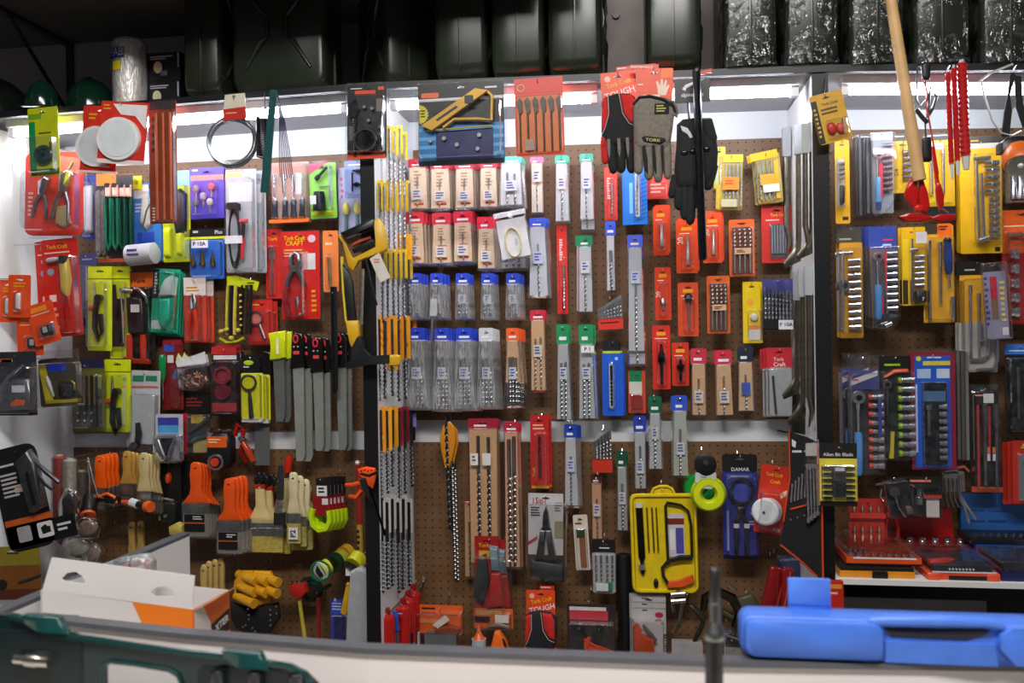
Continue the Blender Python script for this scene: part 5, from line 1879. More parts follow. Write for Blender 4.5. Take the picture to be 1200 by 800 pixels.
# tape rolls on a peg
I('tape_reel', 'front reel of thread tape with a white and green printed disc', 'tape reel', 378, 667, 66, hy=667)
for k in range(1):
    L('disc', 'd8e0d8', (378, 667, 5), (377.6, 667.3, 6), [(0, 11), (1, 11)], n=20)
    RING('disc_rim', '0e6a3c', 377.8, 667.2, 11, 1.4, 6)
    PG('disc_print', '141a16', [(374, 660), (380, 662), (382, 672), (377, 675), (372, 668)], 6, 6.4)
    L('reel', 'c8c020', (384, 663, -3), (378, 667, 5), [(0, 9), (1, 9)], n=16)
for k, (x, y, m, o, lb) in enumerate(((391, 660, '0e3018', 40, 'dark green reel second on the tape peg'), (397, 656, 'a8a838', 26, 'olive yellow reel third on the tape peg'), (404, 650, 'c89a20', 14, 'amber reel last on the tape peg, nearest the board'))):
    I('tape_reel', lb, 'tape reel', x, y, o + 10, hk=False, group='tape reels on a peg')
    L('reel', m, (x + 3, y - 2, -4), (x, y, 4), [(0, 11), (.2, 11), (.22, 10), (.8, 10), (.82, 11), (1, 11)], n=18)
    L('reel_core', '141414', (x, y, 4), (x - .5, y + .4, 4.8), [(0, 5), (1, 5)], n=12)
I('hose_coil', 'dark green hose coil behind the red mallet', 'hose coil', 362, 690, 20)
RING('coil', '0e2a20', 364, 690, 12, 3, 0)
RING('coil', '0e2a20', 366, 692, 9, 3, 3)
I('marker_rod', 'dark red upright stick right of the mallet handle', 'rod', 373, 690, 30)
L('stick', '8a1c14', (373, 700, 0), (373, 770, 0), [(0, 2.4), (1, 2.4)])
L('top', '1a1a1a', (366, 697, 2), (388, 684, 2), [(0, 1.4), (1, 2.4)])
# yellow roll, bag, blue pack at the corner
I('tape_reel', 'bright yellow reel above the white bag at the left divider', 'tape reel', 418, 650, 70)
L('reel', 'd0cc18', (420, 654, -4), (416, 660, 6), [(0, 11), (1, 10)], n=18)
L('band', '141414', (415, 661, 6), (413, 665, 9), [(0, 10), (1, 8)], n=16)
R('price_note', 'e0dcd8', 408, 662, 414, 672, 9, 9.5)
I('plastic_bag_pack', 'tall white plastic bag hanging beside the left divider', 'bag', 418, 664, 84)
PUF('bag', 'a8aaac', [(412, 668), (424, 662), (431, 668), (431, 752), (420, 758), (405, 758), (408, 710)], -6, 6, .12, full=True)
I('caulk_nozzle', 'yellow plastic nozzle strip between blue pack and white bag', 'nozzle', 407, 680, 60)
PUF('nozzle', 'd8a81c', [(407, 682), (411, 682), (410, 716), (404, 721), (399, 718), (402, 704)], -3, 3, .1, full=True)
I(BP, 'blue pack with clear header at the foot of the left divider', BPC, 396, 700, 40)
CARD('2a3fa0', 387, 702, 408, 764, 1)
R('window_print', '16205c', 391, 722, 406, 764, 0, .4)
FP('a8b4e0', 389, 706, 404, 716, 3, .3)
X('R', 'd8d8d8', 393, 703, 4, .5)
BL(388, 718, 408, 762, 7)

# ================================================================ CENTRE BAY
DBP = 'drill_bit_packet'


def pouch(lab, short, x0, y0, x1, y1, hc, ins=None, n=2, hh=14, off=22, back=0, dx=3.0, dy=1, flare=2, lb='white', bm='steel', br=1.6, tilt=0, hp='white',
          lab_y=None, ins_y=None, hcopy=None, tilt_b=0, bar=None, sleeve=None, top=.25, name=DBP):
    """clear sleeve of drill bits under a coloured header card"""
    I(name, lab, 'drill bit packet', (x0 + x1) / 2, y0, off, tilt)
    w, h = x1 - x0, y1 - y0
    hd = CARD(hc, x0, y0, x1, y0 + hh, 2, name='header')
    if hp:
        FP(hp, x0 + w * .2, y0 + hh * .62, x1 - w * .15, y0 + hh * .82, 1, .2, up=hd, fill=.9)
    if ins:
        iy = y1 - 3 if ins_y is None else ins_y
        PG('insert', ins + ':w' if ':' not in ins else ins, [(x0 + 1.5, y0 + hh), (x1 - 1.5, y0 + hh), (x1 - 1 + flare * .6, iy), (x0 + 1 - flare * .6, iy)], -.8, -.2)
        if bar:
            R('red_print', bar, x0 + w * .3, y0 + h * .62, x1 - w * .25, y0 + h * .66, -.2, .1)
            R('red_print', bar, x0 + w * .3, y1 - 9, x1 - w * .2, y1 - 6.5, -.2, .1)
            FP('b89478', x0 + w * .3, y0 + hh + 4, x1 - w * .3, y0 + h * .55, 5, -.1)
    yt = y0 + hh + (h - hh) * top
    for k in range(n):
        x = x0 + w * (k + 1) / (n + 1)
        DR(x, yt + random.uniform(-2, 2), x + random.uniform(-1, 1), y1 - 4, br, 1.6, bm, max(4, int(h / 12)), .3)
    if lb:
        ly = y0 + h * .48 if lab_y is None else lab_y
        R('label', lb, x0 + w * .22, ly, x1 - w * .22, ly + min(14, h * .2), 3.2, 3.5)
        FP('4a5aa0', x0 + w * .3, ly + 2, x1 - w * .3, ly + min(12, h * .18), 3, 3.7)
    o = [(x0, y0 + hh - 1), (x1, y0 + hh - 1), (x1 + flare, y1), (x0 - flare, y1)]
    i = [(x0 + 2, y0 + hh + 1), (x1 - 2, y0 + hh + 1), (x1 + flare - 2, y1 - 3), (x0 - flare + 2, y1 - 3)]
    part('sleeve', loft([[loc(a, b, -1) for a, b in o], [loc(a, b, .5) for a, b in o], [loc(a, b, 4) for a, b in i]]), sleeve or ('glint_haze' if ins is None else 'clear'))
    if back:
        stack(back, dx, dy, short, 5, tilt_b)


# row 1: tan cards
for k, (x0, y0, x1, y1, dx) in enumerate(((478, 186, 500, 247, 3.5), (504, 188, 527, 247, 3), (533, 188, 555, 246, 3), (562, 187, 583, 245, 2.5))):
    nm = ['leftmost', 'second', 'third', 'fourth'][k]
    pouch(nm + ' tan drill bit card in the top row of tan cards', nm + ' top-row tan card', x0, y0, x1, y1, 'c8283c', 'ecd0b2', 1, 10, 34, 3, dx, 1, 1, 'e8dcd0', br=1.2, bar='c8401e', lab_y=y0 + 36)
for k, (x0, y0, x1, y1, dx) in enumerate(((475, 248, 497, 311, 4), (506, 249, 528, 311, 2.5), (531, 247, 553, 309, 2.5), (559, 254, 580, 317, 3))):
    nm = ['leftmost', 'second', 'third', 'fourth'][k]
    pouch(nm + ' tan bit card with red header in the second row', nm + ' second-row tan card', x0, y0, x1, y1, 'd22a40', 'e6c8a6', 1, 14, 34, 3, dx, 1, 1, 'e8dcd0', br=1.2, bar='c8401e', lab_y=y0 + 40)
pouch('white sleeve with teal header at the end of the top tan row', 'white teal sleeve', 586, 183, 611, 243, '58c8b4', 'd4d8d8', 2, 8, 36, 3, 1.5, 1.5, 2, 'e8ecec', lab_y=212)
pouch('clear bit sleeve showing below the white zip bag', 'sleeve below the zip bag', 586, 258, 616, 317, '58c8b4', 'c8cccc', 3, 8, 22, 1, 2, 1, 1, None)
I('zip_bag', 'white zip bag with a pale oval ring, hung aslant over the sleeves', 'bag', 598, 246, 52, tilt=9)
R('zip_strip', 'e4e4e6', 577, 247, 615, 253, -.6, .6)
R('paper', 'd8d8da', 579, 256, 613, 302, -.8, 0)
RING('oval_ring', 'd8c898', 595, 284, 9, 1.1, 1.5, ry=17)
R('label_print', 'b8b8c0', 597, 280, 600, 288, 0, .4)
PUF('bag', 'clear', rr(577, 247, 615, 305, 2), -1, 5, .06)
# row 3: blue short pouches
for k, (x0, x1) in enumerate(((480, 494), (504, 519), (534, 550), (564, 579), (593, 609))):
    nm = ['leftmost', 'second', 'third', 'fourth', 'fifth'][k]
    pouch(nm + ' short clear pouch with blue header in the third row', nm + ' short blue pouch', x0, 320, x1, 374, '2440c0', None, 3, 13, 36, 2, 4 if k < 2 else 2.5, 1, 1.5, 'c8ccd4' if k > 0 else None, br=1.3, lab_y=345)
# row 4: long pouches
for k, (x0, x1, y1, hc, nm) in enumerate(((478, 498, 480, '2440c0', 'leftmost'), (509, 526, 482, '2440c0', 'second'), (534, 553, 481, '2440c0', 'third'), (561, 578, 479, 'c8ccd0', 'fourth'), (593, 608, 478, 'e85a28', 'fifth'))):
    pouch(nm + ' long clear pouch in the fourth row, ' + ['blue header at the panel', 'blue header behind the loose sleeve', 'blue header in mid row', 'white header', 'orange header with tan insert'][k],
          nm + ' long fourth-row pouch', x0, 384, x1, y1, hc, 'c89c74' if k == 4 else None, 3, 15, 38, 3, 3.5 if k < 2 else 2.5, .7, 4, 'd4d8e0', br=1.9, lab_y=430, ins_y=448 if k == 4 else None, bar=None)
I('loose_sleeve', 'long loose clear sleeve hanging crooked over the second blue pouch', 'sleeve', 509, 330, 62, tilt=-2)
PG('sleeve', 'clear', [(504, 330), (514, 330), (512, 412), (505, 412)], 0, 3)
R('paper', 'c0c4c8', 505, 350, 513, 370, .5, 1)
L('blade', 'steel', (508, 372, 1.5), (507, 408, 1.5), [(0, 1), (1, 1.4)])

# column of single pouches
pouch('slim cream pouch with pink header beside the teal pouches', 'slim cream pink pouch', 621, 184, 637, 252, 'd8709a', 'e4d8c4', 1, 7, 20, 0, lb='ece6dc', lab_y=200, flare=0, br=1)
pouch('left white bit pouch of the teal-header pair', 'left teal pouch', 650, 182, 666, 262, '2aa88a', 'c8ccce', 1, 10, 24, 1, 1.5, 1, flare=1.5, lb='dce0e2', lab_y=208, br=1.4)
pouch('right white bit pouch of the teal-header pair', 'right teal pouch', 679, 180, 695, 259, '2aa88a', 'ccd0d2', 1, 10, 24, 1, 1, 13, flare=1.5, lb='dce0e2', lab_y=208, br=1.4)
pouch('wide clear pouch with blue header and blue badge', 'wide blue-badge pouch', 620, 255, 640, 349, '3a58c8', 'c4c8d0', 1, 11, 32, 2, 2, 1, flare=3, lb='c8d0ec', lab_y=295, br=1.6)
I(DBP, 'long narrow red card with a masonry bit under the left teal pouch', 'drill bit packet', 658, 264, 18)
CARD('d82c24', 652, 264, 664, 368, 1)
FP('f0c8c0', 655, 280, 659, 306, 9, .3, fill=.7)
DR(660, 310, 659, 364, 2, 1.5, turns=9)
BL(653, 300, 663, 367, 4)
pouch('grey pouch with green header and note, under the right teal pouch', 'green-header grey pouch', 677, 276, 694, 368, '127a50', 'b8bcbe', 1, 13, 26, 1, -3, -.5, flare=1, lb='dcdcdc', lab_y=306, br=1.5)
pouch('narrow blue-header pouch with one long auger bit', 'narrow blue auger pouch', 709, 259, 721, 343, '3a58d0', 'd0d0d2', 1, 17, 22, 0, flare=0, lb=None, br=2.2)
I(DBP, 'red bit card hanging just below the red glove fingers', 'drill bit packet', 715, 196, 16)
CARD('dc3a2e', 708, 196, 723, 258, 1)
FP('f0c8c0', 711, 208, 715, 234, 9, .3, fill=.7)
DR(717, 215, 716, 253, 1.6, 1.5)
BL(709, 208, 722, 257, 4)
I(DBP, 'bright blue bit card with zigzag edge under the grey glove', 'drill bit packet', 743, 196, 20)
CARD('2478d4', 730, 196, 758, 263, 1)
R('logo_print', '7ab8ec', 737, 214, 741, 250, 0, .3)
for k in range(10):
    PG('stripe_print', '1a5cb0', [(742, 214 + k * 5), (758, 208 + k * 5), (758, 210 + k * 5), (742, 216 + k * 5)], 0, .2)
DR(747, 205, 746, 252, 1.8, 2)
R('bit_tray', 'dfe8f0', 744, 200, 749, 254, .1, .6, 1)
BL(742, 200, 752, 256, 5)
stack(1, -1.5, 1.5, 'bright blue zigzag bit card', 6)
pouch('long grey pouch with blue header and badge, longest in the column', 'longest blue-header pouch', 735, 275, 753, 414, '4a64d0', 'b4b6ba', 1, 15, 34, 1, 1, 16, flare=2, lb='c8d0e8', lab_y=318, br=1.6)
I('drill_index', 'metal drill index with red base and a row of bits, hung crooked', 'drill index', 714, 345, 30, tilt=3)
PG('frame', 'a8aaac:m', [(699, 362), (728, 346), (728, 388), (699, 388)], -1, 0)
for k in range(7):
    DR(703 + k * 3.8, 362 - k * 1.6, 703 + k * 3.8, 374, 1.1, 1.5, turns=3)
R('red_base', 'd0331f', 699, 373, 728, 386, -1, 3, 1)
FP('5a140c', 702, 377, 724, 380, 1, 3.2)
part('window', prism([(699, 362), (728, 347), (728, 374), (699, 374)], 3, 3.4), 'clear')
# orange and red cards
for k, (x0, y0, x1, y1, lb, m, back) in enumerate((
        (765, 242, 783, 299, 'orange card with a holder bit below the black glove fingers, left of two', 'e0461c', 1), (792, 258, 817, 320, 'orange card with a slim bit in front of the steel bar foot', 'e84a18', 1),
        (823, 249, 846, 308, 'orange card with printed 20 beside the steel bar', 'ee4c16', 1), (767, 313, 786, 375, 'red-orange card with a countersink, under the holder bit card', 'dc3c1c', 0),
        (794, 331, 818, 394, 'orange card with a round cutter in clear dome', 'd84a20', 0), (764, 381, 785, 456, 'tall red card with a black drill adapter', 'd42a1c', 0),
        (787, 401, 807, 452, 'small red card with a black chuck key', 'c8301c', 0))):
    I(BP, lb, BPC, (x0 + x1) / 2, y0, 24)
    CARD(m, x0, y0, x1, y1, 1.5)
    w, h = x1 - x0, y1 - y0
    R('logo_print', 'f0a020', x0 + w * .25, y0 + 8, x1 - w * .25, y0 + 12, 0, .3)
    FP('f8d8c8', x0 + w * .15, y0 + 15, x1 - w * .15, y0 + 17, 1, .3)
    c = (x0 + x1) / 2
    if k in (0, 1, 2):
        if k:
            X('20', 'f8e8e0', x0 + 5, y0 + 24, 6, .3, 90)
        L('bit_holder', 'c8c8cc:m', (c + 1, y0 + 20, 2), (c + 1, y1 - 10, 2), [(0, 1.6), (.5, 1.6), (.55, 2.2), (1, 2.2)])
    elif k == 3:
        L('countersink', 'steel', (c, y0 + 36, 2), (c, y1 - 12, 2), [(0, 1), (.2, 3), (.5, 3.4), (.6, 1.4), (1, 1.4)])
        X('20', 'f8e8e0', x0 + 4, y0 + 32, 5, .3, 90)
    elif k == 4:
        C('cutter', '3a3a3e:m', c, y0 + 18, 5, 1, 6)
        C('cutter_hub', 'chrome', c, y0 + 17, 2.4, 5, 7)
        L('shank', 'steel', (c, y0 + 23, 3), (c + 1, y1 - 8, 3), [(0, 1.4), (1, 1.1)])
    else:
        L('adapter', '1a1a1c:m', (c, y0 + (22 if k == 5 else 20), 3), (c, y1 - 6, 3), [(0, 1.2), (.2, 2), (.25, 4), (.42, 4.4), (.5, 2), (1, 1.6)])
        if k == 6:
            T('key_bar', '1a1a1c:m', [(c - 5, y0 + 28, 3), (c + 5, y0 + 27, 3)], 1.2)
    BL(c - w * .3, y0 + 17, c + w * .32, y1 - 4, 7)
    if back:
        stack(back, 2, -2, ['left orange holder bit card', 'orange card at the bar foot', 'orange card beside the bar'][k], 5)
I(BP, 'red pack edge showing between grey glove and black glove', BPC, 771, 205, 14)
CARD('d83a28', 758, 205, 784, 233, 1)
FP('f0b0a0', 762, 215, 780, 228, 3, .3)
BL(760, 212, 782, 232, 4)
# yellow bit boxes
I('drill_bit_box', 'yellow-topped bit box with orange band, beside the black glove', 'drill bit box', 857, 181, 26, tilt=-2)
R('box_back', 'b8a040', 842, 183, 871, 246, -1, 0, 2)
R('header', 'e8c420', 848, 181, 871, 190, 0, 1, 1)
R('side_strip', 'c8a828', 840, 218, 848, 245, 0, 1)
for k in range(5):
    DR(851 + k * 4.4, 193, 851 + k * 4.4, 244, 1.5, 2, turns=8)
R('band', 'e8841c', 847, 208, 866, 223, 4.2, 4.6)
FP('c83a18', 850, 212, 862, 218, 2, 4.8)
R('price_sticker', 'c0bc98', 846, 234, 864, 243, 4.2, 4.6)
BL(843, 190, 870, 245, 4)
I(DBP, 'bright lime strip pack behind the yellow bit box', 'drill bit packet', 843, 172, 14)
CARD('d4d81c', 836, 172, 850, 221, 1)
R('print', 'd0e0c8', 838, 190, 848, 216, 0, .3)
I('drill_bit_box', 'yellow-topped bit box with white sticker, right of the other yellow one', 'drill bit box', 897, 178, 28, tilt=4)
R('box_back', 'c0a848', 884, 180, 913, 238, -1, 0, 2)
PG('header', 'e8c018', [(878, 179), (910, 176), (911, 185), (879, 188)], 0, 1.2)
for k in range(4):
    DR(887 + k * 5, 189, 887 + k * 5, 236, 1.7, 2, turns=8)
R('band', 'e89a1c', 888, 205, 906, 217, 4.2, 4.6)
R('label', 'dcd8d0', 890, 217, 909, 226, 4.2, 4.7)
R('side_strip', 'e8b81c', 905, 190, 910, 234, .2, 3)
BL(884, 187, 912, 237, 4)
stack(1, -4, 2, 'right yellow-topped bit box', 7, what='box')
# orange bit boxes
for k, (x0, y0, x1, y1, lb) in enumerate(((854, 257, 884, 324, 'orange-framed box of four masonry bits, upper'), (828, 323, 855, 391, 'orange-framed box of four masonry bits, lower'))):
    I('drill_bit_box', lb, 'drill bit box', (x0 + x1) / 2, y0, 28)
    R('frame', 'e0601c', x0, y0, x1, y1, -1, 0, 2)
    R('backing', '7a3a20', x0 + 3, y0 + 9, x1 - 3, y1 - 3, 0, .3)
    for i in range(4):
        x = x0 + 6 + i * (x1 - x0 - 12) / 3
        DR(x, y1 - 4, x, y0 + 11, 1.9, 2.4, 'c0b8b0:m', 5, .55)
    R('band', 'd8b088', x0 + 6, y0 + 34, x1 - 5, y0 + 41, 4.7, 5.1)
    FP('6a3418', x0 + 8, y0 + 36, x1 - 8, y0 + 40, 2, 5.3)
    PG('hang_tab', '3a1c10', [(x0 + 9, y0 + 4), (x1 - 9, y0 + 4), (x1 - 12, y0 + 6), (x0 + 12, y0 + 6)], 0, .3)
    BL(x0 + 1, y0 + 8, x1 - 1, y1 - 1, 4.6)
I(BP, 'red card with six grey pencils in a tray beside the steel hoes', BPC, 908, 241, 20)
CARD('cc2822', 892, 241, 927, 308, 1.5)
X('Tork Craft', 'e8b818', 912, 252, 3.6, .3, 0, .8)
FP('f0b8a8', 897, 257, 922, 260, 1, .3)
R('tray', '4a4e54', 902, 263, 922, 302, .2, 1)
for k in range(6):
    L('pencil', '8a8e96', (904 + k * 3.2, 264, 2.4), (904 + k * 3.2, 297, 2.4), [(0, 1.2), (1, 1.2)], n=6)
BL(900, 261, 924, 304, 5)
I(BP, 'yellow card with an orange-white label, below the upper orange bit box', BPC, 880, 329, 26)
CARD('e8c80c', 870, 330, 891, 402, 1)
C('picture', 'f0a83c', 879, 353, 4, 0, .3)
PUF('white_part', 'd8d4c0', circ(883, 372, 5, 10), 0, 4, .4)
R('label_print', 'e8824a', 876, 381, 890, 386, 0, .4)
R('label_print', 'd0ccc8', 876, 386, 890, 398, 0, .4)
BL(874, 362, 891, 400, 6)
stack(1, 2, .5, 'yellow orange-label card', 6)
I('drill_bit_box', 'black and purple drill bit set with a white price note', 'drill bit box', 911, 326, 34)
R('box_back', '141420', 893, 328, 930, 386, -1, 0, 1)
R('purple_top', '3a3a8a', 893, 327, 930, 345, -.4, .4)
for k in range(8):
    DR(896 + k * 4.2, 336 + k * .8, 896 + k * 4.2, 376, 1.3, 2, '9a9aa4:m', 5)
R('base', '0e0e12', 893, 374, 930, 385, 0, 4, 1)
R('price_note', 'e4e4e8', 911, 375, 928, 386, 4.4, 4.9)
X('P 10A', '16161c', 919.5, 380.5, 4.2, 5.1)
part('window', prism(rr(893, 328, 930, 375), 4, 4.4), 'clear')
# fourth row, right half
pouch('tan card pouch with red header, right of the orange-header pouch', 'tan red-header pouch', 621, 363, 639, 460, 'c8203c', 'd0a47a', 2, 12, 30, 1, 1.5, .5, flare=1, lb='e0d4c8', lab_y=404, br=1.3, bar=None)
pouch('grey pouch with green header, left of the long green pair', 'left long green pouch', 652, 380, 667, 494, '1a8a54', 'a8acae', 2, 23, 34, 1, 2, .5, flare=3, lb='d0d4d4', lab_y=430, br=1.7)
pouch('grey pouch with green header and price note, right of the long green pair', 'right long green pouch', 678, 380, 695, 493, '1a8a54', 'a8acae', 2, 23, 34, 1, 3, .5, flare=3, lb='d0d4d4', lab_y=430, br=1.7)
I('price_note', 'handwritten white price note on the right long green pouch', 'note', 688, 404, Y=D - 41 * UNIT)
R('note', 'e4e4e6', 681, 405, 696, 413, -.2, .2)
X('P 1', '202028', 688.5, 409, 4.4, .4)
attach('grey pouch with green header and price note, right of the long green pair')
I(DBP, 'royal blue card with one black tipped drill bit', 'drill bit packet', 718, 398, 26)
R('hang_tab', '16181c', 706, 399, 725, 412, -.8, 0, 1)
R('lime_line', 'b8cc20', 706, 411, 727, 414, -.4, .2)
CARD('1a58c8', 705, 413, 730, 487, 2, hole=False)
R('tray', 'a8b8d0', 713, 425, 718, 478, .1, .6, 2)
DR(716, 428, 716, 475, 1.8, 2.2, '2a2a2e:m', 7, .35)
C('mark_print', 'a8c8f0', 722, 420, 2, 0, .3)
BL(711, 423, 721, 480, 5)
stack(1, 2, 0, 'royal blue bit card', 6)
I(BP, 'small green and red pack between the blue card and tan pouches', BPC, 746, 434, 22)
CARD('d0442c', 736, 434, 756, 484, 1)
R('header', '167a4c', 737, 434, 752, 447, 0, .3)
R('label_print', 'c8c8c0', 737, 447, 752, 461, 0, .4)
R('tray', '8a2a18', 739, 463, 752, 479, 0, 2)
BL(737, 461, 754, 482, 5)
pouch('tan pouch with red header, left of two beside the red chuck key', 'left tan pouch of the pair', 809, 408, 827, 489, 'c82c44', 'c8a078', 1, 18, 28, 1, 1.2, .5, flare=0, lb='dccfc0', lab_y=458, br=1.4)
pouch('tan pouch with red header, right of the pair, curled at the bottom', 'right tan pouch of the pair', 837, 410, 857, 489, 'c82c44', 'c8a078', 1, 17, 28, 1, -1.5, .5, flare=1, lb='dccfc0', lab_y=458, br=1.4, tilt=1)
pouch('tan pouch with navy and blue header', 'navy-header tan pouch', 864, 406, 882, 484, '20283c', 'c8a480', 1, 18, 28, 1, 1, .5, flare=1, lb='3a58b8', lab_y=448, br=1.4)
I(BP, 'grey sleeve with a red header card beside the steel hoes', BPC, 913, 406, 30)
CARD('c02830', 898, 407, 928, 431, 1, name='header')
X('Tork', 'f0d8d0', 912, 421, 4, .3)
X('Craft', 'f0d8d0', 913, 427, 4.6, .3)
R('sleeve', 'a4a6a8', 901, 430, 927, 487, -.6, .3, 2)
L('rod', 'dsteel', (905, 440, 2), (908, 484, 2), [(0, 1.4), (1, 1.4)])
PUF('bag', 'clear', rr(899, 430, 929, 488, 3), -1, 6, .08)
stack(2, -4, .8, 'grey sleeve with red header', 6)

# ---- white strip row and lower pegboard
pouch('tall tan pouch with dark red header holding two long bits', 'tall tan two-bit pouch', 548, 490, 584, 662, 'a01c34', 'c89c6e', 2, 12, 30, 1, 2, 1, flare=-1, lb=None, br=2.6, bm='dsteel', top=.06)
I('label_strip', 'white bit maker label on the tall tan two-bit pouch', 'label', 562, 528, Y=D - 36 * UNIT)
R('label', 'd8d4d0', 551, 531, 560, 545, -.2, .2)
R('label', 'd8d4d0', 565, 531, 575, 545, -.2, .2)
FP('6a5a50', 553, 534, 558, 542, 2, .4)
attach('tall tan pouch with dark red header holding two long bits')
pouch('tall tan pouch with red header, right of the two-bit pouch', 'tall tan single-bit pouch', 590, 494, 608, 667, 'b82034', 'cc9878', 2, 12, 32, 1, 3, 1, flare=1, lb=None, br=2.8, bm='8a8884:m', top=.04)
pouch('narrow tan pouch hanging low behind the two-bit pouch', 'narrow low tan pouch', 543, 585, 556, 678, 'a01c34', 'c09468', 1, 4, 14, 0, flare=0, lb=None, br=1.4)
I('auger_bit', 'long steel auger bit with an orange plastic grip tab', 'auger bit', 525, 490, 26, hx=523)
PUF('grip_tab', 'd88a1c', [(520, 497), (527, 493), (533, 500), (534, 516), (530, 534), (526, 549), (521, 549), (517, 530), (515, 512)], -1, 1.5, .1, full=True)
DR(523, 486, 526, 620, 2.2, 3, 'dsteel', 14, .1, 'bit')
DR(529, 540, 531, 680, 2.2, 2, '8a8c8e:m', 26, .05, 'bit')
stack(1, 3, 3, 'long orange-tabbed auger bit', 6, what='bit')
I(BP, 'tall red card with a spiral drill bit under the tan red-header pouch', BPC, 632, 486, 26)
CARD('b8201e', 621, 487, 643, 572, 1)
FP('e8a890', 624, 497, 639, 505, 2, .3)
R('base_print', 'c8a020', 622, 569, 642, 572, 0, .3)
DR(632, 558, 632, 510, 2.4, 2.5, '8a3a30:m', 6, .5)
X('Craft', 'd8a838', 625, 553, 3.4, .3, 90)
BL(625, 506, 641, 569, 6)
stack(1, 3, -1, 'tall red spiral bit card', 6)
pouch('blue-header pouch on the white strip, left of the drill index', 'left strip blue pouch', 661, 497, 676, 595, '2040a8', 'b4b6b8', 1, 16, 30, 2, 2.5, .5, flare=2, lb='c8d0e0', lab_y=538, br=1.4)
I('drill_index', 'grey drill index with red base hanging on the white strip', 'drill index', 706, 500, 26)
PG('frame', '8a8c8e:m', [(695, 518), (716, 502), (717, 553), (695, 553)], -1, 0)
for k in range(5):
    DR(699 + k * 3.9, 516 - k * 3, 699 + k * 3.9, 540, 1.6, 1.8, 'c4c4c6:m', 5)
R('red_base', 'c0301c', 694, 537, 717, 553, -1, 4, 1)
part('window', prism([(695, 518), (716, 502), (717, 538), (695, 538)], 4, 4.4), 'clear')
pouch('grey pouch with dark green header near the yellow hacksaw tray', 'dark green-header pouch', 722, 528, 735, 624, '104a34', '9a9c98', 1, 19, 26, 1, 1, .5, flare=1, lb='c8c8c4', lab_y=576, br=1.5)
pouch('blue-header pouch on the white strip, right of the drill index', 'right strip blue pouch', 742, 487, 757, 575, '22389c', 'a8aaac', 1, 19, 26, 0, flare=0, lb='c8ccd0', lab_y=540, br=1.5)
pouch('pouch with green header below the small green and red pack', 'strip green-header pouch', 760, 464, 774, 552, '125a40', 'a8aaac', 1, 20, 30, 1, 1.5, .5, flare=2, lb='c8ccc8', lab_y=500, br=1.6)
pouch('blue-header pouch right of the strip green-header pouch', 'strip blue end pouch', 788, 463, 805, 560, '2c50b8', 'a4a69c', 1, 18, 30, 1, -2, .5, flare=2, lb='d0d0d0', lab_y=518, br=1.6)
pouch('short tan pouch with dark red header over the black bit card', 'short tan dark-red pouch', 692, 556, 706, 634, '4a1418', 'c08a68', 1, 10, 24, 0, flare=0, lb='d8ccc4', lab_y=590, br=1.2)
I(BP, 'black-headed card of four steel bits above the black tube', BPC, 707, 630, 30)
CARD('141416', 694, 632, 721, 648, 1, name='header')
FP('c8c8c8', 702, 641, 715, 644, 1, .3)
R('insert', 'a8aaaa', 694, 647, 721, 694, -.7, 0, 1)
for x in (698, 704, 711, 717):
    DR(x, 650, x, 680, 1.5, 2, turns=4)
R('price_label', 'd8e0dc', 698, 682, 712, 691, 4, 4.4)
R('label_print', '1a7a5a', 708, 681, 717, 690, 3.6, 4)
BL(693, 647, 722, 695, 5)
I(BP, 'narrow pale card with a brown bit, hung askew', BPC, 678, 603, 26, tilt=3)
CARD('d0c4b8', 671, 603, 688, 668, 2)
R('picture_print', '2a3a14', 674, 620, 684, 630, 0, .3)
R('tray', '8a5028', 677, 630, 684, 664, 0, 1.5)
FP('8a3a28', 673, 612, 686, 616, 1, .3)
BL(672, 618, 687, 667, 5)
# 15-in-1 multi tool
I(BP, 'white card with 15in1 print and grey multi tool pliers', BPC, 641, 577, 36, tilt=-1)
CARD('b8b6b6', 619, 578, 660, 650, 1)
X('15in1', 'a01c34', 632, 587, 7, .3, 0, .8)
FP('3a3436', 622, 594, 634, 606, 4, .3)
FP('6a6668', 650, 588, 659, 600, 4, .3)
PG('corner_print', 'b02238', [(618, 636), (630, 628), (630, 632), (618, 640)], 0, .3)
PUF('plier_nose', '5a5c60:m', [(637, 600), (640, 592), (643, 600), (645, 618), (636, 618)], 0, 8, .2)
PUF('plier_arm', '6a6c70:m', [(634, 618), (640, 618), (638, 654), (628, 656)], 0, 9, .15)
PUF('plier_arm', '6a6c70:m', [(640, 618), (646, 618), (653, 654), (644, 656)], 0, 9, .15)
PUF('pouch', '1e2022', [(622, 654), (662, 658), (662, 680), (640, 678), (622, 672)], -2, 9, .15)
R('photo_print', '8a8468', 650, 610, 660, 630, 0, .4)
BL(617, 588, 666, 678, 13, 4)
# black tube
I('black_tube', 'tall matt black tube standing behind the yellow hacksaw tray', 'tube', 731, 648, 16, hk=False)
L('tube', '101012', (731, 648, 4), (731, 780, 4), [(0, 7.6), (.02, 8.4), (1, 8.4)], n=16)
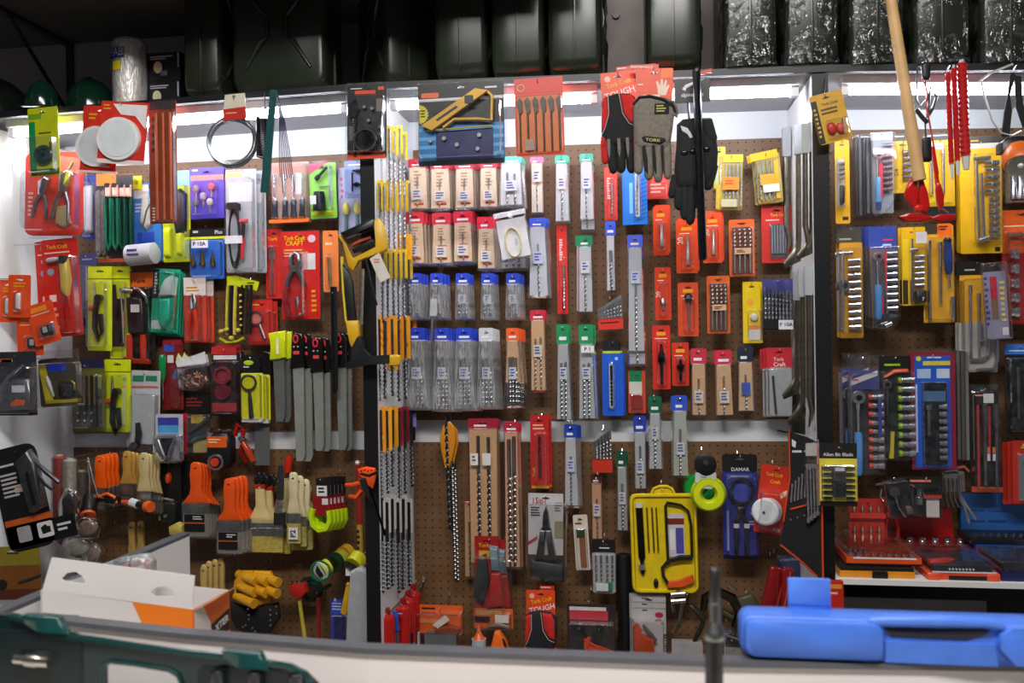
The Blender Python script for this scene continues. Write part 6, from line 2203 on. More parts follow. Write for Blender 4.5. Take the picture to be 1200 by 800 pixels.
# yellow hacksaw tray
I('hacksaw_set', 'yellow moulded tray with hacksaw, blades and file, slightly tilted', 'hacksaw set', 776, 569, 44, tilt=1)
out = rr(737, 578, 815, 694, 6)
tab = [(762, 578), (766, 571), (772, 568), (782, 568), (787, 571), (791, 578)]
R('tray_base', 'dcc014', 737, 578, 815, 694, -1, 0, 7)
PG('hang_tab', 'dcc014', tab, -1, 0)
T('tray_rim', 'dcc014', [(x, y, 1) for x, y in rr(739, 580, 813, 692, 7)], 2.4, closed=True)
T('tab_rim', 'dcc014', [(762, 580, 1), (766, 572, 1), (772, 569.5, 1), (782, 569.5, 1), (787, 572, 1), (791, 580, 1)], 1.6)
L('file', '3c3a38:m', (748, 594, 3), (750, 672, 3), [(0, 4), (.75, 4), (.8, 2.4), (1, 2)], flat=.5)
R('file_tag', 'c8c4b0', 744, 588, 752, 594, 2, 4)
L('file_band', 'chrome', (749, 660, 3), (749.5, 666, 3), [(0, 4.4), (1, 4.4)])
for x in (757, 763, 768):
    T('blade', 'c0a020:m' if x != 763 else '8a8060:m', [(x, 594, 2), (x + 1, 646, 2)], .9)
T('saw_bow', '4a4a48:m', [(780, 660, 4), (779, 592, 4), (781, 588, 4), (797, 591, 4), (805, 598, 4), (808, 614, 4), (808, 652, 4)], 1.7)
T('black_grip', '121212', [(808, 652, 4), (794, 652, 5), (780, 656, 5), (773, 664, 5), (774, 674, 5), (779, 682, 5)], [3.4, 3.4, 2.4, 2.2, 2, 2])
PUF('orange_grip', 'd8521c', [(778, 680), (790, 679), (808, 672), (810, 680), (794, 686), (778, 687)], 1, 7, .1)
R('info_card', 'c8c0c8', 781, 602, 800, 652, .4, 1, 2)
R('info_print', '7a2a1c', 781, 607, 800, 614, 1, 1.3)
R('info_print', 'e0dcdc', 783, 620, 789, 644, 1, 1.3)
R('info_print', '4a4a98', 790, 618, 799, 648, 1, 1.3)
PUF('punch', '141414', circ(765, 683, 3.2, 8, 6), .2, 4, .4)
# green and yellow tape reels
I('line_reel', 'lime yellow reel of trimmer line with black cap, hung on a peg', 'line reel', 826, 530, 54)
RING('line_coil', 'd0dc14', 829, 577, 14, 7, 6)
RING('coil_edge', '9ab010', 829, 577, 18, 1, 11)
L('cap', '121214', (826, 543, 2), (825.6, 543, 12), [(0, 13), (.9, 13), (1, 10)], n=20)
C('cap_hub', '3a3c3a', 826, 540, 3, 11, 13)
PG('label', 'c8c8c0', [(814, 552), (838, 552), (838, 566), (832, 571), (818, 570), (813, 562)], 10, 11)
FP('8a9aa8', 820, 556, 832, 566, 3, 11.3)
I('line_reel', 'bright green reel edge behind the lime yellow reel', 'line reel', 818, 548, 26, hk=False)
RING('line_coil', '14a03c', 819, 573, 13, 6, 0)
# blue filter pliers pack
I(BP, 'dark blue card with black strap wrench and a black header', BPC, 867, 531, 30)
CARD('141416', 846, 532, 887, 553, 3, name='header')
X('DAMAR', 'c8c8c8', 867, 550, 4.2, .4)
CARD('242a7e', 846, 553, 887, 653, 1, hole=False)
FP('a8b0d8', 856, 557, 880, 560, 1, .3)
R('side_print', '9aa4d8', 850, 598, 853, 645, 0, .3)
R('base_print', '10102a', 846, 650, 887, 655, -.2, .4)
RING('strap_loop', '10101a', 868, 575, 14, 2, 4)
R('window_print', '3a42a0', 860, 566, 876, 590, 0, .4, 5)
PUF('head', '0e0e12', rr(862, 592, 872, 602, 2), 1, 7, .2)
for x in (861, 873):
    T('handle', '0e0e16', [(866 if x < 867 else 869, 600, 4), (x, 612, 5), (x, 648, 4)], [2.4, 3, 2.6])
    R('ferrule', 'b8b8c0', x - 3, 612, x + 3, 617, 5, 8)
X('46', 'b0b8e0', 881, 600, 5, .3, 70)
FP('b8bce0', 877, 610, 886, 616, 2, .4)
BL(849, 556, 885, 650, 9, 4)
# red card with white tape
I(BP, 'red card with a white roll of tape, tilted beside the wrench roll', BPC, 912, 545, 44, tilt=-8)
CARD('c8301c', 893, 546, 928, 626, 3)
X('Tork Craft', 'e8b018', 909, 557, 4, .3, 0, .75)
X('Craft', 'e8b018', 911, 565, 4, .3)
L('tape_roll', 'd8dadc', (908, 600, 0), (901, 599, 14), [(0, 16), (.9, 16), (1, 14)], n=24)
C('roll_core', '3a4450', 900, 600, 1.6, 14, 15)
PG('label_print', 'd8c0a0', [(918, 578), (927, 572), (928, 576), (920, 584)], 0, .4)
X('F38', 'e8c8b8', 920, 621, 4, .3)
BL(894, 576, 927, 622, 17, 5)
# black wrench roll bag with orange trim
rail(958, 522, 2.385, 516)
I('wrench_roll', 'black folded tool roll with orange piping and chrome spanners', 'tool roll', 944, 505, Y=2.388)
PG('roll_body', '0e0c0e:f', [(924, 505), (946, 512), (962, 520), (962, 682), (930, 650), (912, 638), (920, 600), (924, 560)], -4, 4)
T('piping', 'd0481c', [(924, 505, 4), (924, 560, 4), (916, 610, 4)], 1)
T('piping', 'd0481c', [(961, 520, 4), (961, 600, 4), (961, 682, 4)], 1.4)
T('piping', 'd0481c', [(924, 596, 4.5), (942, 591, 4.5), (945, 588, 4.5)], 1.2)
T('piping', 'd0481c', [(912, 638, 4), (935, 656, 4), (954, 674, 4)], 1.2)
PG('logo_print', 'd8d4d0', [(927, 514), (932, 517), (931, 524), (927, 522)], 4, 4.4)
FP('c8c4c0', 927, 527, 939, 532, 1, 4.4)
for k in range(5):
    L('spanner', 'chrome', (927 + k * 4, 566 - k * 4, 5), (925 + k * 4, 588 - k * 1.5, 5), [(0, 2), (.2, 1.2), (1, 1.4)], flat=.5)
for k in range(4):
    C('stud', 'chrome', 924 + k * 8, 608 - k * 2.5, 1.2, 4, 5.4)
I(BP, 'clear pack of four chrome spanners over the black tool roll', BPC, 951, 518, Y=2.368)
R('backing', 'b8b0ac', 944, 519, 961, 534, -.5, 0)
R('red_strip', 'c08078', 957, 519, 962, 592, -.5, .4)
for k in range(4):
    x = 945 + k * 3.6
    L('spanner', 'chrome', (x, 543, 2), (x + 1, 612 - k * 3, 2), [(0, 2.4), (.06, 2.4), (.1, 1.1), (.9, 1.1), (.94, 2.4), (1, 2)], flat=.5)
BL(942, 518, 963, 596, 5)
rail(982, 526, 2.352, 520)
I(BP, 'yellow and black card of screwdriver bits over the right divider', BPC, 982, 520, Y=2.352)
CARD('d8c83c', 960, 536, 1004, 593, 1, hole=False)
CARD('1c1c1c', 960, 519, 1004, 537, 1, name='header')
X('Allen Bit Blade', 'd0d0c8', 982, 532.5, 4, .3, 0, 1.0)
R('base_print', '1c1a10', 960, 587, 1004, 593, 0, .3)
for k in range(6):
    y = 548 + k * 7
    L('bit', '3a3a3c:m', (962, y, 2), (974, y, 2), [(0, 1), (.4, 1.8), (1, 1.8)], n=6)
    L('bit', '3a3a3c:m', (990, y, 2), (1001, y, 2), [(0, 1.8), (.6, 1.8), (1, 1)], n=6)
PUF('bit_holder', '141416', rr(974, 545, 990, 582, 2), 0, 6, .1)
R('holder_label', 'c0bcc8', 977, 547, 988, 551, 5.5, 6.4)
BL(961, 543, 1003, 586, 7)

# ---- bottom row of the centre bay
for k, (x, y0, y1, lb) in enumerate(((454, 715, 762, 'red canister with a white band, lowest and nearest the left divider'), (472, 704, 756, 'red canister beside the blue-tipped rods'), (478, 695, 750, 'glossy red canister in the middle of the slanted row'), (484, 687, 742, 'topmost red canister of the slanted row'))):
    I('red_canister', lb, 'canister', x, y0, [120, 96, 72, 48][k], hk=True, group='red canisters')
    L('body', 'a81814:g', (x, y0 + 4, 0), (x, y1, 0), [(0, 3), (.08, 8), (.12, 8.6), (1, 8.6)], n=18)
    L('cap', '8a1410:g', (x, y0 - 3, 0), (x, y0 + 5, 0), [(0, 3), (.4, 3.4), (1, 3.2)])
    if k == 0:
        L('white_band', 'd8b8b0', (x, y1 - 6, 0), (x, y1 - 3, 0), [(0, 8.8), (1, 8.8)], n=18)
I('t_handle_rod', 'short blue T-handled rods between the red canisters', 'tool', 463, 718, 112)
L('rod', '2448a0', (463, 716, 0), (465, 738, 0), [(0, 3), (1, 3.4)])
T('cross_bar', '8aa8c8:m', [(456, 719, 0), (471, 719, 0)], 1)
L('shaft', '4a4a50', (465, 738, 0), (466, 764, 0), [(0, 2), (1, 2)])
I('battery', 'small black and white battery between canisters and orange box', 'battery', 480, 742, 84, hk=True)
L('body', '121212', (480, 742, 0), (480, 756, 0), [(0, 4), (1, 4)])
L('base', 'c8c4c0', (480, 756, 0), (480, 766, 0), [(0, 4), (1, 4)])
I('tool_carton', 'orange-headed grey carton with a white sticker at bottom left', 'box', 516, 708, 50)
R('back_card', 'd85a1c', 489, 709, 542, 742, -1, 0, 2)
R('slot', '3a1c10', 494, 712, 510, 714, 0, .4)
R('print', 'c8884a', 489, 726, 520, 730, 0, .5)
PG('sticker', 'd8d0c8', [(508, 730), (523, 718), (528, 724), (514, 734)], 6, 6.5)
PUF('handle', '8a3c20', [(510, 735), (528, 731), (540, 734), (538, 740), (512, 740)], 0, 8, .1)
R('grey_block', '5c5e60', 499, 739, 536, 782, -2, 9, 2)
R('side_rail', 'c8c4c0', 490, 740, 492, 772, 0, 6)
R('side_print', 'c85028', 537, 758, 543, 776, 0, 6)
BL(488, 716, 543, 742, 9)
I(BP, 'red and grey pack of dark gloves with yellow print above the chalk line', BPC, 574, 628, 40)
CARD('9a1c1a', 556, 628, 584, 712, 1)
X('Tork', 'd8a818', 567, 639, 4.4, .3)
R('print', 'b8902c', 561, 645, 578, 650, 0, .3)
PUF('dark_tool', '2a2c30', [(560, 652), (570, 648), (574, 680), (566, 708), (554, 700)], 0, 8, .2)
PUF('blue_tool', '6a7c88', [(574, 638), (584, 640), (586, 668), (576, 668)], 0, 8, .2)
PUF('red_fan', 'a82018', [(576, 668), (586, 668), (592, 708), (570, 712)], 0, 8, .15)
BL(554, 650, 592, 713, 11)
stack(1, 8, 4, 'red dark-glove pack', 8)
I(BP, 'orange pack with a white sticker and a grey-orange knife', BPC, 578, 712, 44)
CARD('c85a24', 555, 713, 601, 736, 1)
R('stripe_print', 'd8a060', 557, 715, 588, 720, 0, .4)
R('sticker', 'd0c8c0', 581, 718, 597, 727, 6.5, 7)
T('knife', '6a5a48', [(572, 732, 4), (585, 729, 5), (598, 733, 4)], [2, 4, 2])
R('dark_part', '161414', 556, 722, 574, 727, .4, 3)
BL(556, 717, 600, 737, 6)
I('glue_bottle', 'small clear chalk bottle with an orange nozzle', 'bottle', 561, 734, 60)
L('nozzle', 'd85a28', (561, 732, 0), (561, 748, 0), [(0, .8), (.5, 2.4), (.8, 5), (1, 7.4)])
L('collar', 'a8b0b8', (561, 748, 0), (561, 756, 0), [(0, 8.4), (1, 8.4)], n=16)
L('body', 'b84a28', (561, 756, 0), (561, 785, 0), [(0, 8), (1, 8)], n=16)
I('chalk_line', 'orange teardrop chalk line reel beside the small bottle', 'chalk line', 585, 738, 62)
PUF('case', 'e0641c:g', [(580, 739), (586, 738), (593, 748), (600, 768), (596, 784), (574, 784), (572, 768)], -5, 7, .12, full=True)
PUF('slot', '2a120a', [(589, 745), (592, 746), (596, 758), (593, 760)], 6, 7.6, .2)
C('crank_hub', '1a1a1a', 580, 771, 5, 6, 8)
tough_glove(635, 688, D - .13, 'black and red work glove on an orange card at the bottom of the board', 0)
CUR.root.scale = (.98, 1, .98)
hook(635, 694, D - .13, CUR.root['label'])
I(BP, 'clear pack with red label, two black reels and a red cord', BPC, 690, 700, 48)
CARD('2a2624', 664, 708, 721, 782, 1)
R('label_print', 'b83a44', 667, 715, 712, 726, 0, .4)
R('label_print', 'd0c8c4', 667, 711, 710, 715, 0, .5)
for x in (678, 701):
    C('reel', '101012', x, 734, 6, 0, 7)
    for q in (-2, 1.5):
        C('screw', 'chrome', x + q * .4, 731 + q * 2, 1, 7, 8)
for k in range(4):
    T('cord', 'd0421c', [(684, 748 + k * 3, 3), (695, 754 + k * 2, 5), (708, 758 + k * 2, 4), (719, 763 + k, 3)], 1.8)
T('cord', 'd0421c', [(690, 745, 4), (687, 758, 5), (685, 770, 4)], 2.4)
BL(665, 727, 720, 780, 10)
I(BP, 'white card with CUTTER print and an orange pipe cutter', BPC, 761, 696, 40)
CARD('b4b0b0', 740, 697, 780, 776, 1)
for k in range(3):
    R('card_edge', 'a8a4a4', 741, 697 + k * 7, 780, 698.4 + k * 7, 0, .6)
    FP('4a4648', 752, 700 + k * 7, 760, 702 + k * 7, 1, .7)
PUF('logo_print', 'a81c38', circ(772, 720, 5, 12, 3.4), 0, .8, .2)
X('CUTTER', '1c1a1c', 778.5, 752, 4, .5, 90)
PUF('cutter_body', 'b84218:g', [(741, 734), (746, 727), (750, 734), (752, 742), (766, 748), (766, 776), (742, 776)], 0, 10, .1)
T('cutter_blade', 'c4c4c6:c', [(753, 730, 6), (760, 738, 7), (768, 748, 6)], [1.6, 2.6, 2])
PUF('cutter_wheel', '1e1e20', circ(774, 772, 8, 12, 7), 0, 8, .3)
BL(740, 724, 778, 777, 13)
stack(2, -1.5, -1, 'white CUTTER card', 5)
# c-clamps and chains
I('clamp', 'dull steel jaw clamp with a light grey block at its foot', 'clamp', 805, 692, 60)
T('frame', '7a766a:m', [(790, 716, 2), (788, 700, 2), (795, 694, 2), (804, 696, 2), (802, 708, 2)], [3, 3, 4, 4, 3])
for y in (696, 704):
    L('jaw', 'c0bcb0:c', (786, y, 4), (803, y - 2, 4), [(0, 3), (1, 3)])
T('screw', '8a867a:m', [(800, 706, 3), (797, 725, 3), (788, 742, 3)], 2.6)
T('arm', '6a665a:m', [(808, 708, 2), (818, 716, 3), (824, 726, 2)], [3, 4, 3])
T('arm', '5a564a:m', [(824, 726, 2), (818, 740, 3), (812, 752, 2)], [2.4, 3, 2.4])
R('block', '9a9896', 786, 750, 822, 786, -4, 8, 2)
I('clamp', 'brass-grey G-clamp behind the steel chisel', 'clamp', 836, 690, 36)
T('frame', '5a5648:m', [(824, 715, 0), (826, 700, 0), (840, 692, 0), (858, 700, 0), (866, 716, 0), (860, 734, 0)], [4, 5, 6, 6, 5, 4])
L('screw', '8a866c:m', (846, 715, 2), (858, 722, 2), [(0, 3), (1, 3)])
T('chain', 'chrome', [(850, 676, 2), (855, 684, 3), (862, 692, 2)], 1.8)
C('stud', 'chrome', 853, 705, 1.6, 3, 5)
I('clamp', 'dark olive clamp jaw beside the blue case', 'clamp', 878, 700, 30)
PUF('jaw', '4a4838', [(862, 700), (880, 694), (890, 706), (884, 730), (866, 736), (858, 722)], -5, 6, .15, full=True)
L('screw', '6a6a64:m', (850, 745, 3), (874, 752, 3), [(0, 3), (1, 3)])
for k in range(5):
    C('rivet', 'chrome', 850 + k * 3, 725 + k * 12, 1.2, 5, 6.5)
I(BP, 'grey pack with dull washers at the board foot by the chisel', BPC, 856, 735, 26)
CARD('4a4844', 846, 736, 872, 790, 1)
R('print', '8a8680', 848, 758, 868, 780, 0, .6)
BL(847, 742, 870, 788, 6)
# red and blue packs under the tool roll
I(BP, 'dark red glossy pack leaning left beside the blue case latch', BPC, 912, 662, 60, tilt=-14)
PUF('pack', '8a1416:g', rr(903, 664, 922, 722, 4), -4, 5, .1, full=True)
T('pack_fold', 'c03030:g', [(921, 666, 5), (921, 720, 5)], 1.2)
I(BP, 'dark red glossy pack standing beside the blue case latch', BPC, 918, 660, 66, tilt=-3)
PUF('pack', '9a1618:g', rr(917, 664, 930, 722, 3), -3, 5, .1, full=True)
T('pack_fold', 'd87060:g', [(926, 668, 5), (919, 720, 5)], .8)
I(BP, 'navy blue pack behind the dark red glossy packs', BPC, 928, 650, 34)
CARD('26304a', 910, 650, 950, 720, 2)
PUF('blue_tool', '2a3868', [(912, 655), (930, 652), (950, 676), (948, 716), (915, 716)], 0, 6, .1)
BL(911, 652, 949, 718, 9)
I(BP, 'red box edge with orange print at the foot of the right divider', BPC, 980, 680, Y=2.36)
R('box', 'b8221a', 968, 681, 988, 724, -8, 2)
R('print', 'd88a28', 970, 684, 986, 689, 2, 2.4)
FP('e0b0a0', 970, 693, 985, 698, 1, 2.3)

# ================================================================ LONG BITS ON THE LEFT DIVIDER, HOES ON THE RIGHT DIVIDER
def panel_hook(x, y, Yp, Xf, label):
    p = P(x, y, Yp)
    pts = [Vector((Xf, p.y + .004, p.z)), Vector((p.x, p.y + .004, p.z)), Vector((p.x + (.006 if p.x > Xf else -.006), p.y - .004, p.z + .005))]
    v, f = tube_raw(pts, .0015, 5)
    o = mesh_obj('panel_hook', [q - p for q in v], f, 'chrome', None, True)
    o.location = p
    tag(o, hook_label(label), 'hook', 'wire hooks on the dividers')


def long_bit(x, y, y1, tw, th, m, lab, grp, r=1.8, bm='8a8c90:m', txt=None, tip=None):
    _q = ray(x, 400)
    Yp = min(2.78, max(2.44, (XD1[1] + .018) * _q.y / _q.x))
    tw *= 1.45
    r *= 1.3
    I('long_drill_bit', lab, 'drill bit', x, y, Y=Yp, group=grp)
    panel_hook(x, y + 3, Yp, XD1[1], lab)
    R('tag', m, x - tw / 2, y, x + tw / 2, y + th, -.6, .6, 1.5)
    if txt:
        FP(txt, x - tw * .3, y + th * .3, x + tw * .3, y + th * .8, 3, .8)
    DR(x, y + 4, x + random.uniform(-1, 1), y1, r, 2.2, bm, max(6, int((y1 - y) / 9)), .45, 'bit')


P5 = ['leftmost', 'second', 'third', 'fourth', 'fifth', 'sixth', 'seventh', 'eighth']
for k in range(4):
    long_bit(457 + k * 5.5, 147 + (8 if k == 3 else k % 2 * 3), 232, 5, 33, 'ecc81c', P5[k] + ' long bit with yellow tag in the topmost cluster on the divider', 'topmost divider bits', 1.7, 'b8b8bc:m', 'd8a010')
for k in range(7):
    long_bit(445 + k * 5.8, 211 + (k % 2) * 3, 292, 5.4, 34, 'e0b41c' if k % 3 else 'ecc81c', P5[k] + ' long bit with yellow tag in the second cluster on the divider', 'second divider bits', 1.6, 'b0b0b4:m', 'c88a10')
long_bit(474, 274, 330, 12, 30, 'eba41c', 'long bit with a broad amber tag between the second and third clusters', 'third divider bits')
for k in range(6):
    long_bit(449 + k * 6, 292 + (k % 2), 378 - (k % 3) * 4, 6, 34, 'e6bc1a', P5[k] + ' long bit with yellow tag in the third cluster on the divider', 'third divider bits', 1.6, '808288:m', 'e8dcc0')
for k in range(6):
    long_bit(444 + k * 7.6, 370 + (k % 2) * 2, 470 - (k % 3) * 3, 8.4, 50 + (14 if k == 2 else 0), 'ea8c18' if k % 2 else 'f0a41c', P5[k] + ' long bit with big orange tag in the fourth cluster', 'fourth divider bits', 2, '6a6c70:m', 'c85a10')
for k in range(6):
    m = ['e8901c', 'eea424', 'e8a01c', 'a81c24', '8a1420', '16141a'][k]
    long_bit(446 + k * 7.2, 476 + (k % 2), 586 - (k % 3) * 8, 8 if k < 3 else 6, 54 - k * 3, m, P5[k] + ' bit in the fifth divider cluster, tag ' + ['orange', 'amber', 'light orange', 'red', 'dark red', 'black'][k], 'fifth divider bits', 2, '5c5e62:m', 'f0d8a0' if k < 3 else None)
R('purple_label', '8a7ac0', 478, 484, 488, 500, .8, 1.4)
for k in range(6):
    long_bit(447 + k * 6.4, 580 + (k % 2) * 4, 694 - (k % 3) * 4, 6, 40, 'c4c0bc', P5[k] + ' bit in a clear-grey sleeve, lowest cluster on the divider', 'lowest divider bits', 2.1, '505256:m', 'c88a6a')


def hoe(x, y, y1, bl, lab, side=1):
    _q = ray(x, 300)
    Yp = min(2.77, max(2.44, (XD2[0] - .022) * _q.y / _q.x))
    I('steel_hoe', lab, 'hoe', x, y, Y=Yp, group='steel hoes on the right divider')
    panel_hook(x, y + 4, Yp, XD2[0], lab)
    R('sleeve', 'a8acb0', x - 4.6, y, x + 4.6, y + 34, -3, 4, 1)
    L('shaft', '7a7668:m', (x, y + 30, 0), (x - 1, y1 - 34, 0), [(0, 3), (1, 3.4)])
    if bl:
        T('neck', '7a7668:m', [(x - 1, y1 - 36, 0), (x - 2, y1 - 24, 1), (x - 7 * side, y1 - 14, 2)], [3.4, 3, 2])
        PUF('blade', '6a685c:m', [(x - 3, y1 - 34), (x + 2, y1 - 22), (x + 1, y1 - 10), (x - 18 * side, y1 - 2), (x - 20 * side, y1 - 8), (x - 9 * side, y1 - 22)], -1, 2, .06, full=True)
    else:
        T('bent_tip', '7a7668:m', [(x - 1, y1 - 36, 0), (x + 2, y1 - 18, 1), (x - 2, y1, 2)], [3.4, 3, 1])


for k, (x, y, y1, bl) in enumerate(((921, 150, 300, False), (935, 147, 316, True), (943, 146, 300, False), (951, 144, 306, True))):
    hoe(x, y, y1, bl, ['hindmost', 'second hindmost', 'third', 'front'][k] + ' steel hoe of the upper row on the right divider')
for k, (x, y, y1, bl) in enumerate(((934, 318, 470, True), (940, 314, 500, True), (947, 312, 500, False), (954, 310, 505, False))):
    hoe(x, y, y1, bl, ['hindmost', 'second hindmost', 'third', 'front'][k] + ' steel hoe of the lower row on the right divider')
I('trowel', 'grey steel trowel blade standing out at the foot of the hoes', 'trowel', 934, 465, Y=2.58)
panel_hook(934, 470, 2.58, XD2[0], 'grey steel trowel blade standing out at the foot of the hoes')
PUF('blade', '56544c:m', [(929, 452), (936, 456), (945, 490), (947, 510), (926, 506), (928, 480)], -1, 2, .05, full=True)
T('tang', '4a4a46:m', [(910, 504, 0), (920, 506, 1), (928, 506, 1)], 1)

# ================================================================ RIGHT BAY
def socket_row(x, y0, y1, n, w=6, m='chrome', d=4, lean=0, ring=None):
    st = (y1 - y0) / n
    for k in range(n):
        y = y0 + st * (k + .5)
        L('socket', m, (x - w, y + lean, d), (x + w, y - lean, d), [(0, st * .32), (.45, st * .32), (.5, st * .4), (1, st * .42)], n=10)
        if ring:
            L('size_ring', ring, (x - w - 4, y + lean, d), (x - w, y, d), [(0, st * .36), (1, st * .36)], n=8)


def ratchet(x, y, y1, m='chrome', hm=None, d=5, hw=3.6):
    L('ratchet_head', m, (x, y, d - 3), (x, y, d + 4), [(0, 6), (.8, 6), (1, 5)], n=16)
    L('ratchet_hub', '2a2a2c:m', (x, y, d + 4), (x, y, d + 5), [(0, 2.6), (1, 2.6)], n=10)
    ys = y + (y1 - y) * .45
    L('ratchet_neck', m, (x, y + 4, d), (x, ys, d), [(0, 3), (.4, 1.8), (1, 1.6)])
    if hm:
        L('ratchet_grip', hm, (x, ys, d), (x, y1, d), [(0, hw * .8), (.1, hw), (.9, hw), (1, hw * .7)])
    else:
        L('ratchet_grip', m, (x, ys, d), (x, y1, d), [(0, 1.8), (.2, 2.6), (1, 2.6)])


SS = 'socket_set'
SSC = 'socket set'
I(SS, 'narrow yellow card of chrome sockets right beside the right divider', SSC, 986, 164, 50)
CARD('eab01a', 978, 164, 995, 262, 2)
socket_row(984, 190, 212, 4, 4)
PUF('black_piece', '141414', rr(982, 217, 988, 240, 2), 0, 7, .2)
R('base_print', '3a2a10', 986, 254, 993, 258, 0, .3)
R('tray', 'c8c0a0', 979, 186, 989, 242, .1, .6, 2)
BL(979, 184, 990, 245, 8)
I(SS, 'clear bag with a blue and red ratchet and chrome sockets', SSC, 1032, 155, 44)
R('backing', '9aa0a8', 1021, 160, 1046, 250, -.8, 0, 2)
R('header', 'd8dade', 1020, 155, 1046, 164, -.8, .2)
socket_row(1038, 168, 226, 9, 5.5)
ratchet(1027, 182, 240, 'chrome', '6aa4d8')
L('grip_stripe', 'd8404c', (1030, 193, 6), (1030, 232, 6), [(0, 2.2), (1, 2.2)])
L('grip_end', '2a4a78', (1027, 232, 5), (1027, 246, 5), [(0, 3.6), (1, 3)])
PUF('bag', 'clear', [(1019, 157), (1047, 157), (1047, 232), (1034, 252), (1020, 256)], -2, 12, .06)
I(SS, 'dark edge-on stack of ratchet bags left of the clear sockets bag', SSC, 1011, 160, 30)
for k in range(5):
    R('bag_edge', ['2c2e30', '5a5c5e', '1c1e20', '6a6c6c', '26282a'][k], 1001 + k * 4, 160 + k, 1004.4 + k * 4, 254 - k, -8 + k * 2, 2 + k * 2, 1)
PUF('bag', 'clear', rr(1000, 158, 1021, 256, 3), -8, 12, .05)
for k, (x0, y0, x1, y1, lb) in enumerate(((1044, 164, 1071, 226, 'small yellow socket card left of the wooden pole'), (1082, 163, 1118, 248, 'yellow card with slim chrome bars behind the red scraper'))):
    I(SS, lb, SSC, (x0 + x1) / 2, y0, 30)
    CARD('eebc18', x0, y0, x1, y1, 1.5)
    R('header', '26221c', x0, y0 - 7, x1, y0 + 1, -.6, .3)
    FP('c8b8a0', x0 + 4, y0 - 5, x1 - 4, y0 - 2, 1, .5)
    if k == 0:
        R('side_print', 'd0a010', x0 + 1, y0 + 4, x0 + 8, y1 - 4, 0, .3)
        X('3/4', '3a2c10', x0 + 6, y0 + 38, 5, .4, 90)
        socket_row(x0 + 17, y0 + 12, y1 - 14, 5, 5)
        BL(x0 + 10, y0 + 6, x1 - 1, y1 - 6, 9)
        stack(2, -2, .5, 'small yellow socket card', 6)
    else:
        R('side_print', 'd8d4c8', x0 + 2, y0 + 4, x0 + 24, y0 + 12, 0, .4)
        for x in (x0 + 8, x0 + 22):
            L('extension', 'chrome', (x, y0 + 12, 3), (x, y1 - 20, 3), [(0, 1.6), (1, 1.6)])
        R('base_print', '1c1c1c', x0, y1 - 6, x1, y1 + 6, -.2, .5)
        BL(x0 + 3, y0 + 8, x1 - 3, y1 - 8, 7)
I(SS, 'large yellow card with T-bar and a column of twelve sockets', SSC, 1148, 164, 34)
CARD('eab414', 1124, 168, 1173, 297, 2, hole=False)
R('header', '3a3630', 1122, 160, 1175, 168, -.7, .3)
R('header', 'd8d0c0', 1124, 168, 1173, 174, 0, .4)
FP('e8b818', 1126, 164, 1150, 167, 1, .5)
L('t_bar', 'chrome', (1138, 187, 5), (1158, 186, 5), [(0, 2.4), (1, 2.4)])
for x in (1142, 1148):
    L('bar', 'chrome', (x, 188 + (x > 1144) * 16, 4), (x + 2, 284, 4), [(0, 1.8), (1, 2)])
socket_row(1160, 188, 229, 5, 8)
socket_row(1162, 230, 280, 7, 6)
L('joint', 'chrome', (1144, 283, 5), (1156, 279, 5), [(0, 3.4), (1, 2.4)])
R('base_print', '2a2214', 1164, 290, 1170, 295, 0, .4)
BL(1136, 180, 1171, 286, 11, 4)
stack(2, -2.5, .5, 'large yellow T-bar card', 8)
I(SS, 'clear pack of deep sockets under the head lamp', SSC, 1192, 200, 30)
R('backing', '6a665c', 1178, 202, 1215, 238, -.8, 0, 2)
for x in (1186, 1194, 1202):
    L('socket', 'chrome', (x, 206, 4), (x, 234, 4), [(0, 3), (.5, 3), (.55, 3.6), (1, 3.6)])
BL(1177, 200, 1216, 239, 10, 4)
I(SS, 'orange and red card with chrome angle bar at the right picture edge', SSC, 1192, 245, 26)
CARD('d8581c', 1173, 246, 1225, 297, 1)
R('lower_card', 'a81c1c', 1173, 298, 1225, 380, -.8, .2)
FP('f0d0b0', 1176, 264, 1210, 267, 1, .3)
T('angle_bar', 'chrome', [(1180, 276, 5), (1194, 275, 6), (1200, 280, 6), (1200, 360, 5)], 2.6)
socket_row(1185, 290, 374, 5, 4.5)
BL(1176, 270, 1220, 378, 11, 4)
# second row
I(SS, 'amber card with T-bar and ten sockets beside the right divider', SSC, 996, 266, 44)
CARD('d89a24', 983, 284, 1010, 396, 2, hole=False)
R('header', '48443c', 980, 266, 1009, 284, -.7, .2)
FP('b8b0a0', 983, 279, 1000, 283, 1, .4)
L('t_bar', 'chrome', (981, 298, 6), (997, 297, 6), [(0, 2.6), (1, 2.6)])
L('bar', 'chrome', (986, 298, 5), (985, 386, 5), [(0, 1.8), (1, 1.8)])
C('ratchet_head', 'c4c4c8:c', 987, 335, 6.5, 2, 9)
C('ratchet_hub', '141414', 987, 335, 3.4, 9, 10)
socket_row(999, 302, 388, 10, 7)
BL(983, 290, 1008, 392, 12, 4)
stack(1, -4, .5, 'amber T-bar card', 8)
I(SS, 'blue-headed pack with blue and red ratchet and nine sockets', SSC, 1034, 265, 46)
R('header', '34489c', 1017, 265, 1050, 292, -.7, .2, 1)
FP('d83a4c', 1034, 280, 1047, 284, 1, .5)
FP('c8d0f0', 1034, 286, 1046, 290, 1, .4)
R('backing', '565a62', 1017, 290, 1050, 372, -.8, 0, 2)
socket_row(1043, 294, 366, 9, 6)
L('extension', 'd0d0d4:c', (1037, 300, 4), (1037, 368, 4), [(0, 1.4), (1, 1.4)])
L('extension_stripe', 'c83038', (1036, 295, 5), (1036, 340, 5), [(0, 1.4), (1, 1.2)])
ratchet(1027, 301, 374, 'chrome', '4a8ccc', 5, 4.2)
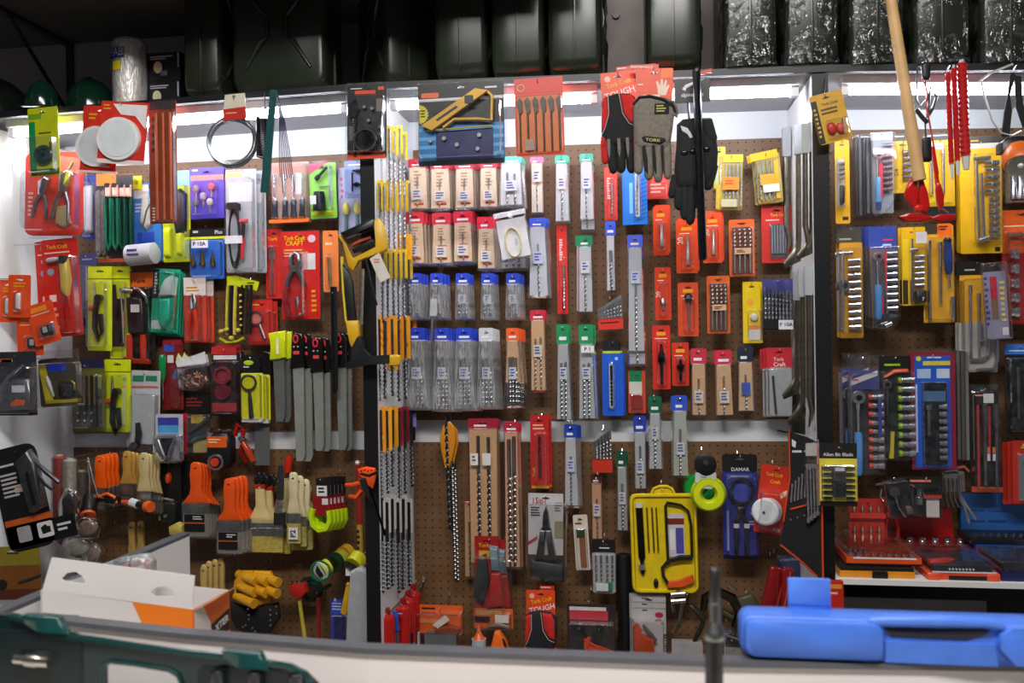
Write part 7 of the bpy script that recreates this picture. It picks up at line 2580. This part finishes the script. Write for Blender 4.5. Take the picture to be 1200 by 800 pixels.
L('grip_stripe', 'b82c34', (1031, 345, 6), (1031, 368, 6), [(0, 2), (1, 2)])
L('joint', 'chrome', (1034, 382, 5), (1042, 379, 5), [(0, 2.6), (1, 2.2)])
PUF('bag', 'clear', [(1016, 288), (1051, 288), (1051, 372), (1042, 388), (1018, 386)], -2, 13, .05)
stack(2, -4, 0, 'blue-headed ratchet pack', 9)
I(SS, 'yellow card with black base and six sockets under the claw head', SSC, 1070, 264, 40)
CARD('e8b61c', 1056, 266, 1084, 358, 1.5)
R('side_print', 'f0c820', 1057, 280, 1064, 326, 0, .4)
R('side_print', '3a2c10', 1057, 328, 1063, 356, 0, .4)
R('price_sticker', 'dcd8d4', 1070, 273, 1083, 286, 9, 9.4)
socket_row(1075, 298, 338, 6, 5.5)
L('bar', 'chrome', (1067, 280, 4), (1067, 354, 4), [(0, 1.6), (1, 1.6)])
L('t_bar', 'chrome', (1064, 294, 5), (1074, 293, 5), [(0, 2.4), (1, 2)])
PUF('black_piece', '101012', rr(1070, 340, 1083, 356, 2), 0, 8, .15)
X('7', 'e8e8e8', 1078, 351, 4, 8.3)
BL(1064, 290, 1083, 357, 10)
stack(1, -4, .5, 'yellow black-based socket card', 7)
I(SS, 'amber card with three chrome bars and a blue screwdriver', SSC, 1099, 262, 36)
CARD('e0a21c', 1081, 264, 1117, 378, 1.5)
R('header', '3a3224', 1081, 262, 1098, 274, 0, .4)
R('orange_tag', 'ee6a1c', 1098, 262, 1115, 277, 0, .6, 2)
FP('3a1c0c', 1101, 265, 1112, 271, 2, .8)
for x, y, y1 in ((1087, 282, 376), (1100, 284, 356)):
    L('extension', 'chrome', (x, y, 4), (x, y1, 4), [(0, 2.6), (.08, 2.6), (.1, 1.8), (1, 1.8)])
L('driver_handle', '1e3a7a:g', (1108, 280, 6), (1109, 322, 6), [(0, 2), (.06, 4.6), (.15, 4), (.5, 5.2), (.9, 4.6), (1, 2.4)])
L('driver_cap', '121214', (1108, 279, 6), (1108, 284, 6), [(0, 3), (.6, 5), (1, 4.6)])
L('driver_shaft', 'chrome', (1109, 322, 6), (1110, 338, 6), [(0, 1.4), (1, 1.4)])
L('adapter', 'chrome', (1113, 348, 5), (1113, 376, 5), [(0, 2.2), (.2, 2.6), (1, 2)])
R('base_print', '1c1810', 1081, 378, 1117, 381, -.4, .4)
BL(1082, 278, 1116, 376, 12, 4)
I(SS, 'amber and black-headed pack of chrome L-wrenches', SSC, 1143, 305, 30)
R('header', '1c1a1a', 1120, 306, 1150, 322, -.7, .3)
FP('b8b0a8', 1130, 315, 1146, 319, 1, .5)
R('card', 'd89c20', 1124, 322, 1166, 378, -.8, 0, 1)
R('lower_card', 'a4a09a', 1122, 378, 1167, 436, -.8, 0, 1)
for k, x in enumerate((1135, 1145)):
    L('extension', 'chrome', (x, 334 + k * 10, 4), (x, 420, 4), [(0, 2.4), (.08, 2.4), (.1, 1.6), (1, 1.6)])
T('l_wrench', 'chrome', [(1165, 395, 5), (1165, 422, 5), (1160, 432, 5), (1140, 434, 5)], 2.4)
T('l_wrench', 'chrome', [(1155, 398, 5), (1155, 416, 5), (1148, 421, 5), (1134, 421, 5)], 2)
L('socket', 'chrome', (1146, 380, 6), (1146, 400, 6), [(0, 2.6), (1, 3.4)])
BL(1124, 326, 1166, 435, 11, 4)
stack(1, -4, 0, 'amber L-wrench pack', 8)
I(SS, 'slim clear strip with red and blue print over the L-wrenches', SSC, 1164, 306, 52, tilt=3)
R('insert', '8a86a0', 1151, 318, 1177, 396, -.6, 0, 1)
R('red_print', 'b8283a', 1158, 324, 1166, 350, 0, .4)
R('brown_print', '7a5a48', 1158, 350, 1166, 374, 0, .4)
FP('4a3a80', 1151, 324, 1156, 384, 9, .4)
FP('e0c060', 1169, 330, 1175, 380, 8, .4)
R('price_label', 'd8d4d8', 1169, 384, 1176, 393, 0, .5)
PUF('bag', 'clear', rr(1148, 307, 1179, 398, 2), -1, 6, .05)
# third row
I(SS, 'clear clamshell with a big chrome ratchet, blue grip and red-ringed sockets', SSC, 1010, 416, 60)
R('card', '3c4278', 994, 434, 1030, 458, -.7, 0, 1)
PG('stripe_print', 'c8c4c8', [(996, 445), (1028, 434), (1028, 440), (996, 452)], 0, .4)
FP('d04a50', 998, 444, 1006, 448, 1, .6)
R('backing', '2a2c34', 992, 456, 1032, 554, -.8, 0, 2)
ratchet(1003, 465, 556, 'chrome', '4a90d8', 6, 4.6)
L('ratchet_face', 'd0d0d4:c', (1003, 465, 8), (1003, 465, 12), [(0, 8.5), (1, 7.5)], n=20)
L('ratchet_core', '3c3c40:m', (1003, 465, 12), (1003, 465, 13), [(0, 3.6), (1, 3.6)], n=12)
socket_row(1026, 460, 550, 9, 6.5, ring='c03a24')
R('blue_strip', '34408c', 1026, 466, 1030, 510, 7.5, 8.4)
R('hang_tab', 'clear', 996, 416, 1030, 434, -.6, .2, 2)
BL(992, 436, 1034, 556, 16, 5)
stack(1, -10, -3, 'big chrome ratchet clamshell', 12)
I(SS, 'black-headed pack with lime ringed sockets and a black-yellow ratchet', SSC, 1048, 416, 44)
R('header', '161616', 1030, 417, 1066, 435, -.7, .2)
FP('8ab81c', 1036, 426, 1058, 431, 1, .5)
T('red_handle', 'c84a24', [(1034, 442, 5), (1046, 435, 6), (1062, 434, 5)], [1.6, 3, 2.4])
R('backing', '1c1e20', 1030, 435, 1070, 540, -.8, 0, 2)
ratchet(1037, 450, 530, '8a8c90:m', '1a1a1c')
L('yellow_grip', 'c8b41c', (1043, 505, 6), (1041, 536, 6), [(0, 2.4), (1, 3)])
socket_row(1062, 440, 536, 9, 7.5, ring='8aac1c')
BL(1031, 434, 1070, 539, 12, 4)
I(SS, 'blue card in a maroon frame with a row of small white-lit sockets', SSC, 1092, 413, 48)
R('frame', '7a2038', 1067, 414, 1119, 550, -1, 0, 1)
R('card', '2050b0', 1071, 417, 1113, 548, 0, .5)
R('title_print', 'c8b82c', 1081, 423, 1113, 428, .5, .8)
FP('c8d4f0', 1086, 418, 1110, 421, 1, .7)
C('badge_print', 'c0c040', 1076, 420, 3, .5, .8)
R('photo_print', '9ab0d0', 1074, 432, 1090, 443, .5, .8)
R('photo_print', 'b8c4d8', 1097, 432, 1112, 443, .5, .8)
R('window', '101218', 1079, 448, 1108, 545, .5, 1, 2)
R('picture_print', '4a6a90', 1080, 458, 1107, 470, 1, 1.3)
L('ratchet', 'b8b4a0:c', (1086, 474, 4), (1086, 510, 4), [(0, 3.4), (.15, 3.4), (.2, 1.8), (1, 1.8)])
socket_row(1102, 472, 540, 8, 4.5, 'e0e0e4:c')
R('price_strip', 'b0b8cc', 1072, 450, 1074, 530, .5, 1)
BL(1078, 446, 1109, 546, 8)
stack(1, -3, -1.5, 'maroon-framed blue socket card', 9)
I(SS, 'row of grey edge-on socket cards right of the maroon frame', SSC, 1125, 408, 30)
for k in range(3):
    R('card_edge', ['5e5c58', '4c4a48', '6a6864'][k], 1120 + k * 4, 410 + k, 1123.6 + k * 4, 538, -6 + k * 3, 2 + k * 3)
T('wire_tip', 'a8584a', [(1118, 548, 3), (1126, 546, 4), (1132, 552, 3)], 2)
I(SS, 'black and red pack with two long extension bars', SSC, 1152, 452, 36)
R('card', '1a1416', 1136, 456, 1170, 574, -.8, 0, 2)
FP('c88a84', 1142, 462, 1168, 466, 1, .3)
R('price_sticker', 'd8d4d0', 1152, 461, 1164, 472, .3, .8)
R('red_stripe', 'a83030', 1144, 474, 1147, 572, 0, .4)
R('red_stripe', 'a83030', 1157, 476, 1160, 540, 0, .4)
for x in (1152, 1165):
    L('extension', '9a9ca0:m', (x, 473, 4), (x, 568, 4), [(0, 3.4), (.25, 3.4), (.27, 2.4), (1, 2.4)])
for x in (1154, 1163):
    R('icon_print', 'd0684a', x - 3, 523, x + 3, 530, 5, 5.6)
    R('icon_print', 'c8c8cc', x - 3, 531, x + 3, 539, 5, 5.6)
R('base_print', 'a84a2c', 1136, 570, 1172, 576, 0, 3)
BL(1137, 457, 1170, 572, 10, 4)
R('hang_tab', 'clear', 1134, 450, 1170, 458, -.4, .4, 3)
I(SS, 'black pack with light blue header at the right picture edge', SSC, 1195, 402, 34)
R('header', '3a70c4', 1177, 403, 1230, 415, -.7, .3)
FP('c8d8f0', 1182, 410, 1210, 413, 1, .5)
R('card', '15181c', 1177, 415, 1230, 508, -.8, 0, 2)
for x in (1191, 1204):
    L('extension', '8a8c90:m', (x, 430, 4), (x, 490, 4), [(0, 2.6), (.5, 2.6), (.55, 2), (1, 2)])
for x, y in ((1183, 421), (1183, 460), (1183, 500)):
    C('screw', 'chrome', x, y, 1.4, 0, 2)
BL(1178, 418, 1228, 506, 12, 4)
I(SS, 'red-framed grey pack at the right edge under the blue-headed one', SSC, 1196, 516, 44)
R('frame', 'a8281c', 1186, 516, 1230, 590, -1, 0, 2)
R('header_print', 'd8a838', 1196, 520, 1220, 525, 0, .4)
R('window', '6a7478', 1192, 532, 1226, 586, 0, .6)
L('tool', 'b8c0c4:m', (1200, 540, 3), (1206, 582, 3), [(0, 2), (1, 3)])
BL(1191, 530, 1227, 587, 8)
stack(2, -6, 1, 'red-framed grey pack', 8)
# lower row
I(SS, 'red rack holding two rows of screwdriver bits', SSC, 1016, 583, 50)
R('rack', 'a82820', 994, 584, 1036, 632, -1, 0, 2)
for r_ in range(2):
    R('ledge', 'b83028', 994, 600 + r_ * 24, 1036, 606 + r_ * 24, 0, 6, 1)
    for k in range(4):
        L('bit', 'b8b098:m', (1000 + k * 9.5, 590 + r_ * 24, 3), (1000 + k * 9.5, 601 + r_ * 24, 3), [(0, .8), (.4, 1.2), (.5, 2), (1, 2)], n=6)
I(SS, 'black clamshell with a curved chrome wrench, hung askew', SSC, 1046, 556, 58, tilt=10)
R('card', '181416', 1030, 560, 1062, 606, -.7, 0, 2)
FP('8a6a64', 1024, 563, 1050, 568, 1, .4)
C('wrench_head', '8a8a8c:m', 1043, 575, 6, 1, 7)
T('wrench', 'chrome', [(1043, 580, 5), (1044, 594, 5), (1050, 606, 5)], 1.6)
T('wire_ring', 'chrome', [(1029, 570, 3), (1026, 578, 4), (1029, 584, 3)], 1)
PUF('tool', '5a4a40', rr(1052, 594, 1060, 604, 2), 0, 6, .2)
BL(1030, 562, 1062, 606, 10, 4)
I('cutter_pliers', 'red-handled pliers standing behind the red box lid', 'pliers', 1043, 600, 40)
T('handle', 'b8301c:g', [(1040, 604, 0), (1037, 618, 0), (1040, 640, 0)], 3)
T('handle', 'b8301c:g', [(1048, 604, 0), (1052, 618, 0), (1050, 640, 0)], 3)
PUF('jaw', 'c0b8a4:m', [(1041, 604), (1044, 588), (1047, 604)], -2, 3, .1, full=True)
I(SS, 'black and red pack of four sockets above the red box lid', SSC, 1084, 556, 46)
R('card', '1c1816', 1064, 558, 1103, 606, -.7, 0, 1)
FP('d0786a', 1066, 562, 1098, 567, 1, .3)
L('deep_socket', 'b0b2b4:m', (1075, 572, 4), (1075, 590, 4), [(0, 3), (.5, 3), (.55, 4), (1, 4)])
for k in range(4):
    L('socket', '2c2c2e:m', (1084 + k * 5, 570, 4), (1084 + k * 5, 578, 4), [(0, 2.2), (1, 2.2)])
R('red_strip', 'b8402c', 1081, 577, 1102, 583, 0, 4)
R('photo_print', 'c8beb8', 1085, 584, 1100, 606, 0, .5)
BL(1065, 567, 1102, 605, 9, 3)
I('hex_key_set', 'grey card of hex keys with keys fanned below', 'hex keys', 1124, 550, 44)
R('card', '5a5852', 1104, 552, 1130, 576, -.7, 0, 1)
T('long_key', 'chrome', [(1106, 552, 3), (1120, 550, 4), (1123, 554, 4), (1124, 588, 3)], 1.4)
for k in range(4):
    T('key', '9a9c9e:m', [(1106 + k * 5, 560, 2), (1107 + k * 5, 584, 3), (1110 + k * 6, 594, 3)], 1.4)
T('cable', '6a6a6a', [(1124, 580, 3), (1134, 596, 3), (1142, 608, 2)], 1.6)
T('cable', '6a6a6a', [(1124, 580, 3), (1130, 598, 3), (1134, 612, 2)], 1.6)
BL(1104, 553, 1130, 577, 6)

# ---- tool kits on the lower shelf
def shelf_pix(px, Y):
    p = P(px, 650, Y)
    return proj((p.x, Y, SZ))[1]


def kit(lab, x0, x1, Y, h, dep, m, cat='tool kit', lift=0, name='tool_kit'):
    """a flat case lying on the lower shelf, front edge at plane Y, `dep` metres deep"""
    y = shelf_pix((x0 + x1) / 2, Y) - lift
    I(name, lab, cat, (x0 + x1) / 2, y, Y=Y)
    CUR.kx0, CUR.kx1, CUR.ky, CUR.kd = x0, x1, y, -dep / CUR.s
    b = part('case', loft([[loc(a, y, d) for a, d in ((x0, 0), (x1, 0), (x1, CUR.kd), (x0, CUR.kd))],
                           [loc(a, y - h, d) for a, d in ((x0, 0), (x1, 0), (x1, CUR.kd), (x0, CUR.kd))]]), m)
    return y


y = kit('yellow-orange tool kit at the bottom of the stack by the right divider', 984, 1072, 2.43, 8, .26, 'd88a1c')
R('latch', '16120e', 1022, y - 8, 1040, y, 0, 2.4, 1)
R('dark_rim', '1c1614', 985, y - 12, 1071, y - 8, CUR.kd + 4, -.5)
lift = 12.2
y = kit('orange-red tool kit with clear lid on top of the yellow one', 992, 1080, 2.45, 9, .24, 'd8501c', lift=lift + .6)
R('dark_base', '1c1412', 991, y - 2, 1081, y, .2, 1.4)
for k in range(9):
    L('socket', 'chrome', (999 + k * 9, y - 13, -6), (999 + k * 9, y - 9, -6), [(0, 3.4), (1, 3.4)])
for k in range(4):
    L('tool', '9a948c:m', (1000 + k * 6, y - 13, -14), (1006 + k * 6, y - 11, -44), [(0, 2), (1, 2)])
R('white_label', 'd8d4cc', 1000, y - 9, 1074, y - 7, .1, .6)
R('lid', 'clear', 993, y - 18, 1079, y - 9, CUR.kd + 2, -1, 2)
y = kit('small clear-lidded kit behind the orange-red kit', 992, 1046, 2.70, 16, .08, '2a2624', lift=0)
R('clear_lid', 'clear', 993, y - 36, 1045, y - 16, CUR.kd + 2, -1, 2)
R('tool_insert', 'b8b4ac', 995, y - 22, 1043, y - 16, CUR.kd + 3, -2, 1)
for k in range(5):
    L('socket', 'chrome', (1000 + k * 9, y - 30, -8), (1000 + k * 9, y - 22, -8), [(0, 3), (1, 3)])
# open red socket box
y = kit('open red metal box with chrome sockets and a plain red lid', 1058, 1136, 2.66, 14, .10, 'a01418', 'socket box', 0, 'socket_box')
lid = part('lid', prism([(1046, 603), (1130, 602), (1133, y - 12), (1049, y - 12)], CUR.kd - 3, CUR.kd), 'b0181c')
for k in range(6):
    L('socket', 'chrome', (1055 + k * 15, y - 14, -12), (1055 + k * 15, y - 22, -12), [(0, 5.4), (.5, 5.4), (.55, 4), (1, 4)], n=14)
    L('socket_bore', '141414', (1055 + k * 15, y - 22, -12), (1055 + k * 15, y - 22.4, -12), [(0, 3), (1, 3)], n=10)
R('rim', '7a1014', 1047, y - 15, 1137, y - 13, CUR.kd, 0)
# orange-red kit with black insert
y = kit('orange-red kit with clear lid at the front of the shelf', 1086, 1172, 2.43, 8, .2, 'd84a2c')
R('grip_notch', '1a1614', 1112, y - 5, 1158, y, .1, 1)
for x in (1090, 1160):
    PUF('corner_foot', 'e0502c', rr(x - 4, y - 8, x + 12, y + .2, 2), -4, 3, .2, full=True)
L('driver', 'd8443a', (1094, y - 16, -18), (1126, y - 18, -24), [(0, 4), (.7, 4), (1, 2)])
PUF('insert', '2a2a30', rr(1094, y - 16, 1166, y - 8, 3), CUR.kd + 4, -3, .05)
for k in range(8):
    C('bit', 'd0d0d0', 1114 + k * 4, y - 12, 1.2, -3, -2.4)
R('lid_edge', 'd0c8cc', 1092, y - 10, 1168, y - 8.4, 0, .6)
R('lid', 'clear', 1090, y - 22, 1168, y - 8, CUR.kd + 2, -1, 3)
# open blue case
y = kit('open bright blue case with black insert at the right end of the shelf', 1144, 1240, 2.63, 20, .13, '1c50a8')
PG('lid', '2a5a9c', [(1146, 588), (1240, 586), (1240, y - 20), (1146, y - 20)], CUR.kd - 6, CUR.kd)
for r_ in range(2):
    for k in range(2):
        R('lid_rib', '1c4480', 1154 + k * 26, 607 + r_ * 13, 1176 + k * 26, 609.4 + r_ * 13, CUR.kd, CUR.kd + 1)
R('insert', '16181c', 1140, y - 27, 1240, y - 20, CUR.kd + 2, -2)
for k in range(10):
    L('socket', '8a9098:m', (1143 + k * 9, y - 27, -6), (1148 + k * 9, y - 30, -12), [(0, 3), (1, 2.4)])
R('label', '58a8e8', 1184, y - 18, 1225, y - 4, .1, .6, 1)
FP('e0ecf8', 1188, y - 14, 1200, y - 7, 2, .8)
y = kit('dark navy kit with clear lid at the right front of the shelf', 1174, 1240, 2.43, 11, .18, '1e2250')
PUF('insert', '2c2a30', rr(1176, y - 22, 1238, y - 11, 3), CUR.kd + 3, -2, .05)
R('lid', 'clear', 1174, y - 24, 1240, y - 11, CUR.kd + 2, -1, 3)
for k in range(4):
    L('tool', '8a888c:m', (1180 + k * 14, y - 18, -4), (1186 + k * 14, y - 22, -40), [(0, 2), (1, 2.4)])

# ================================================================ ON AND BEHIND THE COUNTER
def ytop(px, Y, z):
    p = P(px, 600, Y)
    return proj((p.x, Y, z))


# white and orange carton with hang-hole flap
YC = 1.36
cb = ytop(140, YC, 1.0005)[1]
I('carton', 'open white and orange carton with two hang holes in its raised flap', 'box', 140, cb, Y=YC, tilt=0)
DC = 84


def sidepoly(name, mat, x, pts, up=None, th=.8):
    """polygon on a plane x = const, points (y, depth)"""
    return part(name, loft([[loc(x, y, -d) for y, d in pts], [loc(x + th, y, -d) for y, d in pts]]), mat, up)


def fl(x, y):                                # the front top edge falls a little to the right
    return y + (x - 50) * .092


b = PG('front_face', 'e0dcda:w', [(50, 694), (226, 711), (226, cb), (48, cb)], -1.5, 0)
PG('back_face', 'd8d4d2:w', [(50, 700), (226, 714), (226, cb), (48, cb)], -DC, -DC + 1.5)
sidepoly('left_face', 'd8d4d2:w', 48, [(694, 0), (700, DC), (cb, DC), (cb, 0)])
r_ = sidepoly('right_face', 'e06a1c:w', 226, [(711, 0), (714, DC), (cb, DC), (cb, 0)])
sidepoly('white_print', 'd4ccc8:w', 226.8, [(712, 2), (712, 20), (740, 38), (cb, 38), (cb, 2)], r_, .3)
sidepoly('black_print', '141416', 227.1, [(742, 38), (736, 82), (762, 82), (766, 46)], r_, .4)
t_ = X('XTER', 'e0dcdc', 228, 748, 8, -62, 0, 1.15, r_)
c0 = loc(228, 748, -62)
for v_ in t_.data.vertices:
    q = v_.co - c0
    v_.co = c0 + Vector((-q.y, q.x, q.z + q.x * .12))
R('bottom', 'd0c8c0:w', 50, cb - 1.5, 226, cb, -DC, 0)
PG('orange_print', 'f0801c:w', [(157, fl(157, 695)), (226, fl(226, 695)), (226, cb), (205, cb)], 0, .5, b)
FP('8a8488', 62, 722, 94, 725, 1, .4, up=b)
FP('8a8488', 114, 727, 146, 730, 1, .4, up=b)
h1 = [(73, 680), (80, 673), (90, 671), (98, 676), (102, 683), (99, 685), (76, 682)]
h2 = [(178, 693), (184, 687), (194, 685), (203, 688), (207, 695), (204, 697), (182, 697)]
part('hang_flap', join(prism([(62, 655), (140, 663), (140, 703), (50, 694)], -1, 0, h1), prism([(140, 663), (229, 672), (225, 712), (140, 703)], -1, 0, h2)), 'e6e2e0:w')
part('top_flap', loft([[loc(228, 711, 0), loc(228, 714, -DC), loc(240, 705, -DC), loc(244, 703, -20)], [loc(228, 712, 0), loc(228, 715, -DC), loc(240, 706, -DC), loc(244, 704, -20)]]), 'd8a880:w')
I('wrapped_pack', 'red item in crinkled clear wrap sticking out of the white carton', 'pack', 150, 668, Y=1.44)
PUF('wrap', 'glint_haze', [(112, 664), (140, 654), (170, 648), (180, 656), (178, 730), (112, 730)], -12, 10, .15, full=True)
T('red_item', 'a02038', [(135, 668, 0), (160, 660, 4), (174, 656, 4), (177, 668, 2)], 3)

# dark green tool case in the foreground, standing open
I('tool_case', 'dark green moulded tool case with chrome sockets in the bottom left foreground', 'tool case', 190, 830, Y=1.02)
out = [(-60, 722), (10, 728), (46, 738), (60, 748), (105, 752), (200, 762), (300, 770), (335, 774), (352, 782), (366, 796), (372, 820), (372, 872), (-60, 872)]
hole = [(120, 790), (122, 781), (130, 777), (160, 779), (200, 784), (210, 790), (214, 800), (214, 826), (120, 822)]
part('shell', prism(out, -10, 0, list(hole)), '0b2727:g')
T('shell_rim', '113634:g', [(x, y, 1) for x, y in out[1:11]], 4)
T('handle_rim', '123432:g', [(x, y, 1) for x, y in hole], 3, closed=True)
PUF('recess', '0a1c1e', rr(-50, 744, 98, 860, 10), -1, 1.6, .04)
R('socket_tray', '0a1a1c', 232, 778, 360, 866, -1, 1.4, 9)
for x, y in ((52, 726), (286, 758)):
    PUF('latch', '164442:g', [(x - 24, y - 2), (x + 20, y), (x + 30, y + 20), (x - 6, y + 18), (x - 22, y + 8)], -4, 7, .08, full=True)
L('chrome_joint', 'c8c4b8:c', (20, 776, 7), (62, 778, 7), [(0, 6), (.3, 6), (.35, 8), (.65, 8), (.7, 7), (1, 7)], n=16)
for x in (258, 300, 346):
    L('socket', 'a8a8a6:c', (x, 780, 6), (x + 1, 850, 6), [(0, 7), (.04, 8.2), (1, 8.2)], n=18)
    L('socket_bore', '101010', (x, 779.6, 6), (x, 780.2, 6), [(0, 5), (1, 5.6)], n=14)
# steel chisel
I('chisel', 'upright steel chisel bit with a collar, in the foreground by the blue case', 'chisel', 838, 850, Y=.98)
L('point', '7a7c7a:m', (840, 666, 0), (840, 738, 0), [(0, 5), (.03, 6.4), (.55, 6.2), (.56, 7.2), (1, 6.6)], n=18)
L('collar', '9a9c98:m', (839, 728, 0), (839, 748, 0), [(0, 6.6), (.5, 11), (.75, 13), (1, 12)], n=20)
L('body', '4a4c4c:m', (838, 747, 0), (837, 886, 0), [(0, 10.5), (1, 11)], n=20)
# blue carrying case lying on the counter
p0 = PZ(866, 779, ZC)
YB = p0.y + .028
I('carry_case', 'bright blue plastic carrying case with its handle facing forward on the counter', 'carrying case', 1040, 775, Y=YB)
CUR.root.location.z += .002
x0, x1, yt_, yb_ = 864, 1250, 727, 778


def case_ring(dd, ins):
    return [loc(x, y, dd) for x, y in rr(x0 + ins, yt_ + ins, x1 - ins, yb_ - ins * .3, 14, 5)]


s_ = CUR.s
part('shell', loft([case_ring(-.052 / s_, 6), case_ring(-.046 / s_, 1), case_ring(-.03 / s_, 0), case_ring(-10, 0), case_ring(-5, 1), case_ring(-2, 3), case_ring(0, 7)]), '4676da', None, True, 50)
# handle opening: a near-black patch painted for its shade, bridged by a bar
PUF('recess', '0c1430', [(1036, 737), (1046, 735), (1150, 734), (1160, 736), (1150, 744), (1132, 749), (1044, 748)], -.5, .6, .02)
T('handle_bar', '4e7ee0', [(1020, 730, 0), (1036, 728, 3), (1090, 726, 4), (1150, 726, 3), (1172, 730, 0)], [6, 7, 8, 7, 6], n=12)
PUF('grip_swell', '4676da', rr(868, 730, 1036, 775, 12, 4), -3, 8, .05)
PUF('grip_swell', '4676da', [(1180, 730), (1250, 728), (1250, 775), (1184, 775), (1166, 756), (1168, 738)], -3, 8, .06)
PUF('front_rib', '4474d4', [(1036, 752), (1164, 751), (1168, 777), (1036, 777)], -1, 3, .03)
PUF('latch', '5282e4', rr(928, 690, 981, 732, 2), -36, -31, .03, full=True)
R('latch_line', '3a68cc', 929, 721, 980, 723, -31, -30.4)
